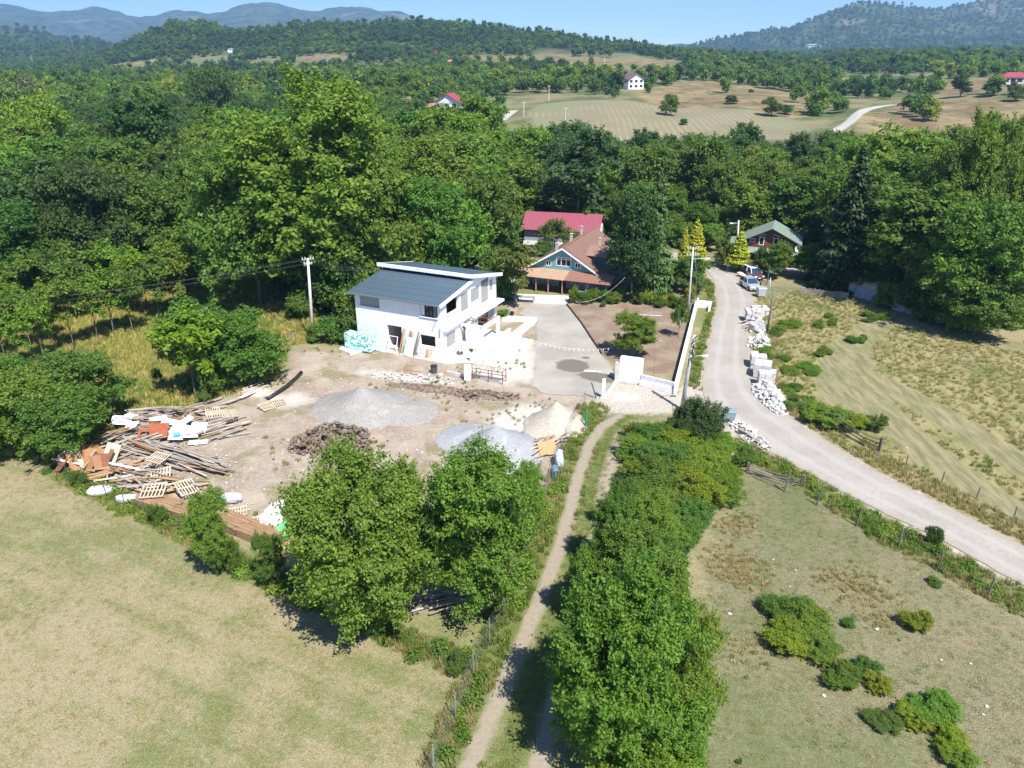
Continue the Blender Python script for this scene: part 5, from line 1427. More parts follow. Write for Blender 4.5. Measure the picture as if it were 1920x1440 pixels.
# ---------------------------------------------------------------- small roofs behind the white house
q = P(755, 560)
h = thing('shed', 'low shed with a rusty hipped roof peeping over the upper blue roof', 'shed', (q.x - 1, q.y, 0), R(-25))
m = MB(); m.bb(-3, 3, -2.2, 2.2, 0, 4.4); m.build('wall', RENDERG, h)
m = MB(); m.add([(-3.4, -2.6, 4.4), (3.4, -2.6, 4.4), (3.4, 2.6, 4.4), (-3.4, 2.6, 4.4), (-1, 0, 6.0), (1, 0, 6.0)], [(0, 1, 5, 4), (1, 2, 5), (2, 3, 4, 5), (3, 0, 4), (0, 3, 2, 1)]); m.build('roof', T_MOSS, h)
q = P(950, 530)
h = thing('shed', 'small whitewashed shed with a rusty tin roof left of the teal house', 'shed', (q.x, q.y + 1, 0), R(-20))
m = MB(); m.bb(-3.6, 3.6, -2, 2, 0, 2.3); m.build('wall', W_WHITE, h)
m = MB(); m.slab([(-2.4, -2.3, 2.45), (4.4, -2.3, 2.45), (4.2, 2.4, 3.0), (-2.2, 2.4, 3.0)], .08); m.build('roof', T_RED, h)
m = MB(); m.slab([(-4, -2.2, 2.4), (-2.45, -2.25, 2.5), (-2.3, 2.3, 3.0), (-3.9, 2.2, 2.8)], .2); m.build('roof_sheet', mat_plain('white_tarpaulin', (.7, .7, .7), .6), h)

# ---------------------------------------------------------------- brown house with green roof
b1 = P(1396, 493)
br = thing('house', 'red brown wooden house with sage green roof beside the road bend', 'house', (b1.x, b1.y, 0), R(-20.5))
br.scale = (.84, .84, .84)
def btop(u): return 6.9 - abs(u - 4.2) * 0.5
m = MB(); wall(m, FR, 0, 8.6, btop, [(0.5, 1.35, 4.0, 4.75), (2.1, 3.0, 3.6, 5.1), (4.6, 5.5, 3.6, 5.1), (6.6, 7.3, 4.0, 4.6)], z0=3.0, breaks=(4.2,)); m.build('gable_wall', BROWNW, br)
m = MB(); wall(m, lambda u, t, z: (u, 1.2 + t, z), 0, 8.6, lambda u: 3.0, [(1, 2.2, .9, 2.2), (3.4, 4.4, 0, 2.2), (5.4, 6.8, .9, 2.2)]); wall(m, SD_ := (lambda u, t, z: (8.6 - t, u, z)), 1.45, 6.8, lambda u: 4.4, []); wall(m, lambda u, t, z: (t, u, z), 1.45, 6.8, lambda u: 4.4, [])
m.bb(0, 8.6, -1.0, -.9, 0.1, 0.9); m.build('wall', BROWNW, br)
for a in ((0.5, 1.35, 4.0, 4.75), (2.1, 3.0, 3.6, 5.1), (4.6, 5.5, 3.6, 5.1), (6.6, 7.3, 4.0, 4.6)): window(br, lambda u, t, z: (u, t - .08, z), *a, nx=1, fw=.12)
for cx, a in ((2.55, 1), (5.05, -1)):      # sloping heads of the tall windows
    m = MB(); z0 = 5.1; l = cx - .45; r_ = cx + .45; hl, hr = (.25, .62) if a > 0 else (.62, .25)
    m.prism([(l, z0), (r_, z0), (r_, z0 + hr), (l, z0 + hl)], 'y', -.06, -.005); o = m.build('window_head', GLASS, br)
    m = MB(); m.beam((l, -.07, z0 + hl), (r_, -.07, z0 + hr), .06, .10); m.beam((l, -.07, z0), (l, -.07, z0 + hl), .06, .08); m.beam((r_, -.07, z0), (r_, -.07, z0 + hr), .06, .08); m.build('frame', W_TRIM, o)
sl2 = math.sqrt(1.25)
tiled(br, 'roof', R_GREEN, (-1.0, 7.0, 4.42), (0, -1, 0), (1, 0, .5), 8.0, 5.2 * sl2, .12)
tiled(br, 'roof', R_GREEN, (9.6, -1.0, 4.32), (0, 1, 0), (-1, 0, .5), 8.0, 5.4 * sl2, .12)
m = MB(); m.slab([(-1.0, -1.6, 2.45), (9.2, -1.6, 2.45), (9.2, 0.0, 3.15), (-1.0, 0.0, 3.15)], .1); m.build('porch_roof', R_GREEN, br)
for x in (0, 2.8, 5.7, 8.5):
    m = MB(); m.bb(x - .08, x + .08, -1.45, -1.3, 0, 2.45); m.build('porch_post', BROWNW, br)
m = MB(); m.bb(-1, 9.5, -3.2, -1.5, 0, .12); m.build('porch_step', W_CONC, br)
m = MB(); m.slab([(-3.4, 1, 3.3), (-1.0, 1, 3.6), (-1.0, 7, 3.6), (-3.4, 7, 3.3)], .1); m.build('lean_to_roof', R_GREEN, br)
# satellite dish on the corner
d = thing('satellite_dish', 'white satellite dish at the right corner of the brown house', 'dish', br.matrix_basis @ Vector((9.2, -0.6, 2.6)), R(-20))
m = MB()
for i in range(6):
    pass
prof = [(0.0, 0.0), (.25, .03), (.45, .1), (.62, .2)]
vs = []; fs = []
for r_, z_ in prof:
    for kx in range(16):
        a = kx * math.pi / 8; vs.append((r_ * math.cos(a), -z_, r_ * math.sin(a)))
for i in range(3):
    for kx in range(16): fs.append((i * 16 + kx, i * 16 + (kx + 1) % 16, (i + 1) * 16 + (kx + 1) % 16, (i + 1) * 16 + kx))
m.add([(x, y, z + .9) for x, y, z in vs], fs); m.build('bowl', W_TRIM, d)
m = MB(); m.tube([(0, 0.05, -2.6), (0, 0.05, .9)], .04, 6); m.tube([(0, 0, .4), (0, -.5, .9)], .02, 5); m.build('mast', STEELG, d)
# ---------------------------------------------------------------- poles and wires
ro = random.Random(77)
def pole_top(bx, by, tx, ty):
    b = P(bx, by); t = PY(tx, ty, b.y); return b, t
def pole(bx, by, tx, ty, label, mat, r0=0.16, r1=0.10, arms=(), lamp=None, kind='utility_pole', square=False, bundle=False, z=0.0, Y=None):
    b, t = pole_top(bx, by, tx, ty)
    if Y: b = PY(bx, by, Y); b.z = th(b.x, b.y); t = PY(tx, ty, Y)
    o = thing(kind, label, 'pole', b); d = t - b
    m = MB(); m.tube([(0, 0, -.3), d * .5, d], [r0, (r0 + r1) / 2, r1], 8 if not square else 4); m.build('shaft', mat, o, smooth=not square)
    for (f, w, a) in arms:
        c = d * f; v = Vector((math.cos(a), math.sin(a), 0)) * w / 2
        m = MB(); m.beam(c - v, c + v, .09, .10)
        cr = m.build('crossarm', STEELG, o)
        m = MB()
        for s in (-.9, -.45, .45, .9): m.tube([c + v * s + Vector((0, 0, .05)), c + v * s + Vector((0, 0, .24))], .045, 6)
        m.build('insulator', W_TRIM, cr)
    if lamp:
        f, dx, dy, dz = lamp; c = d * f
        m = MB(); m.tube([c, c + Vector((dx * .6, dy * .6, dz * .9)), c + Vector((dx, dy, dz))], .035, 6); la = m.build('lamp_arm', STEELG, o)
        m = MB(); e = c + Vector((dx, dy, dz)); m.box(e + Vector((dx * .15, 0, 0)), (.55, .26, .12)); m.build('lamp_head', W_TRIM, la)
    if bundle:
        m = MB()
        for i in range(7):
            z0 = .99 - i * .05; p = d * z0
            m.tube([p + Vector((ro.uniform(-.3, .3), -.12, 0)), p + Vector((ro.uniform(-.35, .35), -.2, -.35)), p + Vector((ro.uniform(-.2, .2), -.14, -.7))], .05, 5)
        m.build('cable_bundle', BLACKP, o)
    return b, t
pA = pole(587, 637, 577, 484, 'tall pale concrete pole standing at the wood edge left of the white building', W_CONC, .2, .13, arms=((.985, 1.3, .3), (.93, .9, .3)))
pB = pole(1278, 768, 1302, 628, 'leaning grey concrete pole with black cable bundle beside the track entrance', W_GREYC, .21, .13, lamp=(.72, 1.1, -.1, .1), bundle=True)
pC = pole(1290, 588, 1300, 463, 'pale pole with two crossarms at the end of the long white wall', W_CONC, .15, .09, arms=((.98, 1.5, .1), (.88, 1.5, .1)), lamp=(.82, 1.6, -.2, .15))
pC2 = pole(1307, 578, 1304, 482, 'thin dark green steel pole right beside the pale crossarm pole', TEALD, .06, .05)
pD = pole(1438, 621, 1453, 537, 'leaning brown wooden pole between the stone piles and the golden field', mat_wood('old_pole_wood', (.2, .17, .13), (.3, .26, .2)), .13, .1)
pE = pole(1440, 586, 1445, 521, 'thin grey metal post behind the leaning wooden pole', STEELG, .05, .04)
pF = pole(1381, 492, 1385, 413, 'concrete pole behind the cone shaped yellow conifer', W_CONC, .17, .12, lamp=(.93, -1.0, -.2, .05))
def wire(a, b, sag, label, name='cable', r=.018, mat=None, cat='cable', n=18, group=None):
    m = MB(); pts = []
    for i in range(n + 1):
        t = i / n; p = a.lerp(b, t); p.z -= sag * 4 * t * (1 - t); pts.append(p)
    m.tube(pts, r, 4)
    return tag(m.build(name, mat or WIREM), label, cat, group)
tA = pA[1]
for i, (dx, zf) in enumerate(((-.6, .98), (.0, .98), (.6, .98), (-.4, .93), (.4, .93))):
    s = tA + Vector((dx, dx * .3, (zf - 1) * 9.7 + .1))
    wire(s, s + Vector((-62, -10, -3.5)), 1.6, 'power line running from the left concrete pole to the far left over the saplings', group='power lines left of the concrete pole', r=.008)
    wire(s, HL(-10.5 + i * .3, 8, 6.9), .5, 'power line from the left concrete pole down to the white building', group='power lines to the white building', r=.008)
wire(pB[1], pC[1] + Vector((-.5, 0, 0)), .5, 'overhead cable between the leaning pole and the crossarm pole', r=.012)
wire(pD[1], Vector((pD[1].x + 30, pD[1].y - 34, 3.2)), 1.0, 'thick black cable from the wooden pole sagging over the golden field', r=.022)
wire(pD[1] - Vector((0, 0, .5)), Vector((pD[1].x + 30, pD[1].y - 34, 2.4)), 1.1, 'thin lower cable from the wooden pole sagging over the golden field', r=.012)
wire(pF[1], pC[1], 1.2, 'overhead cable from the crossarm pole to the pole by the brown house', r=.012)
wire(P(1079, 566, .9), PY(1172, 520, 97), 1.0, 'white rope rising from the garden plants to the dark conifer', 'rope', .011, W_TRIM, 'rope')

# ---------------------------------------------------------------- gate, walls
def wallseg(m, a, b, th_, z0, z1):
    a = Vector(a); b = Vector(b); d = (b - a).normalized(); n = Vector((-d.y, d.x)) * th_ / 2
    m.add([(*(a - n), z0), (*(b - n), z0), (*(b + n), z0), (*(a + n), z0), (*(a - n), z1), (*(b - n), z1), (*(b + n), z1), (*(a + n), z1)],
          [(0, 3, 2, 1), (4, 5, 6, 7), (0, 1, 5, 4), (1, 2, 6, 5), (2, 3, 7, 6), (3, 0, 4, 7)]); return m
gA = P(1160, 714).to_2d(); gB = P(1193, 719).to_2d(); gC = P(1265, 737).to_2d(); gD = P(1306, 572).to_2d()
g = thing('gate_pillar', 'tall thick white wall block at the driveway entrance', 'wall', (*gA, 0))
u = (gB - gA).normalized(); n = Vector((-u.y, u.x))
m = MB(); wallseg(m, n * .35 , (gB - gA) + n * .35 + u * .45, .7, 0, 2.55); m.build('block', W_WHITE, g)
m = MB(); wallseg(m, -u * .22 - n * .1 , -u * .22 + n * .30, .40, 0, 1.95); m.build('side_post', W_CONC, g)
m = MB(); wallseg(m, -u * .1 - n * .25, (gB - gA) - n * .25, .25, 0, .3); m.build('footing', W_CONC, g)
fw = thing('wall', 'low wall of grey aerated blocks on a white plinth beside the gate pillar', 'wall', (*gB, 0), math.atan2((gC - gB).y, (gC - gB).x))
L_ = (gC - gB).length
m = MB(); m.bb(.45, L_ + .1, -.30, .0, 0, .48); m.build('plinth', W_WHITE, fw)
m = MB(); m.bb(.45, L_ - .2, .003, .25, 0, 1.05); m.build('block_wall', W_BLOCK, fw)
lw = thing('wall', 'long white garden wall running from the gate corner along the road', 'wall', (*gC, 0), math.atan2((gD - gC).y, (gD - gC).x))
L_ = (gD - gC).length
m = MB(); m.bb(-.3, L_, -.2, .12, 0, 1.0); m.build('wall_body', W_WHITE, lw)
m = MB(); m.bb(-.3, L_, .13, .20, 0, .8); m.build('dark_lining', BLACKP, lw)
m = MB(); m.bb(L_ - 1.0, L_ - .7, -1.9, -.2, 0, .9); m.bb(L_ - 2.4, L_ - 1.0, -1.9, -1.6, 0, .7); dr = m.build('culvert_head', W_WHITE, lw)
m = MB(); m.tube([(L_ - 1.7, -1.95, .3), (L_ - 1.7, -1.99, .3)], .22, 12); m.build('culvert_opening', DARK, dr)
q = P(1131, 746); o = thing('gate_post', 'slim white square post at the left side of the driveway entrance', 'post', q, R(-15)); m = MB(); m.bb(-.14, .14, -.14, .14, 0, 2.0); m.build('shaft', W_TRIM, o); m = MB(); m.bb(-.3, .3, -.3, .3, 0, .12); m.build('footing', W_CONC, o)
m = MB(); wallseg(m, P(1137, 744).to_2d(), P(1158, 712).to_2d(), .3, 0, .14); tag(m.build('threshold_beam', W_CONC), 'white concrete strip on the ground between the two gate posts', 'kerb')
m = MB(); wallseg(m, P(1062, 571).to_2d(), P(1090, 606).to_2d(), .12, 0, .18); wallseg(m, P(1090, 606).to_2d(), P(1128, 664).to_2d(), .12, 0, .18); tag(m.build('kerb', BLACKP), 'dark edging strip between the grey driveway and the brown bed', 'kerb')
m = MB(); m.tube([P(1118, 746), PY(1109, 717, P(1118, 746).y)], .07, 6); tag(m.build('leaning_stake', TEALD), 'dark leaning stake left of the slim white gate post', 'stake')
m = MB(); m.beam(P(1095, 695, .06), P(1128, 697, .06), .12, .08); tag(m.build('plank', W_TRIM), 'white plank lying across the damp patch on the driveway', 'plank')
m = MB(); m.beam(P(1198, 590, .04), P(1242, 592, .04), .08, .06); tag(m.build('plank', W_TRIM), 'thin white batten lying in the brown bed', 'plank')
# peg line over the driveway
a = P(1005, 640, 1.0); b = P(1150, 652, 1.1)
pl = thing('flag_line', 'sagging line with small white tags across the driveway', 'line', (0, 0, 0))
m = MB(); pts = [a.lerp(b, i / 16) - Vector((0, 0, .5 * 4 * (i / 16) * (1 - i / 16))) for i in range(17)]; m.tube(pts, .008, 4); m.build('cord', W_TRIM, pl)
for p in pts[1:-1:1]:
    m = MB(); m.bb(p.x - .03, p.x + .03, p.y - .01, p.y + .01, p.z - .22, p.z); m.build('tag', W_TRIM, pl)

# ---------------------------------------------------------------- heaps
def heap(name, cx, cy, rx, ry, h, mat, label, cat='heap', seed=1, rough=.25, ex=1.25, off=(0, 0), second=None):
    c = P(cx, cy); n = 64
    g = np.linspace(-1.25, 1.25, n); X, Y = np.meshgrid(g, g)
    r = np.sqrt((X - off[0]) ** 2 + (Y - off[1]) ** 2) * (1 + .28 * fbm(X * 1.6 + seed, Y * 1.6, 3))
    Z = h * np.clip(1 - r, 0, 1) ** ex
    if second: 
        r2 = np.sqrt(((X - second[0]) / second[2]) ** 2 + ((Y - second[1]) / second[2]) ** 2) * (1 + .3 * fbm(X * 2 + 9, Y * 2, 3)); Z = np.maximum(Z, h * second[3] * np.clip(1 - r2, 0, 1) ** ex)
    Z = Z * (1 + rough * fbm(X * 4 + seed, Y * 4, 4)) + np.where(Z > 0, rough * .35 * fbm(X * 9, Y * 9 + seed, 3), 0) - np.where(Z <= 0, .35, 0)
    V = np.stack([X * rx, Y * ry, Z], -1).reshape(-1, 3)
    i = np.arange(n - 1)[:, None] * n + np.arange(n - 1)[None]; Q = np.stack([i, i + 1, i + n + 1, i + n], -1).reshape(-1, 4)
    keep = (V[Q].max(axis=1)[:, 2] > 0)
    me = np_mesh(name, V, Q[keep], mat, smooth=True)
    o = link_mesh(name, me, loc=(c.x, c.y, -.02), rz=R(-12)); return tag(o, label, cat)
def mat_grain(name, c1, c2, s=6):
    k = NB(name); p = k.obj(); a = k.noise(s, 5, .7, p); b = k.noise(.9, 5, .6, p)
    c = k.mix(k.sm(a, .35, .65), c1, c2); c = k.mix(k.math('MULTIPLY', k.sm(b, .5, .75), .4), c, tuple(x * 1.3 for x in c2))
    return k.pbr(c, .95, 0, k.bump(a, .6, .05), .1)
GS = mat_grain('grey_sand', (.235, .22, .20), (.33, .315, .29)); GG = mat_grain('blue_grey_gravel', (.235, .24, .25), (.37, .375, .38), 11)
GP = mat_grain('pale_sand', (.36, .31, .25), (.48, .43, .36)); GB = mat_grain('brown_rubble', (.085, .06, .045), (.26, .195, .15), 4)
heap('sand_heap', 702, 770, 5.0, 4.7, 2.2, GS, 'large grey sand heap in the middle of the dirt yard', seed=3, off=(-.25, .05), second=(.45, .1, .75, .3))
heap('gravel_heap', 912, 836, 4.1, 4.2, 2.4, GG, 'blue grey gravel heap near the chain link fence', seed=5, rough=.15, off=(.25, -.15), second=(-.45, .3, .7, .3))
heap('sand_heap', 1042, 795, 2.9, 3.4, 2.3, GP, 'pale beige sand heap against the track fence', seed=8, rough=.15)
heap('rubble_heap', 615, 832, 3.6, 2.1, 1.1, GB, 'long low heap of brown rubble and roots in front of the grey sand heap', seed=12, rough=1.3, ex=.8)
heap('rubble_heap', 905, 742, 4.0, 1.0, .45, GB, 'low brown earth ridge in front of the steel trestle', seed=22, rough=1.2, ex=.8)
heap('rubble_heap', 800, 728, 4.5, .9, .35, GB, 'low reddish earth ridge in front of the white building', seed=25, rough=1.2, ex=.8)
heap('rubble_heap', 640, 634, 1.6, 1.2, .7, GB, 'small brown brush heap at the foot of the left concrete pole', seed=32, rough=1.2)
heap('rubble_heap', 552, 632, 1.4, 1.0, .6, GB, 'small dry brush heap left of the left concrete pole', seed=35, rough=1.2)
heap('rubble_heap', 725, 920, 2.2, 2.2, .6, mat_grain('pale_rubble', (.35, .3, .25), (.6, .56, .5), 3), 'pale rubble mound behind the big foreground tree', seed=42, rough=1.1)
heap('rubble_heap', 480, 735, 2.0, 1.2, .5, mat_grain('pinkish_rubble', (.35, .26, .2), (.55, .46, .4), 3), 'pinkish rubble patch left of the black pipe', seed=45, rough=1.1)
heap('rubble_heap', 565, 1040, 2.3, 2.6, .9, mat_grain('brick_rubble', (.42, .16, .09), (.6, .38, .26), 3), 'orange brick rubble heap beside the white and green bags', seed=52, rough=1.1)
heap('brush_heap', 285, 785, 3.4, 2.0, .9, mat_grain('brushwood', (.22, .17, .13), (.38, .31, .25), 5), 'heap of dry brown brushwood behind the plank pile', seed=62, rough=1.2)

# ---------------------------------------------------------------- stones
def rock_mesh(seed, flat=.6):
    r = random.Random(seed); import bmesh
    bm = bmesh.new(); bmesh.ops.create_icosphere(bm, subdivisions=1, radius=.5)
    for v in bm.verts: v.co *= r.uniform(.7, 1.25); v.co.z *= flat
    for v in bm.verts:
        for ax in range(3): v.co[ax] = max(-.42, min(.42, v.co[ax]))
    me = bpy.data.meshes.new('stone'); bm.to_mesh(me); bm.free(); me.materials.append(W_STONE); return me
W_STONE = mat_plain('white_limestone', (.52, .50, .475), .9, var=.14, scale=2, bump=.3)
rocks = [rock_mesh(i, .35 + .25 * (i % 3)) for i in range(6)]
def rubble(name, pts, n, h, smin, smax, label, seed, mat=None, cat='rubble'):
    """a poured heap of broken stone nobody could count: one mesh"""
    r = random.Random(seed); poly = np.array([(v.x, v.y) for v in pts]); cx, cy = poly.mean(0)
    V = []; Fc = []; k = 0
    x0, y0 = poly.min(0); x1, y1 = poly.max(0); done = 0
    while done < n:
        x = r.uniform(x0, x1); y = r.uniform(y0, y1)
        s = float(sdf(np.array([x]), np.array([y]), poly)[0])
        if s < 0: continue
        me = rocks[r.randrange(6)]; sz = r.uniform(smin, smax) * (1 if r.random() < .8 else 1.6)
        M = Matrix.Translation((x, y, min(h, s * .8) * r.random() ** .5 + sz * .12)) @ Euler((r.uniform(-.6, .6), r.uniform(-.6, .6), r.uniform(0, 6.3))).to_matrix().to_4x4() @ Matrix.Diagonal((sz, sz * r.uniform(.5, 1), sz * r.uniform(.6, 1), 1))
        o = len(V); V += [tuple(M @ v.co) for v in me.vertices]; Fc += [tuple(i + o for i in p.vertices) for p in me.polygons]; done += 1
    m = MB(); m.add(V, Fc); o = m.build(name, mat or W_STONE); return tag(o, label, cat, kind='stuff')
rubble('stone_rubble', pp([(1412, 722), (1440, 716), (1462, 735), (1480, 765), (1478, 779), (1450, 774), (1425, 752), (1410, 735)]), 420, .9, .25, .6, 'big spill of broken white stone slabs at the roadside', 1)
rubble('stone_rubble', pp([(1403, 640), (1420, 628), (1442, 632), (1445, 652), (1420, 657), (1402, 650)]), 240, .8, .2, .5, 'heap of small white rubble with a red scrap between the two stone rows', 2)
rubble('stone_rubble', pp([(1398, 604), (1420, 598), (1436, 610), (1432, 628), (1405, 622)]), 160, .6, .25, .6, 'mixed white blocks and boards behind the small rubble heap', 3)
rubble('stone_rubble', pp([(1362, 792), (1385, 790), (1430, 820), (1450, 845), (1430, 852), (1400, 830)]), 120, .25, .2, .5, 'stones scattered along the near road edge below the grey bin', 4)
rubble('stone_rubble', pp([(880, 690), (900, 684), (905, 700), (885, 706)]), 20, .2, .12, .3, 'white rubble beside the white block pillar in the yard', 5)
rubble('stone_rubble', pp([(700, 700), (780, 700), (860, 712), (850, 722), (770, 718), (700, 712)]), 90, .15, .15, .4, 'white plaster rubble strewn in front of the white building', 6)
rubble('yard_litter', [Vector((v[0], v[1])) for v in pp([(560, 690), (800, 740), (1080, 760), (1060, 830), (940, 900), (760, 900), (560, 960), (420, 900), (450, 800)])], 520, .02, .05, .16, 'small stones and chips strewn over the dirt yard', 7)
rubble('yard_litter', pp([(1140, 720), (1260, 745), (1330, 760), (1340, 790), (1180, 775), (1130, 760)]), 160, .02, .04, .14, 'small stones on the sandy junction between track and road', 8)
rubble('yard_litter', pp([(180, 850), (420, 830), (480, 960), (400, 970), (180, 900)]), 220, .1, .06, .22, 'broken bits lying around the junk pile', 9)
for i, (x, y, s) in enumerate([(1368, 1151, .5), (1431, 1150, .35), (1545, 1305, .45), (1450, 1050, .3), (1492, 1070, .3), (1715, 990, .2), (1765, 1238, .3), (1820, 1245, .3), (1850, 1325, .4), (1700, 840, .3), (640, 822, .5), (690, 836, .4), (715, 802, .4),
                               (660, 862, .3), (420, 800, .3), (1644, 1180, .5), (1480, 1100, .25), (1580, 1115, .2), (1600, 1095, .2), (1843, 1340, .3), (1238, 640, .5), (1175, 870, .25), (1160, 900, .25)]):
    q = P(x, y); o = link_mesh('stone', rocks[i % 6], loc=(q.x, q.y, .03), rz=i * 1.3, sc=(s * .65, s * .5, s * .4)); tag(o, 'pale field stone lying loose in the short grass or dirt', 'stone', 'loose pale stones')
# stacked pallets of blocks
def stack(px_, py_, nx, ny, nz, bw, bd, bh, rz, label, seed, mess=.03, mat=None):
    r = random.Random(seed); c = P(px_, py_)
    t = thing('block_stack', label, 'stack', (c.x, c.y, 0), rz)
    m = MB(); m.bb(-nx * bw / 2, nx * bw / 2, -ny * bd / 2, ny * bd / 2, .0, .1); m.build('pallet', PALLET, t)
    for k in range(nz):
        for i in range(nx):
            for j in range(ny):
                if k == nz - 1 and r.random() < .12: continue
                if 0 < i < nx - 1 and 0 < j < ny - 1 and k < nz - 1: continue
                m = MB(); m.box((0, 0, 0), (bw * .95, bd * .95, bh * .93), rz=r.uniform(-mess, mess) * 3)
                o = m.build('block', mat or W_STONE, t, loc=((i - (nx - 1) / 2) * bw + r.uniform(-mess, mess), (j - (ny - 1) / 2) * bd + r.uniform(-mess, mess), .1 + (k + .5) * bh))
    return t
stack(1420, 686, 2, 3, 3, .8, .6, .42, R(-12), 'farthest white block stack of the near roadside row', 1)
stack(1428, 704, 2, 3, 3, .85, .6, .45, R(-22), 'middle white block stack of the near roadside row', 2)
stack(1431, 722, 2, 2, 3, .6, .6, .45, R(-10), 'nearest left white block stack above the rubble spill', 3)
stack(1446, 719, 1, 2, 3, .6, .6, .42, R(-25), 'nearest right narrow block stack above the rubble spill', 4)
stack(1411, 602, 3, 3, 4, .6, .5, .34, R(-10), 'untidy stack of flat white blocks at the far end of the stone rows', 5, .1)
stack(1425, 590, 3, 3, 3, .6, .6, .3, R(8), 'low block stack behind the untidy one near the parked cars', 6, .1)
stack(1418, 618, 2, 2, 2, .9, .6, .35, R(20), 'small grey block stack with a tilted board on top', 7, .1, W_GREYC)

# ---------------------------------------------------------------- timber: planks, pallets, sheets
plank_meshes = {}
def plank_mesh(kind, L_, w=.14, t=.045):
    key = (kind, round(L_, 1), w, t)
    if key not in plank_meshes:
        m = MB(); m.bb(-w / 2, w / 2, -L_ / 2, L_ / 2, -t / 2, t / 2)
        me = bpy.data.meshes.new('plank'); me.from_pydata(m.v, [], m.f); me.materials.append({'g': PLANKG, 'b': PLANKB, 'o': PLANKO, 'p': PALLET, 'w': W_TRIM}[kind]); plank_meshes[key] = me
    return plank_meshes[key]
def planks(poly, n, ang, jit, lens, label, group, kinds='ggggb', zmax=1.15, tilt=.09, seed=1, w=.15, name='plank'):
    r = random.Random(seed); pts = pp(poly); arr = np.array([(v.x, v.y) for v in pts]); x0, y0 = arr.min(0); x1, y1 = arr.max(0); k = 0
    while k < n:
        x = r.uniform(x0, x1); y = r.uniform(y0, y1); s = float(sdf(np.array([x]), np.array([y]), arr)[0])
        if s < 0: continue
        L_ = r.choice(lens); z = .06 + min(zmax, .15 + s * .7) * r.random() ** .7 + .1
        o = link_mesh(name, plank_mesh(r.choice(kinds), L_, r.choice((w, w * .7, w * 1.3))), loc=(x, y, z))
        o.rotation_euler = (r.uniform(-tilt, tilt), r.uniform(-.35, .35), ang + r.gauss(0, jit)); tag(o, label, 'plank', group); k += 1
def wang(a, b):      # direction of a photo line on the ground, as rotation of a plank lying along its +y
    p, q = P(*a), P(*b); return math.atan2((q - p).y, (q - p).x) - math.pi / 2
planks([(225, 800), (270, 775), (330, 768), (372, 775), (370, 800), (310, 812), (240, 825)], 48, wang((250, 800), (350, 790)), .25, (2.5, 3.2, 4), 'weathered grey plank in the heap behind the white sheets', 'planks behind the white sheets', seed=1)
planks([(200, 822), (240, 805), (300, 830), (290, 850), (225, 850)], 29, wang((205, 845), (285, 815)), .3, (2, 3, 3.6), 'grey plank left of the red brown board in the junk pile', 'planks left of the red brown board', seed=2)
planks([(385, 800), (440, 788), (445, 805), (440, 822), (395, 825)], 24, wang((385, 815), (445, 797)), .2, (2, 2.8), 'plank of the small stack right of the white sheets', 'planks right of the white sheets', seed=3, kinds='gggp')
planks([(240, 845), (300, 835), (390, 862), (408, 885), (360, 890), (270, 865)], 81, wang((250, 842), (400, 884)), .10, (3.5, 4.5, 5.2), 'long grey plank of the parallel stack in the middle of the junk pile', 'long parallel planks', seed=4, zmax=.7)
planks([(190, 890), (250, 880), (350, 900), (378, 925), (300, 930), (200, 915)], 51, wang((200, 890), (370, 915)), .45, (2, 2.8, 3.5), 'short mixed plank of the front heap along the field fence', 'planks of the front heap', seed=5, kinds='gggobp')
planks([(165, 888), (250, 875), (240, 890), (180, 900)], 12, wang((165, 893), (245, 877)), .25, (3, 3.6), 'orange pine plank lying over the front heap', 'orange pine planks', seed=6, kinds='o', zmax=1.0)
planks([(345, 770), (430, 750), (440, 760), (380, 780)], 10, wang((368, 775), (436, 752)), .12, (3.5, 4.2), 'pale plank lying apart at the top of the junk pile', 'pale planks apart from the pile', seed=7, kinds='pgp', zmax=.3)
planks([(990, 835), (1045, 815), (1060, 822), (1020, 860), (992, 858)], 24, wang((990, 842), (1055, 815)), .25, (1.6, 2.6, 3.2), 'pale board of the small heap against the chain link fence', 'boards against the chain link fence', seed=8, kinds='ppgo', zmax=.5)
planks([(790, 1105), (870, 1085), (890, 1110), (850, 1145), (800, 1140)], 45, wang((790, 1125), (880, 1100)), .12, (2.2, 3), 'dark weathered log under the feathery tree', 'logs under the feathery tree', seed=9, kinds='g', w=.12, name='log')
planks([(1395, 604), (1432, 606), (1430, 622), (1400, 624)], 10, wang((1396, 615), (1430, 605)), .8, (1.5, 2), 'loose batten sticking out of the roadside blocks', 'battens among the roadside blocks', seed=10, kinds='pg', zmax=.6)
planks([(1370, 805), (1420, 820), (1448, 846), (1400, 838)], 9, wang((1375, 812), (1445, 845)), .25, (1.8, 2.4), 'old fence rail lying among the near roadside stones', 'old rails among the roadside stones', seed=11, kinds='g', zmax=.3)
planks([(465, 728), (500, 722), (490, 745), (455, 745)], 6, wang((455, 738), (490, 722)), .3, (1.8, 2.4), 'pale lath on the pinkish rubble patch', 'laths on the pinkish rubble', seed=12, kinds='pw', zmax=.2)
rubble('earth_clods', pp([(545, 830), (580, 812), (630, 800), (690, 806), (705, 825), (690, 850), (630, 862), (570, 858), (540, 848)]), 420, 1.5, .15, .55, 'brown clods, roots and stones of the long rubble heap', 11, GB, 'earth')
planks([(560, 830), (680, 815), (690, 840), (580, 850)], 22, 1.2, .9, (.8, 1.3, 1.8), 'short dead root or stick in the brown rubble heap', 'sticks in the brown rubble heap', kinds='g', zmax=1.0, seed=14, w=.06, name='stick')
rubble('earth_clods', pp([(835, 738), (900, 732), (985, 742), (960, 752), (880, 752)]), 130, .4, .12, .4, 'brown clods along the earth ridge by the steel trestle', 12, GB, 'earth')
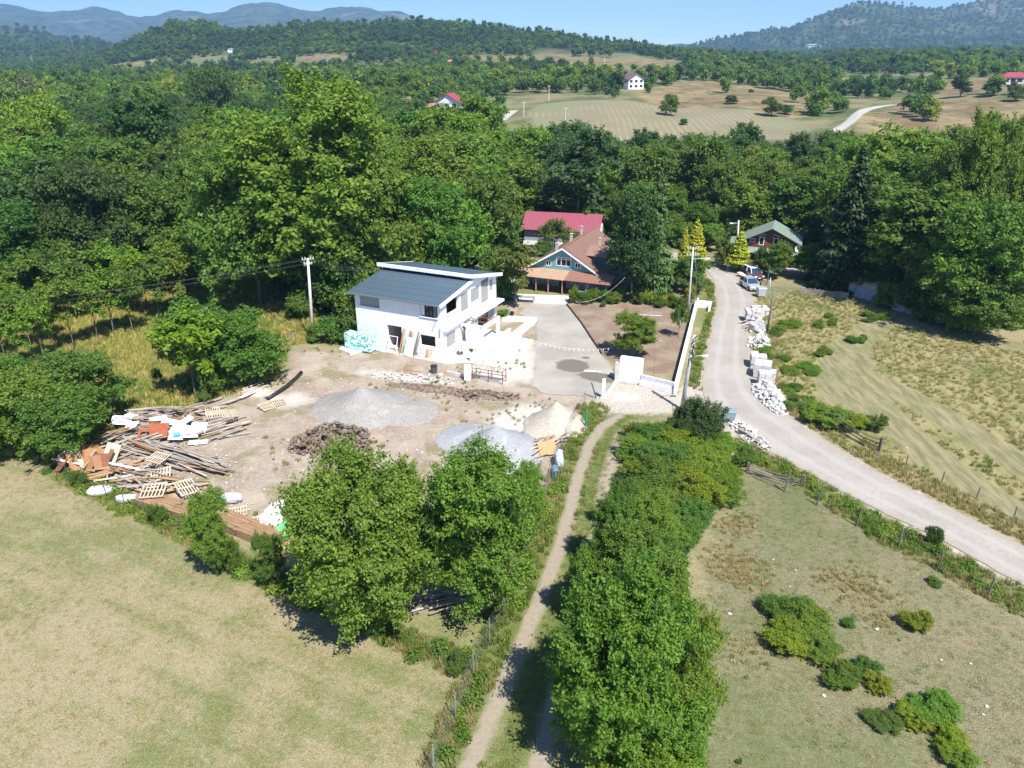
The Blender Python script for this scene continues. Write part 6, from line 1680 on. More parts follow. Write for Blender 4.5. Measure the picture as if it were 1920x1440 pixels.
# brown formwork board stacks: long boards, countable
def board_stack(a, b, width, nw, nz, label, group, seed, mat=PLANKB, L_=4.0):
    r = random.Random(seed); p, q = P(*a), P(*b); ang = math.atan2((q - p).y, (q - p).x); tot = (q - p).length; ns = max(1, round(tot / L_)); L2 = tot / ns
    d = (q - p).normalized(); n = Vector((-d.y, d.x, 0))
    for s in range(ns):
        for i in range(nw):
            for k in range(nz):
                if 0 < i < nw - 1 and k < nz - 2: continue
                c = p + d * (L2 * (s + .5) + r.uniform(-.35, .35)) + n * ((i + .5) * width / nw)
                o = link_mesh('board', plank_mesh('b', round(L2 * .97, 1), round(width / nw * .93, 2), .07), loc=(c.x, c.y, .06 + k * .085))
                o.rotation_euler = (0, 0, ang - math.pi / 2 + r.uniform(-.012, .012)); tag(o, label, 'board', group)
board_stack((245, 945), (395, 992), 1.5, 5, 6, 'brown formwork board of the left stack along the field fence', 'boards of the left brown stack', 3)
board_stack((388, 985), (500, 1028), 1.6, 5, 7, 'brown formwork board of the right stack with ragged ends', 'boards of the right brown stack', 4, L_=3.6)
def pallet(cx, cy, rz, label, z=.1, tilt=(0, 0), s=1.2):
    c = P(cx, cy); t = thing('pallet', label, 'pallet', (c.x, c.y, z), rz); t.rotation_euler = (tilt[0], tilt[1], rz)
    for y in (-.52, 0, .52):
        m = MB(); m.bb(-s / 2, s / 2, y * s / 1.2 - .05, y * s / 1.2 + .05, 0, .1); m.build('bearer', PALLET, t)
    for i in range(7):
        x = -s / 2 + .06 + i * (s - .12) / 6
        m = MB(); m.bb(x - .05, x + .05, -s / 2, s / 2, .1, .125); m.build('slat', PALLET, t)
    return t
pallet(520, 757, .5, 'pale pallet lying by the end of the black pipe', .05, s=1.4)
pallet(500, 766, .9, 'second pallet tilted on edge below the one by the pipe', .15, (.2, .1), 1.3)
pallet(305, 905, .3, 'pallet lying on the front heap above the brown boards', .7, (.2, -.1), 1.5)
pallet(292, 937, .15, 'pallet with close slats at the near edge of the front heap', .75, (.15, 0), 1.7)
pallet(352, 930, .9, 'light pallet tipped against the front heap, nearest the small tree', .7, (.45, .2), 1.5)
pallet(300, 876, -.3, 'grey pallet half buried between the long planks', .8, (.1, .1), 1.4)
pallet(400, 778, .4, 'pallet leaning on the pale planks at the top of the pile', .3, (.15, 0), 1.3)
pallet(432, 790, .5, 'pallet lying over the small plank stack', .7, (.05, .1), 1.4)
pallet(405, 792, .35, 'pale pallet right behind the white sheets', .75, (.05, 0), 1.4)
pallet(447, 962, .3, 'pallet lying behind the brown boards, left one', .08, s=1.3)
pallet(478, 982, .35, 'pallet lying behind the brown boards, right one by the bags', .08, s=1.4)
def sheet(name, cx, cy, w, d, rz, tilt, z, mat, label, t=.03, cat='sheet'):
    c = P(cx, cy); m = MB(); m.bb(-w / 2, w / 2, -d / 2, d / 2, -t / 2, t / 2)
    o = m.build(name, mat, loc=(c.x, c.y, z)); o.rotation_euler = (tilt[0], tilt[1], rz); return tag(o, label, cat)
WS = mat_plain('white_sheet', (.78, .79, .80), .6, var=.06); PS = mat_plain('red_brown_board', (.30, .085, .04), .7, var=.2)
for i, (x, y, w, d, rz, tl_, z) in enumerate([(232, 805, 1.6, 1.1, .3, (.35, .2), .9), (250, 815, 1.3, .9, -.4, (.5, -.2), .9), (300, 800, 1.5, .6, .6, (.3, .1), .8), (322, 806, 1.4, .8, .2, (.2, .3), .8), (340, 818, 1.6, 1.2, -.2, (.3, .1), .7),
                                              (356, 824, 1.4, 1.0, .5, (.4, .2), .6), (375, 815, 1.3, 1.0, .1, (.5, .1), .7), (352, 805, 1.2, .7, .8, (.2, -.3), .9), (332, 828, 1.2, .9, .2, (.2, .1), .5), (372, 832, 1.6, .7, .1, (.05, .0), .15), (250, 795, 1.0, .6, .9, (.4, 0), .9)]):
    sheet('insulation_sheet', x, y, w, d, rz, tl_, z, WS, ['white foam sheet lying on the junk pile at the leftmost end of the sheets', 'bent white foam sheet beside the leftmost one', 'narrow white sheet behind the red brown board', 'white sheet right above the red brown board', 'wide white sheet in the centre of the sheet heap',
           'pale sheet leaning on the wide white sheet', 'pale blue edged sheet near the right end of the sheets', 'small tilted white sheet at the back of the sheets', 'white sheet with a turquoise bag beside it', 'flat white sheet on the ground at the right end', 'small white sheet at the back left of the heap'][i])
sheet('board', 299, 822, 1.7, 1.5, .1, (.6, 0), .75, PS, 'large red brown board on the junk pile', .04, 'board')
m = MB(); m.bb(-.12, .12, -.9, .9, -.03, .03); m.bb(.12, .7, .6, .9, -.03, .03); c = P(262, 835); o = m.build('frame', PS, loc=(c.x, c.y, .7)); o.rotation_euler = (.5, 0, .1); tag(o, 'L shaped red brown frame piece left of the large board', 'frame')
sheet('foil', 338, 827, .9, .5, .3, (.1, 0), .72, mat_plain('turquoise_foil', (.12, .55, .6), .5), 'turquoise plastic bag on the white sheets', .05, 'bag')
sheet('sheet', 352, 825, .7, .8, .3, (.6, 0), .9, W_GREYC, 'grey panel standing among the white sheets')
# rusty sheets standing on edge at the fence corner
for i in range(16):
    x = 118 + i * 6 + ro.uniform(-3, 3); y = 884 - (i % 4) * 6
    sheet('formwork_panel', x, y, ro.uniform(.5, 1.3), ro.uniform(1.2, 1.9), ro.uniform(-.9, .9), (ro.uniform(.5, 1.2), ro.uniform(-.5, .5)), ro.uniform(.4, .9), ro.choice([RUSTP, RUSTP, PLANKB, STEELR, PALLET]), 'brown panel of the upright stack at the left fence corner', .03)
    bpy.data.objects[-1] if False else None
for o in list(COL.objects):
    if o.name.startswith('formwork_panel'): o['group'] = 'brown panels stacked upright'; o['category'] = 'panel'
m = MB(); m.beam(P(98, 860, .9), P(150, 870, .8), .14, .1); tag(m.build('beam', W_TRIM), 'white beam sticking out over the left fence corner', 'beam')
m = MB(); m.beam(P(205, 868, 1.0), P(262, 880, .8), .16, .08); tag(m.build('beam', W_TRIM), 'long white board lying across the brown panels and planks', 'beam')
# pipe
pts = [P(502, 748, .16), P(520, 736, .17), P(540, 722, .17), P(556, 708, .17), P(565, 698, .17)]
m = MB(); m.tube(pts, .19, 10); tag(m.build('corrugated_pipe', BLACKP, smooth=True), 'long curved black drain pipe lying at the left rim of the dirt yard', 'pipe')
# bags
def bag(name, cx, cy, sx, sy, sz, mat, label, z=0, cat='bag', rz=0):
    import bmesh
    bm = bmesh.new(); bmesh.ops.create_icosphere(bm, subdivisions=3, radius=1)
    c = P(cx, cy)
    for v in bm.verts:
        q = v.co; e = lambda a: math.copysign(abs(a) ** .65, a)
        k = 1 + .25 * float(fbm(q.x * 2.2 + cx, q.y * 2.2 + q.z * 1.7, 3)) * 1.6
        v.co = Vector((e(q.x) * sx * k, e(q.y) * sy * k, (e(q.z) * k + 1) * sz * .5 * (1 if q.z > -.5 else 1)))
    me = bpy.data.meshes.new(name); bm.to_mesh(me); bm.free(); me.materials.append(mat)
    o = link_mesh(name, me, loc=(c.x, c.y, z), rz=rz); return tag(o, label, cat)
GRN = mat_plain('bright_green_film', (.16, .60, .22), .5, var=.4, scale=2); WHF = mat_plain('white_film', (.80, .81, .82), .45, var=.08)
bag('big_bag', 515, 985, .85, .8, 1.3, WHF, 'white plastic wrapped bundle at the right end of the brown boards')
bag('big_bag', 537, 1000, .75, .7, .7, GRN, 'bright green plastic bundle beside the white wrapped one')
bag('big_bag', 525, 965, .7, .5, 1.0, WHF, 'smaller white plastic bundle behind the green one', rz=.6)
bag('big_bag', 575, 1058, .7, .5, .7, mat_plain('navy_tarp', (.03, .07, .16), .5), 'dark blue tarpaulin bundle under the big foreground tree')
bag('big_bag', 560, 1046, .5, .5, .6, WHF, 'white sack beside the dark blue tarpaulin')
bag('big_bag', 432, 940, .9, .5, .6, mat_plain('silver_foil', (.5, .52, .54), .35), 'silvery foil bundle behind the brown boards')
bag('big_bag', 190, 925, 1.0, .5, .5, mat_plain('grey_foil', (.55, .56, .58), .5), 'grey plastic foil hanging over the field fence by the front heap')
bag('big_bag', 245, 940, 1.1, .4, .5, mat_plain('grey_foil_b', (.55, .56, .58), .5), 'second grey plastic foil beside the close slatted pallet')
bag('tarpaulin', 1048, 872, .35, .9, 1.2, mat_plain('pale_blue_tarp', (.42, .52, .58), .5, var=.3, scale=4), 'pale blue tarpaulin hanging over the chain link fence', cat='tarpaulin')
bag('tarpaulin', 1040, 893, .3, .5, .9, mat_plain('slate_tarp', (.10, .16, .19), .5, var=.4, scale=4), 'dark slate coloured tarpaulin on the chain link fence', cat='tarpaulin')
sheet('board', 1026, 850, 1.5, 1.3, .2, (.55, 0), .5, PLANKO, 'orange plywood sheet on the small board heap by the chain link fence', .03, 'board')
sheet('sheet', 955, 876, 1.4, .8, .3, (.1, 0), .2, WS, 'white sheet lying in the grass behind the feathery tree')

# ---------------------------------------------------------------- at the white building
def pack_mat():
    k = NB('wrapped_pack'); o = k.obj(); oi = k.n('ObjectInfo').outputs['Random']
    n = k.n('TexNoise', noise_dimensions='4D'); k.set(n.inputs['Vector'], o); k.set(n.inputs['W'], k.math('MULTIPLY', oi, 20)); n.inputs['Scale'].default_value = 3.2; n.inputs['Detail'].default_value = 1.5; n.inputs['Distortion'].default_value = .6
    c = k.mix(k.sm(n.outputs[0], .50, .56), (.72, .80, .78), (.04, .46, .34))
    c = k.mix(k.sm(n.outputs[0], .62, .68), c, (.10, .62, .55))
    return k.pbr(c, .35, 0, None, .5)
PK = pack_mat()
for r_ in range(3):
    for i in range(4):
        for j in range(2):
            if r_ < 2 and j == 1 and 0 < i < 3: continue
            c = HL(-10.9 + i * .86, -1.75 + j * .62, .42 + r_ * .62)
            m = MB(); m.box((0, 0, 0), (.82, .58, .60)); o = m.build('insulation_pack', PK, loc=c, rz=HA)
            b_ = o.modifiers.new('b', 'BEVEL'); b_.width = .06; b_.segments = 2
            pos = ['lowest', 'middle', 'top'][r_] + ' row, ' + ['far left', 'second', 'third', 'right end'][i] + (' place of the front rank' if j == 0 else ' place of the rear rank')
            tag(o, 'green and white wrapped insulation pack, ' + pos, 'pack', 'wrapped insulation packs against the white building')
def hsheet(name, x, y, w, h, lean, mat, label, yaw=0, t=.04, cat='board', z=.06):
    """flat thing leaning against the front wall: foot at local (x, y)"""
    m = MB(); m.bb(-w / 2, w / 2, -t / 2, t / 2, 0, h)
    o = m.build(name, mat, loc=HL(x, y, z)); o.rotation_euler = (-lean, yaw, HA) ; return tag(o, label, cat)
hsheet('sheet', -7.55, -1.0, .9, 1.7, .3, mat_plain('pale_blue_board', (.5, .66, .8), .5), 'pale blue foam board leaning beside the insulation packs', .1)
hsheet('door_panel', -3.75, -1.0, 1.0, 2.1, .3, mat_plain('pale_door', (.66, .78, .80), .5), 'pale blue white door leaf leaning against the white building', .12)
hsheet('plank', -4.85, -.9, .14, 2.9, .22, PLANKO, 'left orange plank leaning against the white building by the door', .12, cat='plank')
hsheet('plank', -4.6, -.85, .16, 3.0, .22, PALLET, 'pale plank leaning beside the left orange plank', .08, cat='plank')
hsheet('plank', -4.35, -.8, .16, 1.7, .25, mat_plain('green_plank', (.12, .38, .14), .6), 'green board leaning between the planks and the door leaf', .08, cat='plank')
hsheet('plank', -3.9, -.6, .16, 2.7, .2, PLANKO, 'right orange plank leaning behind the pale door leaf', .05, cat='plank')
hsheet('plank', -3.6, -.6, .14, 2.6, .2, PLANKO, 'thin orange plank next to the right one behind the door leaf', .02, cat='plank')
hsheet('plank', -3.0, -1.0, .10, 2.9, .28, STEELR, 'dark red metal profile leaning right of the pale door leaf', .14, cat='profile')
hsheet('plank', -2.85, -.9, .08, 2.4, .28, SHUTD, 'dark grey metal profile leaning beside the red one', .14, cat='profile')
hsheet('sheet', -2.2, -.8, .8, 1.3, .3, mat_plain('grey_board', (.52, .5, .48), .7), 'pale grey board leaning below the low window of the white building', .0)
hsheet('plank', -1.5, -.7, .2, 1.0, .3, PLANKO, 'short orange wood piece below the low window', .0, cat='plank')
hsheet('sheet', -1.15, -.6, .5, 1.0, .3, PALLET, 'short light board at the corner of the white building', .0)
fr = thing('window_frame', 'old white window frame leaning in the doorway of the white building', 'frame', HL(-5.85, -.9, .06), HA); fr.rotation_euler = (-.3, 0, HA)
m = MB(); m.bb(-.6, -.53, -.03, .03, 0, 1.9); m.bb(.53, .6, -.03, .03, 0, 1.9); m.bb(-.53, .53, -.03, .03, 1.83, 1.9); m.bb(-.53, .53, -.03, .03, .0, .07); m.bb(-.53, .53, -.03, .03, .85, .92); m.build('bars', W_TRIM, fr)
bag('red_sack', *[0, 0], .5, .4, .9, mat_plain('dark_red_cloth', (.25, .02, .03), .8), 'dark red cloth covered thing inside the doorway', cat='cloth').location = HL(-5.4, .9, .1)
tag(polysheet('foil_sheet', pp([(637, 655), (662, 640), (690, 655), (660, 668)]), .12, WHF, jag=.8, thick=.1), 'white foil spread on the ground left of the insulation packs', 'foil')
# steel trestle
c = P(886, 712); d_ = P(950, 722); tr = thing('steel_trestle', 'rusty steel trestle rack with slatted top in front of the white building', 'trestle', c, math.atan2((d_ - c).y, (d_ - c).x))
for x in (0, 1.75, 3.3):
    for y in (0, .95):
        m = MB(); m.bb(x - .03, x + .03, y - .03, y + .03, 0, 1.35); m.build('leg', STEELR, tr)
m = MB()
for z in (.55, 1.3):
    for y in (0, .95): m.beam((0.03, y, z), (3.27, y, z), .045)
    for x in (0, 1.75, 3.3): m.beam((x, .03, z), (x, .92, z), .04)
m.build('rail', STEELR, tr)
m = MB()
for i in range(12): m.bb(i * .285, i * .285 + .12, -.05, 1.0, 1.36, 1.385)
m.build('top_slats', PALLET, tr)
t = thing('block_pillar', 'short pillar of stacked white blocks left of the steel trestle', 'pillar', P(877, 712))
for k in range(4):
    m = MB(); m.box((0, 0, .2 + k * .4), (.62 + .03 * (k % 2), .5, .39), rz=-.2 + .06 * k); m.build('block', W_TRIM, t)
t = thing('bucket', 'dark grey plastic tub in front of the white building', 'tub', P(814, 699))
m = MB(); m.tube([(0, 0, 0), (0, 0, .78)], [.30, .37], 16); m.build('body', mat_plain('tub_grey', (.07, .085, .09), .5), t, smooth=False)
m = MB(); m.tube([(0, 0, .781), (0, 0, .82)], [.39, .39], 16); m.build('rim', BLACKP, t)
t = thing('basin', 'round white basin on the dirt beside the dark tub', 'basin', P(826, 705)); m = MB(); m.tube([(0, 0, 0), (0, 0, .2)], [.2, .28], 14); m.build('bowl', W_TRIM, t); m = MB(); m.tube([(0, 0, .201), (0, 0, .205)], [.22, .22], 14); m.build('water', W_GREYC, t)
t = thing('trestle_frame', 'small red steel frame lying in front of the white building', 'frame', P(770, 702), R(-20))
m = MB(); m.beam((-.9, 0, .1), (.9, 0, .1), .05); m.beam((-.8, .5, .25), (.9, .5, .2), .05); m.beam((-.9, 0, .05), (-.5, .3, 1.0), .05); m.beam((.9, 0, .1), (.9, .5, .2), .05); m.build('bars', mat_plain('red_paint', (.5, .1, .05), .6), t)
t = thing('planter', 'white concrete post with a small plant in front of the terrace', 'planter', P(884, 678)); m = MB(); m.bb(-.15, .15, -.15, .15, 0, 1.1); m.bb(.15, .7, -.12, .12, 0, .5); m.build('post', W_WHITE, t)
cmesh = PROTO['near_bush2'][0]; cc = link_mesh('plant', cmesh, t, loc=(0, 0, 1.1), sc=(.1, .1, .12)); cc.color = (*GREENS['bright'], 1)
m = MB(); wallseg(m, P(838, 700).to_2d(), P(875, 708).to_2d(), .2, 0, .3); wallseg(m, P(885, 700).to_2d(), P(908, 675).to_2d(), .3, 0, .35); tag(m.build('low_wall', W_CONC), 'low white foundation beam leading to the terrace', 'kerb')
t = thing('hand_cart', 'small red handled cart standing below the side window', 'cart', HL(1.2, 2.0, .06), HA); m = MB(); m.tube([(-.2, 0, .3), (-.15, .1, 1.3)], .03, 6); m.tube([(.2, 0, .3), (.15, .1, 1.3)], .03, 6); m.bb(-.3, .3, -.4, 0, .25, .32); m.build('frame', STEELR, t)
for s in (-.25, .25):
    m = MB(); m.tube([(s, -.05, .2), (s + .06, -.05, .2)], .2, 12); m.build('wheel', BLACKP, t)
# benches and table under the loose tree
def bench(px_, py_, rz, L_, w, h, mat, label, name, cat):
    t = thing(name, label, cat, P(px_, py_), rz)
    m = MB(); m.bb(-L_ / 2, L_ / 2, -w / 2, w / 2, h - .06, h); m.build('top', mat, t)
    for x in (-L_ / 2 + .15, L_ / 2 - .15):
        for y in (-w / 2 + .08, w / 2 - .08):
            m = MB(); m.bb(x - .05, x + .05, y - .05, y + .05, 0, h - .06); m.build('leg', mat, t)
bench(951, 562, R(-18), 2.6, 1.1, .8, mat_plain('green_table_paint', (.03, .22, .18), .5), 'dark green garden table under the loose tree', 'garden_table', 'table')
bench(985, 566, R(-12), 2.6, .9, .75, PLANKG, 'weathered wooden garden table at the left edge of the white patio', 'garden_table', 'table')
t = thing('tub', 'small dark bucket on the path end by the white building', 'bucket', P(960, 591)); m = MB(); m.tube([(0, 0, 0), (0, 0, .45)], [.2, .28], 12); m.build('body', BLACKP, t)

# ---------------------------------------------------------------- bins
def bin_(px_, py_, rz, w, h, mat, label):
    t = thing('waste_container', label, 'bin', P(px_, py_), rz)
    m = MB(); m.add([(-w * .42, -w * .36, .15), (w * .42, -w * .36, .15), (w * .42, w * .36, .15), (-w * .42, w * .36, .15), (-w * .5, -w * .42, h), (w * .5, -w * .42, h), (w * .5, w * .42, h), (-w * .5, w * .42, h)],
                    [(0, 3, 2, 1), (4, 5, 6, 7), (0, 1, 5, 4), (1, 2, 6, 5), (2, 3, 7, 6), (3, 0, 4, 7)]); m.build('body', mat, t)
    m = MB(); m.prism([(-w * .45, h + .003), (w * .45, h + .003), (w * .40, h + .12), (-w * .40, h + .16)], 'x', -w * .52, w * .52); m.build('lid', mat, t)
    for x in (-w * .36, w * .36):
        for y in (-w * .28, w * .28):
            m = MB(); m.tube([(x - .03, y, .09), (x + .03, y, .09)], .09, 10); m.build('wheel', BLACKP, t)
    m = MB(); m.bb(-w * .56, -w * .5, -.1, .1, h * .75, h * .82); m.bb(w * .5, w * .56, -.1, .1, h * .75, h * .82); m.build('handle', mat, t)
BINM = mat_plain('blue_grey_steel', (.30, .37, .41), .45, .3, var=.12)
bin_(1366, 790, R(-8), 1.05, 1.05, BINM, 'blue grey metal waste container at the road junction')
bin_(1426, 556, R(8), 1.15, 1.15, mat_plain('light_grey_steel', (.48, .51, .54), .45, .3), 'light grey waste container standing in front of the silver car')
# ---------------------------------------------------------------- cars
def car(px_, py_, rz, paint, label, L_=4.1, W_=1.72, H_=1.48, wagon=False, roofm=None):
    t = thing('parked_car', label, 'car', P(px_, py_), rz)
    # side profile along y (front at -y), body then greenhouse
    hb = .92
    prof = [(-L_ / 2, .32), (-L_ / 2 + .03, .62), (-L_ / 2 + .25, .78), (-L_ / 2 + 1.05, hb), (L_ / 2 - .25, hb + .04), (L_ / 2 - .02, .75), (L_ / 2, .35), (L_ / 2 - .2, .22), (-L_ / 2 + .2, .22)]
    m = MB(); n = len(prof)
    for w, ins in ((1, 0),):
        vs = []
        for (y, z) in prof:
            k = 1 if .3 < z < .85 else .95
            taper = 1 - .10 * (abs(y) / (L_ / 2)) ** 4
            vs.append((-W_ / 2 * k * taper, y, z))
        for (y, z) in prof:
            k = 1 if .3 < z < .85 else .95
            taper = 1 - .10 * (abs(y) / (L_ / 2)) ** 4
            vs.append((W_ / 2 * k * taper, y, z))
        m.add(vs, [tuple(range(n)), tuple(range(n, 2 * n))[::-1]] + [(i, i + n, (i + 1) % n + n, (i + 1) % n) for i in range(n)])
    o = m.build('body', paint, t); bv = o.modifiers.new('b', 'BEVEL'); bv.width = .07; bv.segments = 3; bv.limit_method = 'ANGLE'; bv.angle_limit = .3
    yb = L_ / 2 - (.12 if wagon else .3); yf = -L_ / 2 + 1.05; rf = yf + .75; rb = yb - (.25 if wagon else .6)
    hw, rw = W_ / 2 * .93, W_ / 2 * .72
    m = MB(); m.add([(-hw, yf, hb), (hw, yf, hb), (hw, yb, hb + .02), (-hw, yb, hb + .02), (-rw, rf, H_), (rw, rf, H_), (rw, rb, H_), (-rw, rb, H_)],
                    [(0, 3, 2, 1), (4, 5, 6, 7), (0, 1, 5, 4), (1, 2, 6, 5), (2, 3, 7, 6), (3, 0, 4, 7)])
    o = m.build('windows', CARG, t)
    m = MB(); m.slab([(-rw - .03, rf - .05, H_ + .035), (rw + .03, rf - .05, H_ + .035), (rw + .03, rb + .05, H_ + .035), (-rw - .03, rb + .05, H_ + .035)], .05)
    for sx in (-1, 1):
        m.beam((sx * (hw + .005), yf - .02, hb), (sx * (rw + .01), rf, H_ + .01), .07, .05); m.beam((sx * (hw + .005), yb + .02, hb), (sx * (rw + .01), rb, H_ + .01), .09, .05)
        m.beam((sx * (hw + .01), (yf + yb) / 2, hb), (sx * (rw + .01), (rf + rb) / 2, H_), .08, .04)
    m.build('roof', roofm or paint, t)
    for sx in (-1, 1):
        for y in (-L_ / 2 + .78, L_ / 2 - .78):
            m = MB(); m.tube([(sx * (W_ / 2 - .2), y, .31), (sx * (W_ / 2 + .01), y, .31)], .31, 18); w_ = m.build('wheel', BLACKP, t)
            m = MB(); m.tube([(sx * (W_ / 2 + .005), y, .31), (sx * (W_ / 2 + .025), y, .31)], .19, 14); m.build('rim', STEELG, w_)
        m = MB(); m.box((sx * (W_ / 2 - .28), -L_ / 2 + .08, .66), (.36, .16, .15), rz=sx * .2); m.build('headlight', W_TRIM, t)
        m = MB(); m.box((sx * (W_ / 2 + .06), yf + .25, hb + .05), (.16, .1, .12)); m.build('mirror', paint, t)
    m = MB(); m.bb(-.42, .42, -L_ / 2 - .012, -L_ / 2 + .06, .36, .52); m.build('grille', BLACKP, t)
    m = MB(); m.bb(-.25, .25, -L_ / 2 - .02, -L_ / 2 - .013, .40, .50); m.build('number_plate', W_TRIM, t)
    return t
CARG = NB('car_glass').pbr((.03, .05, .09), .05, 0, None, .8)
k = NB('silver_paint'); SILV = k.pbr((.55, .60, .66), .25, .5, None, .6); k = NB('maroon_paint'); MAR = k.pbr((.13, .06, .07), .3, .3, None, .6)
q = P(1404, 543); c1 = car(1405, 540, R(8), SILV, 'silver blue hatchback parked on the roadside facing the camera')
c2 = car(1411, 520, R(10), MAR, 'dark maroon estate car with a white roof parked behind the silver one', 4.3, 1.72, 1.5, True, W_TRIM)
sheet('sack', 1390, 519, .9, 1.1, .6, (.25, .1), .45, WS, 'white board leaning at the roadside behind the cars', .06, 'board')
# ---------------------------------------------------------------- person by the cars
def person(px_, py_, rz, label):
    t = thing('person', label, 'person', P(px_, py_), rz)
    J = dict(pel=(0, 0, .92), wai=(0, 0, 1.06), che=(0, -.01, 1.28), nec=(0, 0, 1.46), hd0=(0, -.01, 1.55), hd1=(0, -.02, 1.66), hd2=(0, -.01, 1.74))
    V = list(J.values()); E = [(0, 1), (1, 2), (2, 3), (3, 4), (4, 5), (5, 6)]; Rd = [.135, .13, .15, .055, .085, .10, .06]
    for s in (-1, 1):
        b = len(V)
        V += [(s * .09, 0, .88), (s * .10, .01, .50), (s * .11, .03, .09), (s * .12, -.10, .04)]; Rd += [.10, .068, .048, .04]
        E += [(0, b), (b, b + 1), (b + 1, b + 2), (b + 2, b + 3)]
        b = len(V)
        V += [(s * .19, 0, 1.40), (s * .27, .02, 1.14), (s * .24, -.12, .93), (s * .235, -.16, .86)]; Rd += [.062, .045, .034, .03]
        E += [(2, b), (b, b + 1), (b + 1, b + 2), (b + 2, b + 3)]
        for f in range(5):      # short fingers
            c = len(V); a = (f - 2) * .014
            V.append((s * .235 + a * (1 if f else 1.8), -.17 - .002 * f, .79 + (.02 if f in (0, 4) else 0))); Rd.append(.009); E.append((b + 3, c))
    me = bpy.data.meshes.new('body'); me.from_pydata(V, E, []); me.update()
    o = bpy.data.objects.new('body', me); COL.objects.link(o); o.parent = t
    sk = o.modifiers.new('skin', 'SKIN'); ss = o.modifiers.new('sub', 'SUBSURF'); ss.levels = 1; ss.render_levels = 1
    for i, r_ in enumerate(Rd): me.skin_vertices[0].data[i].radius = (r_, r_)
    me.skin_vertices[0].data[0].use_root = True
    k = NB('dark_clothes_and_skin'); p = k.obj(); sep = k.n('SeparateXYZ'); k.set(sep.inputs[0], p); z = sep.outputs[2]
    c = k.mix(k.sm(z, .90, .92), (.03, .035, .05), (.018, .018, .02)); c = k.mix(k.sm(z, 1.47, 1.49), c, (.42, .24, .17))
    xx = k.math('ABSOLUTE', sep.outputs[0]); arm = k.math('MULTIPLY', k.sm(xx, .195, .21), k.sm(z, 1.25, 1.22)); c = k.mix(arm, c, (.42, .24, .17))
    me.materials.append(k.pbr(c, .8))
    m = MB()
    import bmesh
    bm = bmesh.new(); bmesh.ops.create_uvsphere(bm, u_segments=12, v_segments=8, radius=.108)
    for v in bm.verts: v.co = Vector((v.co.x * .95, v.co.y + .02, v.co.z * .8 + 1.70)) if v.co.z > -.02 or v.co.y > 0 else Vector((v.co.x * .6, v.co.y * .3 + .02, 1.69))
    hm = bpy.data.meshes.new('hair'); bm.to_mesh(hm); bm.free(); hm.materials.append(BLACKP); link_mesh('hair', hm, t)
    return t
person(1425, 541, R(60), 'person in dark clothes standing beside the silver car').scale = (1, 1, 1)
# ---------------------------------------------------------------- fences
rf_ = random.Random(9)
def mesh_fence(posts, h, label, name='chain_link_fence', post_r=.035, mat=STEELG, spacing=.32, wr=.0035, wirem=None, tilt=0):
    o = thing(name, label, 'fence', (*posts[0], 0)); o0 = Vector((*posts[0], 0))
    m = MB()
    for p in posts:
        q = Vector((*p, 0)) - o0
        mm = MB(); mm.tube([q + Vector((0, 0, -.2)), q + Vector((rf_.uniform(-tilt, tilt), rf_.uniform(-tilt, tilt), h))], post_r, 6); mm.build('post', mat, o)
    for a, b in zip(posts[:-1], posts[1:]):
        A = Vector((*a, 0)) - o0; B = Vector((*b, 0)) - o0; L_ = (B - A).length; d = (B - A) / L_; hh = h - .12
        s = -hh
        while s < L_:
            for sg in (1, -1):
                x0, x1 = (s, s + hh) if sg > 0 else (s + hh, s)
                # clip
                pts = []
                for xa, za in ((x0, 0), (x1, hh)): pts.append((xa, za))
                (xa, za), (xb, zb) = pts
                def clip(xa, za, xb, zb):
                    t0, t1 = 0, 1; dx = xb - xa
                    for lo, hi in ((0, L_),):
                        if dx > 0: t0 = max(t0, (lo - xa) / dx); t1 = min(t1, (hi - xa) / dx)
                        else: t0 = max(t0, (hi - xa) / dx); t1 = min(t1, (lo - xa) / dx)
                    return None if t0 >= t1 else ((xa + dx * t0, za + (zb - za) * t0), (xa + dx * t1, za + (zb - za) * t1))
                c = clip(xa, za, xb, zb)
                if c:
                    p0 = A + d * c[0][0] + Vector((0, 0, c[0][1] + .05)); p1 = A + d * c[1][0] + Vector((0, 0, c[1][1] + .05)); m.tube([p0, p1], wr, 3, cap=False)
            s += spacing
        m.tube([A + Vector((0, 0, h - .05)), B + Vector((0, 0, h - .05))], .006, 4); m.tube([A + Vector((0, 0, .06)), B + Vector((0, 0, .06))], .006, 4)
    m.build('wire_netting', wirem or WIREM, o)
    return o
fp_ = [(790, 1530), (814, 1447), (854.5, 1347), (888, 1265), (918, 1205), (945, 1147), (966, 1098), (985, 1050), (1003, 1000), (1018, 952), (1030, 905), (1045, 868), (1060, 838), (1076, 800), (1096, 765)]
mesh_fence(pp(fp_), 1.75, 'chain link fence with galvanised posts along the left side of the track')
m = MB(); m.tube([P(968, 1085), P(978, 1040, 1.5)], .03, 6); tag(m.build('fence_brace', W_TRIM), 'slanting pale fence stay leaning on the chain link fence', 'stay')
lf = [(108, 880), (128, 900), (180, 925), (200, 935), (235, 950), (275, 968), (340, 1000), (420, 1040), (500, 1080), (580, 1118), (660, 1156), (740, 1195), (800, 1228), (860, 1262)]
mesh_fence(pp(lf), 1.3, 'thin wire fence between the tan field and the junk pile', 'wire_fence', .025, WIREM, .5, .005, WIREM, .06)
OLDW = mat_wood('old_grey_wood', (.15, .13, .11), (.27, .24, .21))
pst = [(1531, 947), (1605, 986), (1684, 1029), (1760, 1069), (1850, 1120), (1950, 1175)]
fo = thing('wire_fence', 'old wooden posts with thin wires between the pasture and the road', 'fence', (*P(*pst[0]).to_2d(), 0)); o0 = P(*pst[0])
tops = []
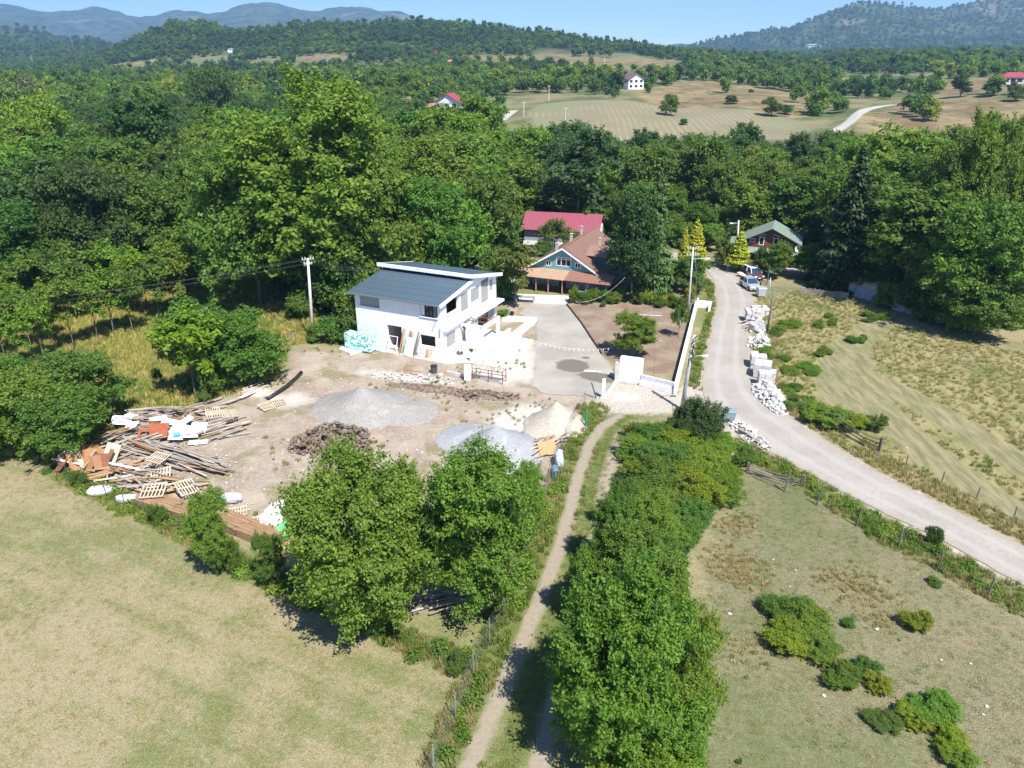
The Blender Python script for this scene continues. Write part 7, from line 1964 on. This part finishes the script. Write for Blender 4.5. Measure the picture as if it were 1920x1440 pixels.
for x, y in pst:
    q = P(x, y) - o0; t = q + Vector((rf_.uniform(-.05, .2), rf_.uniform(-.1, .1), 1.55)); tops.append((q, t)); mm = MB(); mm.tube([q + Vector((0, 0, -.2)), t], [.075, .055], 6); mm.build('post', OLDW, fo)
m = MB()
for (q, t), (q2, t2) in zip(tops[:-1], tops[1:]):
    for f in (.35, .6, .88): m.tube([q.lerp(t, f), q2.lerp(t2, f)], .006, 3)
m.build('wire', WIREM, fo)
pst = [(1488, 722), (1699, 873), (1765, 905), (1830, 935), (1901, 972)]
fo = thing('wire_fence', 'row of short old posts on the golden side of the road', 'fence', (*P(*pst[0]).to_2d(), 0)); o0 = P(*pst[0]); tops = []
for x, y in pst:
    q = P(x, y) - o0; t = q + Vector((rf_.uniform(-.05, .1), 0, 1.0)); tops.append((q, t)); mm = MB(); mm.tube([q + Vector((0, 0, -.2)), t], [.06, .05], 6); mm.build('post', OLDW, fo)
def rail_fence(ends, nr, h, label, sag=.15, collapse=0.0):
    a, b = P(*ends[0]), P(*ends[1]); o = thing('rail_fence', label, 'fence', a); d = b - a
    for f in (0, .03, .97, 1.0):
        mm = MB(); q = d * f; mm.tube([q + Vector((0, 0, -.2)), q + Vector((.05 * (f > .5), 0, h + .15))], .07, 6); mm.build('post', OLDW, o)
    for i in range(nr):
        z = h * (i + .8) / nr; mm = MB(); pts = []
        for k in range(9):
            t = k / 8; pts.append(d * t + Vector((0, collapse * t * (1 - t) * i, max(.08, z * (1 - collapse * .5 * t) - sag * 4 * t * (1 - t) + rf_.uniform(-.02, .02)))))
        mm.tube(pts, .045, 5); mm.build('rail', OLDW, o)
rail_fence(((1567, 806), (1648, 851)), 4, 1.35, 'sagging wooden rail fence on the golden side of the road', .25)
rail_fence(((1400, 886), (1505, 912)), 3, .8, 'collapsed wooden rail fence at the top of the pasture', .2, .8)
m = MB(); m.tube([P(1471, 922), PY(1482, 882, P(1471, 922).y)], .07, 6); tag(m.build('stake', OLDW), 'crooked stake standing over the collapsed rail fence', 'stake')
for i, (a, b) in enumerate((((1398, 878), (1470, 905)), ((1402, 884), (1480, 898)), ((1410, 890), (1470, 915)))):
    m = MB(); m.tube([P(*a, .35 - .1 * i), P(*b, .25)], .05, 5); tag(m.build('fallen_rail', OLDW), 'fallen rail lying beside the collapsed fence', 'rail', 'fallen rails by the collapsed fence')
# green netting gate piece and stakes
o = thing('net_gate', 'green wire net panel standing by the cars near the lawn', 'net', P(1438, 535), R(70))
m = MB(); m.tube([(0, 0, 0), (0, 0, 2.6)], .06, 6); m.tube([(2.2, 0, 0), (2.2, 0, 1.9)], .05, 6); m.build('post', TEALD, o)
m = MB()
for i in range(12): m.tube([(i * .2, 0, .1), (i * .2, 0, 2.4 - i * .05)], .012, 3)
for i in range(12): m.tube([(0, 0, .15 + i * .2), (2.2, 0, .12 + i * .16)], .012, 3)
m.build('netting', mat_plain('green_net', (.03, .2, .09), .6), o)
o = thing('net_roll', 'roll of green netting hung at the top of the chain link fence', 'net', P(1098, 800)); m = MB(); m.tube([(0, 0, 0), (.05, 0, 1.6)], [.12, .1], 8); m.build('roll', mat_plain('green_net_roll', (.02, .25, .12), .6), o)
o = thing('garden_gate', 'green metal gate frame in front of the brown house', 'gate', P(1393, 510), R(-15))
for x in (0, 1.7):
    m = MB(); m.bb(x - .07, x + .07, -.07, .07, 0, 1.9); m.build('post', TEALD, o)
m = MB(); m.beam((0.07, 0, 1.85), (1.63, 0, 1.85), .08); m.build('lintel', TEALD, o)
for nm, a, b in (('left', (1362, 512), (1390, 510)), ('right', (1410, 512), (1440, 520))):
    mesh_fence([P(*a).to_2d(), ((P(*a) + P(*b)) / 2).to_2d(), P(*b).to_2d()], 1.3, 'green wire fence %s of the gate of the brown house' % nm, 'wire_fence', .03, TEALD, .35, .007, TEALD)
mesh_fence(pp([(1440, 545), (1470, 548), (1500, 552)]), 1.4, 'wire fence between the lawn and the golden grass', 'wire_fence', .03, STEELG, .35, .006)
# grey picket fence
a, b = P(1500, 552), P(1589, 562); o = thing('picket_fence', 'weathered grey picket fence left of the thatched shed', 'fence', a, math.atan2((b - a).y, (b - a).x)); L_ = (b - a).length; m = MB(); x = 0
while x < L_: m.bb(x, x + .09, -.015, .015, 0, .95 + rf_.uniform(-.12, .12)); x += .15
m.build('pickets', PLANKG, o); m = MB(); m.beam((0, .04, .3), (L_, .04, .3), .05); m.beam((0, .04, .75), (L_, .04, .75), .05); m.build('rail', PLANKG, o)
# thatched shed
a, b = P(1589, 553), P(1668, 574); o = thing('shed', 'low grey walled shed with a roof of dry thatch and red brush', 'shed', a, math.atan2((b - a).y, (b - a).x)); L_ = (b - a).length
m = MB(); m.bb(0, L_, 0, 4.2, 0, 1.7); m.build('wall', RENDERG, o)
def lump_roof(par, x0, x1, y0, y1, z, h, mat, seed, name='roof'):
    n = 40; X, Y = np.meshgrid(np.linspace(0, 1, n), np.linspace(0, 1, n)); Z = z + h * np.sin(np.pi * X) ** .5 * np.sin(np.pi * Y) ** .5 * (.8 + .8 * fbm(X * 5 + seed, Y * 5, 3)) + .25 * fbm(X * 14, Y * 14 + seed, 3) * (np.sin(np.pi * X) > .1)
    V = np.stack([x0 + (x1 - x0) * X, y0 + (y1 - y0) * Y, Z], -1).reshape(-1, 3); i = np.arange(n - 1)[:, None] * n + np.arange(n - 1)[None]; Q = np.stack([i, i + 1, i + n + 1, i + n], -1).reshape(-1, 4)
    return link_mesh(name, np_mesh(name, V, Q, mat, smooth=True), par)
lump_roof(o, -.3, L_ + .3, -.3, 4.5, 1.7, .75, mat_grain('dry_thatch', (.34, .22, .15), (.55, .42, .30), 5), 3)
lump_roof(o, -.3, 2.0, -.35, 3.0, 1.78, .6, mat_grain('red_brush', (.12, .05, .04), (.28, .13, .10), 7), 8, 'brush')
a, b = P(1672, 580), P(1760, 606); o = thing('shed', 'long dark shed with a low grey roof shaded by the right hand trees', 'shed', a, math.atan2((b - a).y, (b - a).x)); L_ = (b - a).length
m = MB(); m.bb(0, L_, 0, 4.5, 0, 2.0); m.build('wall', RENDERG, o); m = MB(); m.slab([(-.3, -.4, 2.1), (L_ + .3, -.4, 2.1), (L_ + .3, 5, 2.6), (-.3, 5, 2.6)], .08); m.build('roof', W_GREYC, o)
# white wall left of the brown house
m = MB(); wallseg(m, P(1342, 492).to_2d(), P(1385, 496).to_2d(), .25, 0, 1.0); tag(m.build('wall', W_WHITE), 'short white wall left of the brown house behind the yellow conifer', 'wall')
o = thing('flower_pot', 'round white stone ring in the garden border', 'stone ring', P(1226, 563)); m = MB(); m.tube([(0, 0, 0), (0, 0, .35)], [.9, .9], 16); m.build('ring', W_CONC, o)

# ---------------------------------------------------------------- distant houses
def far_house(px_, py_, wpx, body_h, roof_h, rz, wallm, roofm, label, floors=2, nwin=3, depth=.8, gable_front=True, balcony=False):
    q = PW(px_, py_); w = wpx / FPX * (CP * q.y + SP * 28); o = thing('house', label, 'house', q, rz); d = w * depth
    m = MB(); m.bb(-w / 2, w / 2, -d / 2, d / 2, -3, body_h)
    if gable_front: m.prism([(-w / 2, body_h + .001), (w / 2, body_h + .001), (0, body_h + roof_h)], 'y', -d / 2, d / 2)
    m.build('wall', wallm, o)
    if gable_front:
        for s in (-1, 1):
            m = MB(); m.slab([(0, -d / 2 - .8, body_h + roof_h + .25), (s * (w / 2 + .9), -d / 2 - .8, body_h - .3), (s * (w / 2 + .9), d / 2 + .8, body_h - .3), (0, d / 2 + .8, body_h + roof_h + .25)], .22); m.build('roof', roofm, o)
    else:
        e = .8; m = MB(); m.add([(-w / 2 - e, -d / 2 - e, body_h + .01), (w / 2 + e, -d / 2 - e, body_h + .01), (w / 2 + e, d / 2 + e, body_h + .01), (-w / 2 - e, d / 2 + e, body_h + .01), (-w / 4, 0, body_h + roof_h), (w / 4, 0, body_h + roof_h)],
                         [(0, 1, 5, 4), (1, 2, 5), (2, 3, 4, 5), (3, 0, 4), (0, 3, 2, 1)]); m.build('roof', roofm, o)
    fh = body_h / floors
    for f in range(floors):
        for i in range(nwin):
            x = -w / 2 + w * (i + .5) / nwin; m = MB(); m.bb(x - w * .09, x + w * .09, -d / 2 - .06, -d / 2 - .01, fh * f + fh * .3, fh * f + fh * .8); m.build('window', GLASS, o)
    if balcony:
        for f in range(1, floors):
            m = MB(); m.bb(-w / 2, w / 2, -d / 2 - 1.3, -d / 2 - .07, fh * f - .15, fh * f + .0); m.bb(-w / 2, w / 2, -d / 2 - 1.3, -d / 2 - 1.2, fh * f + .003, fh * f + .8); m.build('balcony', PINKP, o)
    return o
PINKP = mat_plain('pink_render', (.62, .40, .40), .8)
FRED = mat_plain('far_red_roof', (.30, .055, .075), .7); FORG = mat_plain('far_orange_roof', (.42, .19, .12), .8)
o = far_house(845, 233, 42, 9.5, 3.2, R(-14), W_TRIM, FRED, 'four storey pink and white house with red roofs above the valley wood', 3, 3, .9, True, True)
m = MB(); m.slab([(-13, -4, 6.8), (-5.2, -4, 7.6), (-5.2, 5, 9.0), (-12, 5, 8.0)], .3); m.build('side_roof', FORG, o); m = MB(); m.bb(-11.5, -5.3, -3, 4, -3, 6.8); m.build('side_wing', W_WHITE, o)
o = far_house(1184, 166, 32, 5.6, 3.0, R(22), W_TRIM, mat_plain('far_dark_roof', (.16, .10, .10), .8), 'white gabled house on top of the hill field', 2, 3, 1.0)
far_house(1897, 157, 46, 3.6, 2.6, R(-8), W_CONC, FRED, 'low house with a wide red hipped roof at the upper right edge', 1, 4, .7, False)
far_house(1524, 92, 26, 12, 4, R(5), W_TRIM, mat_plain('far_grey_roof', (.3, .3, .33), .8), 'large pale building far away on the slope of the right mountain', 3, 5, .5, False)
far_house(819, 104, 11, 4, 3, R(5), FRED, FRED, 'tiny red house on the brown ridge in the distance', 1, 1)
far_house(845, 122, 14, 3, 2.5, R(-15), W_CONC, FORG, 'tiny orange roofed house below the brown ridge', 1, 2, .7, False)
far_house(433, 98, 9, 4, 1, R(0), W_TRIM, mat_plain('far_blue', (.3, .45, .6), .6), 'tiny white and blue building at the foot of the left wooded hill', 1, 1)
far_house(1321, 104, 9, 5, 3, R(0), W_TRIM, FORG, 'tiny white house on the skyline right of centre', 1, 1)
far_house(95, 163, 12, 4, 2, R(10), W_TRIM, FORG, 'small white house among the trees at upper left', 1, 2)
far_house(182, 160, 16, 3.5, 2.5, R(-10), W_CONC, FORG, 'small house with orange roof beside the far road at upper left', 1, 2, .7, False)
far_house(240, 330, 12, 3, 1.2, R(-10), W_TRIM, W_CONC, 'small white building glimpsed between the crowns of the left wood', 1, 1)
# pylons and far poles
def pylon(px_, py_, topy, label, Y=None):
    q = PW(px_, py_); h = max(8, CAMH + slope(topy) * q.y - q.z); o = thing('pylon', label, 'pylon', q, R(15)); m = MB(); w = h * .09
    for sx in (-1, 1):
        for sy in (-1, 1): m.tube([(sx * w, sy * w, 0), (sx * w * .25, sy * w * .25, h * .65), (sx * w * .15, sy * w * .15, h)], h * .006, 4)
    for i in range(8):
        z0, z1 = h * i / 9, h * (i + 1) / 9; f0 = w * (1 - .8 * i / 9); f1 = w * (1 - .8 * (i + 1) / 9)
        for s in (-1, 1): m.tube([(-f0, s * f0, z0), (f1, s * f1, z1)], h * .003, 3); m.tube([(s * f0, -f0, z0), (s * f1, f1, z1)], h * .003, 3)
    m.build('lattice', STEELG, o)
    for z in (.72, .84, .95):
        m = MB(); m.beam((-h * .13, 0, h * z), (h * .13, 0, h * z), h * .012); m.build('crossarm', STEELG, o)
pylon(64, 132, 104, 'lattice power pylon in the far left valley'); pylon(608, 128, 103, 'lattice power pylon on the meadow left of centre'); pylon(1683, 122, 93, 'lattice power pylon below the right mountain')
for i, (x, y, ty, w) in enumerate([(130, 166, 144, .15), (267, 160, 138, .15), (1132, 142, 108, .18), (805, 150, 128, .15), (822, 148, 128, .15), (982, 218, 198, .15), (1029, 190, 160, .15), (1277, 104, 80, .3), (1060, 230, 205, .13), (440, 216, 198, .13)]):
    q = PW(x, y); h = max(6, CAMH + slope(ty) * q.y - q.z); m = MB(); m.tube([(0, 0, 0), (0, 0, h)], [w * 1.3, w], 6); m.beam((-.9, 0, h * .95), (.9, 0, h * .95), .15)
    o = m.build('far_pole', W_CONC, loc=q); tag(o, ['pale pole by the far road at upper left', 'pale pole right of the one by the far road', 'tall pale pole at the top of the hill field', 'left one of two thin poles in the distance', 'right one of two thin poles in the distance', 'pole beside the white lane piece left of the hill field', 'pole at the left end of the hill field top', 'mast on the skyline right of the wooded ridge', 'pole at the left rim of the hill field', 'small pole deep in the left wood'][i], 'pole')
# ---------------------------------------------------------------- grass, weeds and leaf litter nobody could count
def tuft(seed, n, h, r, w, lean=.5):
    g = np.random.default_rng(seed); a = g.uniform(0, 6.28, n); rad = r * np.sqrt(g.random(n)) ; x, y = rad * np.cos(a), rad * np.sin(a)
    b = g.uniform(0, 6.28, n); hh = h * g.uniform(.5, 1.15, n); ln = lean * hh * g.random(n)
    dx, dy = np.cos(b), np.sin(b); p0 = np.stack([x - dy * w / 2, y + dx * w / 2, np.zeros(n)], 1); p1 = np.stack([x + dy * w / 2, y - dx * w / 2, np.zeros(n)], 1)
    m0 = np.stack([x + dx * ln * .4 + dy * w * .4, y + dy * ln * .4 - dx * w * .4, hh * .6], 1); t = np.stack([x + dx * ln, y + dy * ln, hh], 1)
    V = np.stack([p0, p1, m0, t], 1).reshape(-1, 3); return V, np.arange(n * 4).reshape(n, 4)
def mat_blade():
    k = NB('grass_blades'); base = k.n('Attribute', attribute_name='tint', attribute_type='INSTANCER').outputs['Color']; ri = k.n('NewGeometry').outputs['Random Per Island']
    c = k.mix(ri, k.mix(1.0, base, (.65, .7, .6), 'MULTIPLY'), k.mix(1.0, base, (1.5, 1.35, 1.3), 'MULTIPLY'))
    d = k.n('BsdfDiffuse'); k.set(d.inputs[0], c); t = k.n('BsdfTranslucent'); k.set(t.inputs[0], c); m = k.n('MixShader'); m.inputs[0].default_value = .3
    k.t.links.new(d.outputs[0], m.inputs[1]); k.t.links.new(t.outputs[0], m.inputs[2]); k.t.links.new(m.outputs[0], k.out.inputs[0]); return k.m
M_BL = mat_blade()
def lib_plain(name, meshes):
    c = bpy.data.collections.new(name)
    for i, me in enumerate(meshes): c.objects.link(bpy.data.objects.new('%s_%d' % (name, i), me))
    LIB.append(c); return c
TUFT = lib_plain('tuft', [np_mesh('tuft', *tuft(i, 26, .42, .22, .035), M_BL) for i in range(4)])
SHORT = lib_plain('short_tuft', [np_mesh('short_tuft', *tuft(20 + i, 22, .13, .28, .03, .9), M_BL) for i in range(4)])
def weedmesh(seed):
    g = np.random.default_rng(seed); n = 260; q = g.normal(size=(n, 3)); q /= np.linalg.norm(q, axis=1)[:, None]; q[:, 2] = np.abs(q[:, 2])
    C = q * g.uniform(.15, .5, n)[:, None] * np.array([1, 1, 1.1]) + np.array([0, 0, .02]); nr = q * .5 + np.array([0, 0, .6]) + g.normal(size=(n, 3)) * .4; nr /= np.linalg.norm(nr, axis=1)[:, None]
    V, Q = leaf_quads(g, C, nr, .075 * g.uniform(.6, 1.3, n)); return np_mesh('weed', V, Q, M_BL)
WEED = lib_plain('weed', [weedmesh(40 + i) for i in range(4)])
def area_pts(rng, poly, dens, cond=None):
    arr = np.array([(v[0], v[1]) for v in poly]); x0, y0 = arr.min(0); x1, y1 = arr.max(0); n = int((x1 - x0) * (y1 - y0) * dens); X = rng.uniform(x0, x1, n); Y = rng.uniform(y0, y1, n)
    m = (sdf(X, Y, arr) > 0) & (np.abs(pxcol(X, Y) - 960) < 1100) & (Y > 22)
    if cond is not None: m &= cond(X, Y)
    return np.c_[X[m], Y[m]]
def line_pts(rng, line, width, dens):
    arr = np.array([(v[0], v[1]) for v in line]); x0, y0 = arr.min(0) - width; x1, y1 = arr.max(0) + width; n = int((x1 - x0) * (y1 - y0) * dens); X = rng.uniform(x0, x1, n); Y = rng.uniform(y0, y1, n); m = (ldist(X, Y, [tuple(a) for a in arr], width) > 0) & (Y > 20)
    return np.c_[X[m], Y[m]]
def tints(pts, cols, rng, scale=6):
    n = fbm(pts[:, 0] / scale, pts[:, 1] / scale, 3) * 1.6 + .5 + rng.uniform(-.3, .3, len(pts)); c = np.array(cols); i = np.clip((n * len(c)).astype(int), 0, len(c) - 1); return c[i] * rng.uniform(.85, 1.15, (len(pts), 1))
g = np.random.default_rng(99)
def sow(name, pts, lo, hi, cols, coll, label, cat='grass', scale=6):
    z = TH(pts[:, 0], pts[:, 1]) - .01; n = len(pts); print(name, n)
    scatter(name, np.c_[pts, z], g.uniform(lo, hi, n), g.uniform(0, 6.28, n), g.integers(0, 4, n), tints(pts, cols, g, scale), coll, label, cat)
YG = [(.27, .30, .07), (.38, .37, .11), (.46, .41, .16), (.20, .27, .06)]
sow('meadow_grass', area_pts(g, G_GRASSW, 5.0), .7, 1.5, YG, TUFT, 'tall yellow green grass of the meadow at left')
GOLD = [(.18, .24, .055), (.33, .32, .13), (.42, .38, .19), (.35, .33, .14), (.25, .29, .08)]
sow('track_strip', line_pts(g, L_STRIP, .75, 16), .4, .9, [(.13, .20, .04), (.18, .25, .055), (.26, .27, .10)], SHORT, 'short green grass between the two wheel ruts of the track')
sow('golden_grass', area_pts(g, G_FIELDUR, 4.0, lambda X, Y: np.max([ldist(X, Y, l, 1.9) for l in L_MOWN], axis=0) < 0), .4, .95, GOLD, TUFT, 'long golden grass of the field right of the road', scale=5)
vg = np.concatenate([line_pts(g, l, w + .1, 10) for l, w in L_VERGE if w != .8] ); gx = sdf(vg[:, 0], vg[:, 1], G_ROAD); vg = vg[gx < -.2]
rut_ = lambda a: np.maximum(ldist(a[:, 0], a[:, 1], L_RUTL, .6), ldist(a[:, 0], a[:, 1], L_RUTR, .6))
vg = vg[rut_(vg) < 0]
sow('verge_weeds', vg, .4, 1.15, [(.12, .19, .035), (.17, .25, .05), (.25, .28, .08), (.36, .30, .15)], TUFT, 'weeds along the road verge, the track and the fences', 'weeds', 3)
w2 = np.concatenate([line_pts(g, L_VERGE[0][0], 1.2, 1.8), line_pts(g, L_VERGE[1][0], 1.0, 1.5), line_pts(g, L_VERGE[2][0], .9, 2), line_pts(g, L_VERGE[3][0], 1.2, 2.5), line_pts(g, L_VERGE[4][0], 1.0, .8), line_pts(g, L_VERGE[5][0], 1.0, 2)])
w2 = w2[sdf(w2[:, 0], w2[:, 1], G_ROAD) < -.5]; w2 = w2[rut_(w2) < -.2]
sow('leafy_weeds', w2, .5, 1.3, [(.09, .17, .03), (.14, .23, .035), (.19, .25, .05)], WEED, 'leafy weeds standing in the verges and fence lines', 'weeds', 4)
dl_ = np.concatenate([line_pts(g, l, w + .4, 12) for l, w in L_DRY]); dl_ = dl_[sdf(dl_[:, 0], dl_[:, 1], G_ROAD) < -.4]
sow('dry_grass', dl_, .4, 1.0, [(.40, .34, .18), (.24, .28, .08), (.34, .31, .14), (.46, .39, .22)], TUFT, 'bleached dry grass strip along the far road edge')
for_l = pp([(-500, 880), (0, 870), (100, 888), (300, 985), (560, 1115), (850, 1262), (812, 1440), (760, 1700), (-900, 1700)])
sow('field_stubble', area_pts(g, for_l, 5.0, lambda X, Y: Y < 66), .35, .8, [(.18, .22, .055), (.35, .28, .14), (.41, .33, .17), (.36, .29, .14), (.22, .25, .07)], SHORT, 'short stubble and grass of the tan field at lower left', scale=4)
sow('pasture_grass', area_pts(g, G_FIELDR, 6.0, lambda X, Y: Y < 62), .35, .85, [(.16, .21, .06), (.27, .26, .11), (.38, .32, .18), (.35, .29, .16), (.19, .24, .08)], SHORT, 'short grazed grass of the pasture at lower right', scale=4)
for i, (x, y) in enumerate([(1375, 1060), (1400, 1085), (1370, 1045), (1385, 1075), (1495, 1040), (1600, 1090), (1625, 1100), (1650, 1115), (1392, 985), (1415, 990), (1560, 1080), (1395, 1215), (1640, 1155)]):
    pass
ctr = [P(x, y) for x, y in [(1375, 1060), (1400, 1085), (1370, 1045), (1385, 1075), (1600, 1090), (1630, 1105), (1392, 985), (1360, 985), (1570, 1085), (1395, 1215), (1640, 1155)]]
dp = np.concatenate([g.normal(size=(50, 2)) * .9 + np.array([c.x, c.y]) for c in ctr]); sow('dry_tussocks', dp, .35, .8, [(.40, .33, .17), (.46, .38, .20), (.28, .28, .10)], TUFT, 'dry straw coloured grass tussocks in the pasture')
sow('yard_weeds', area_pts(g, G_YARD, .8, lambda X, Y: (fbm(X / 4.2 + 2, Y / 4.2, 4) > .08) & (sdf(X, Y, G_DRIVE) < -1) & (sdf(X, Y, [HL(-11, -1), HL(6, -1), HL(6, 14), HL(-11, 14)]) < 0)), .4, .9, [(.12, .18, .04), (.22, .22, .07), (.34, .28, .13)], TUFT, 'sparse weeds growing in the dirt yard', 'weeds')
# undergrowth beneath the wood edge
def ok_edge(X, Y):
    s = sdf(X, Y, G_WOOD); return (s > -2.0) & (s < 9) & (np.abs(pxcol(X, Y) - 960) < 1050) & (sdf(X, Y, B_BARN) < -1) & (sdf(X, Y, B_BROWN) < 0) & (ldist(X, Y, pp(ROAD_L[:6]), 5) < 0) & (Y < 150)
ue = poisson(g, -120, 120, 70, 150, 2.1, 9000, ok_edge); z = TH(ue[:, 0], ue[:, 1]); n = len(ue); print('understory', n)
UND = lib_collection('undergrowth_bush', [PROTO['mid_bush'][0]])
scatter('undergrowth', np.c_[ue, z - .1], g.uniform(.55, 1.15, n), g.uniform(0, 6.28, n), np.zeros(n), tints(ue, [GREENS['mid'], GREENS['bright'], GREENS['dark'], GREENS['olive']], g, 8), UND, 'tangled undergrowth along the foot of the woods', 'undergrowth')
# ---------------------------------------------------------------- air
def make_haze():
    m = MB(); m.bb(-9000, 9000, -60, 9400, -60, 520)
    k = NB('haze')
    v = k.n('VolumePrincipled'); v.inputs['Color'].default_value = (0.44, 0.70, 1.0, 1)
    v.inputs['Density'].default_value = 0.00015; v.inputs['Anisotropy'].default_value = 0.2
    k.t.links.new(v.outputs[0], k.out.inputs['Volume'])
    o = m.build('haze', k.m)
    tag(o, 'thin blue summer haze over the valley', 'haze', kind='stuff')
make_haze()
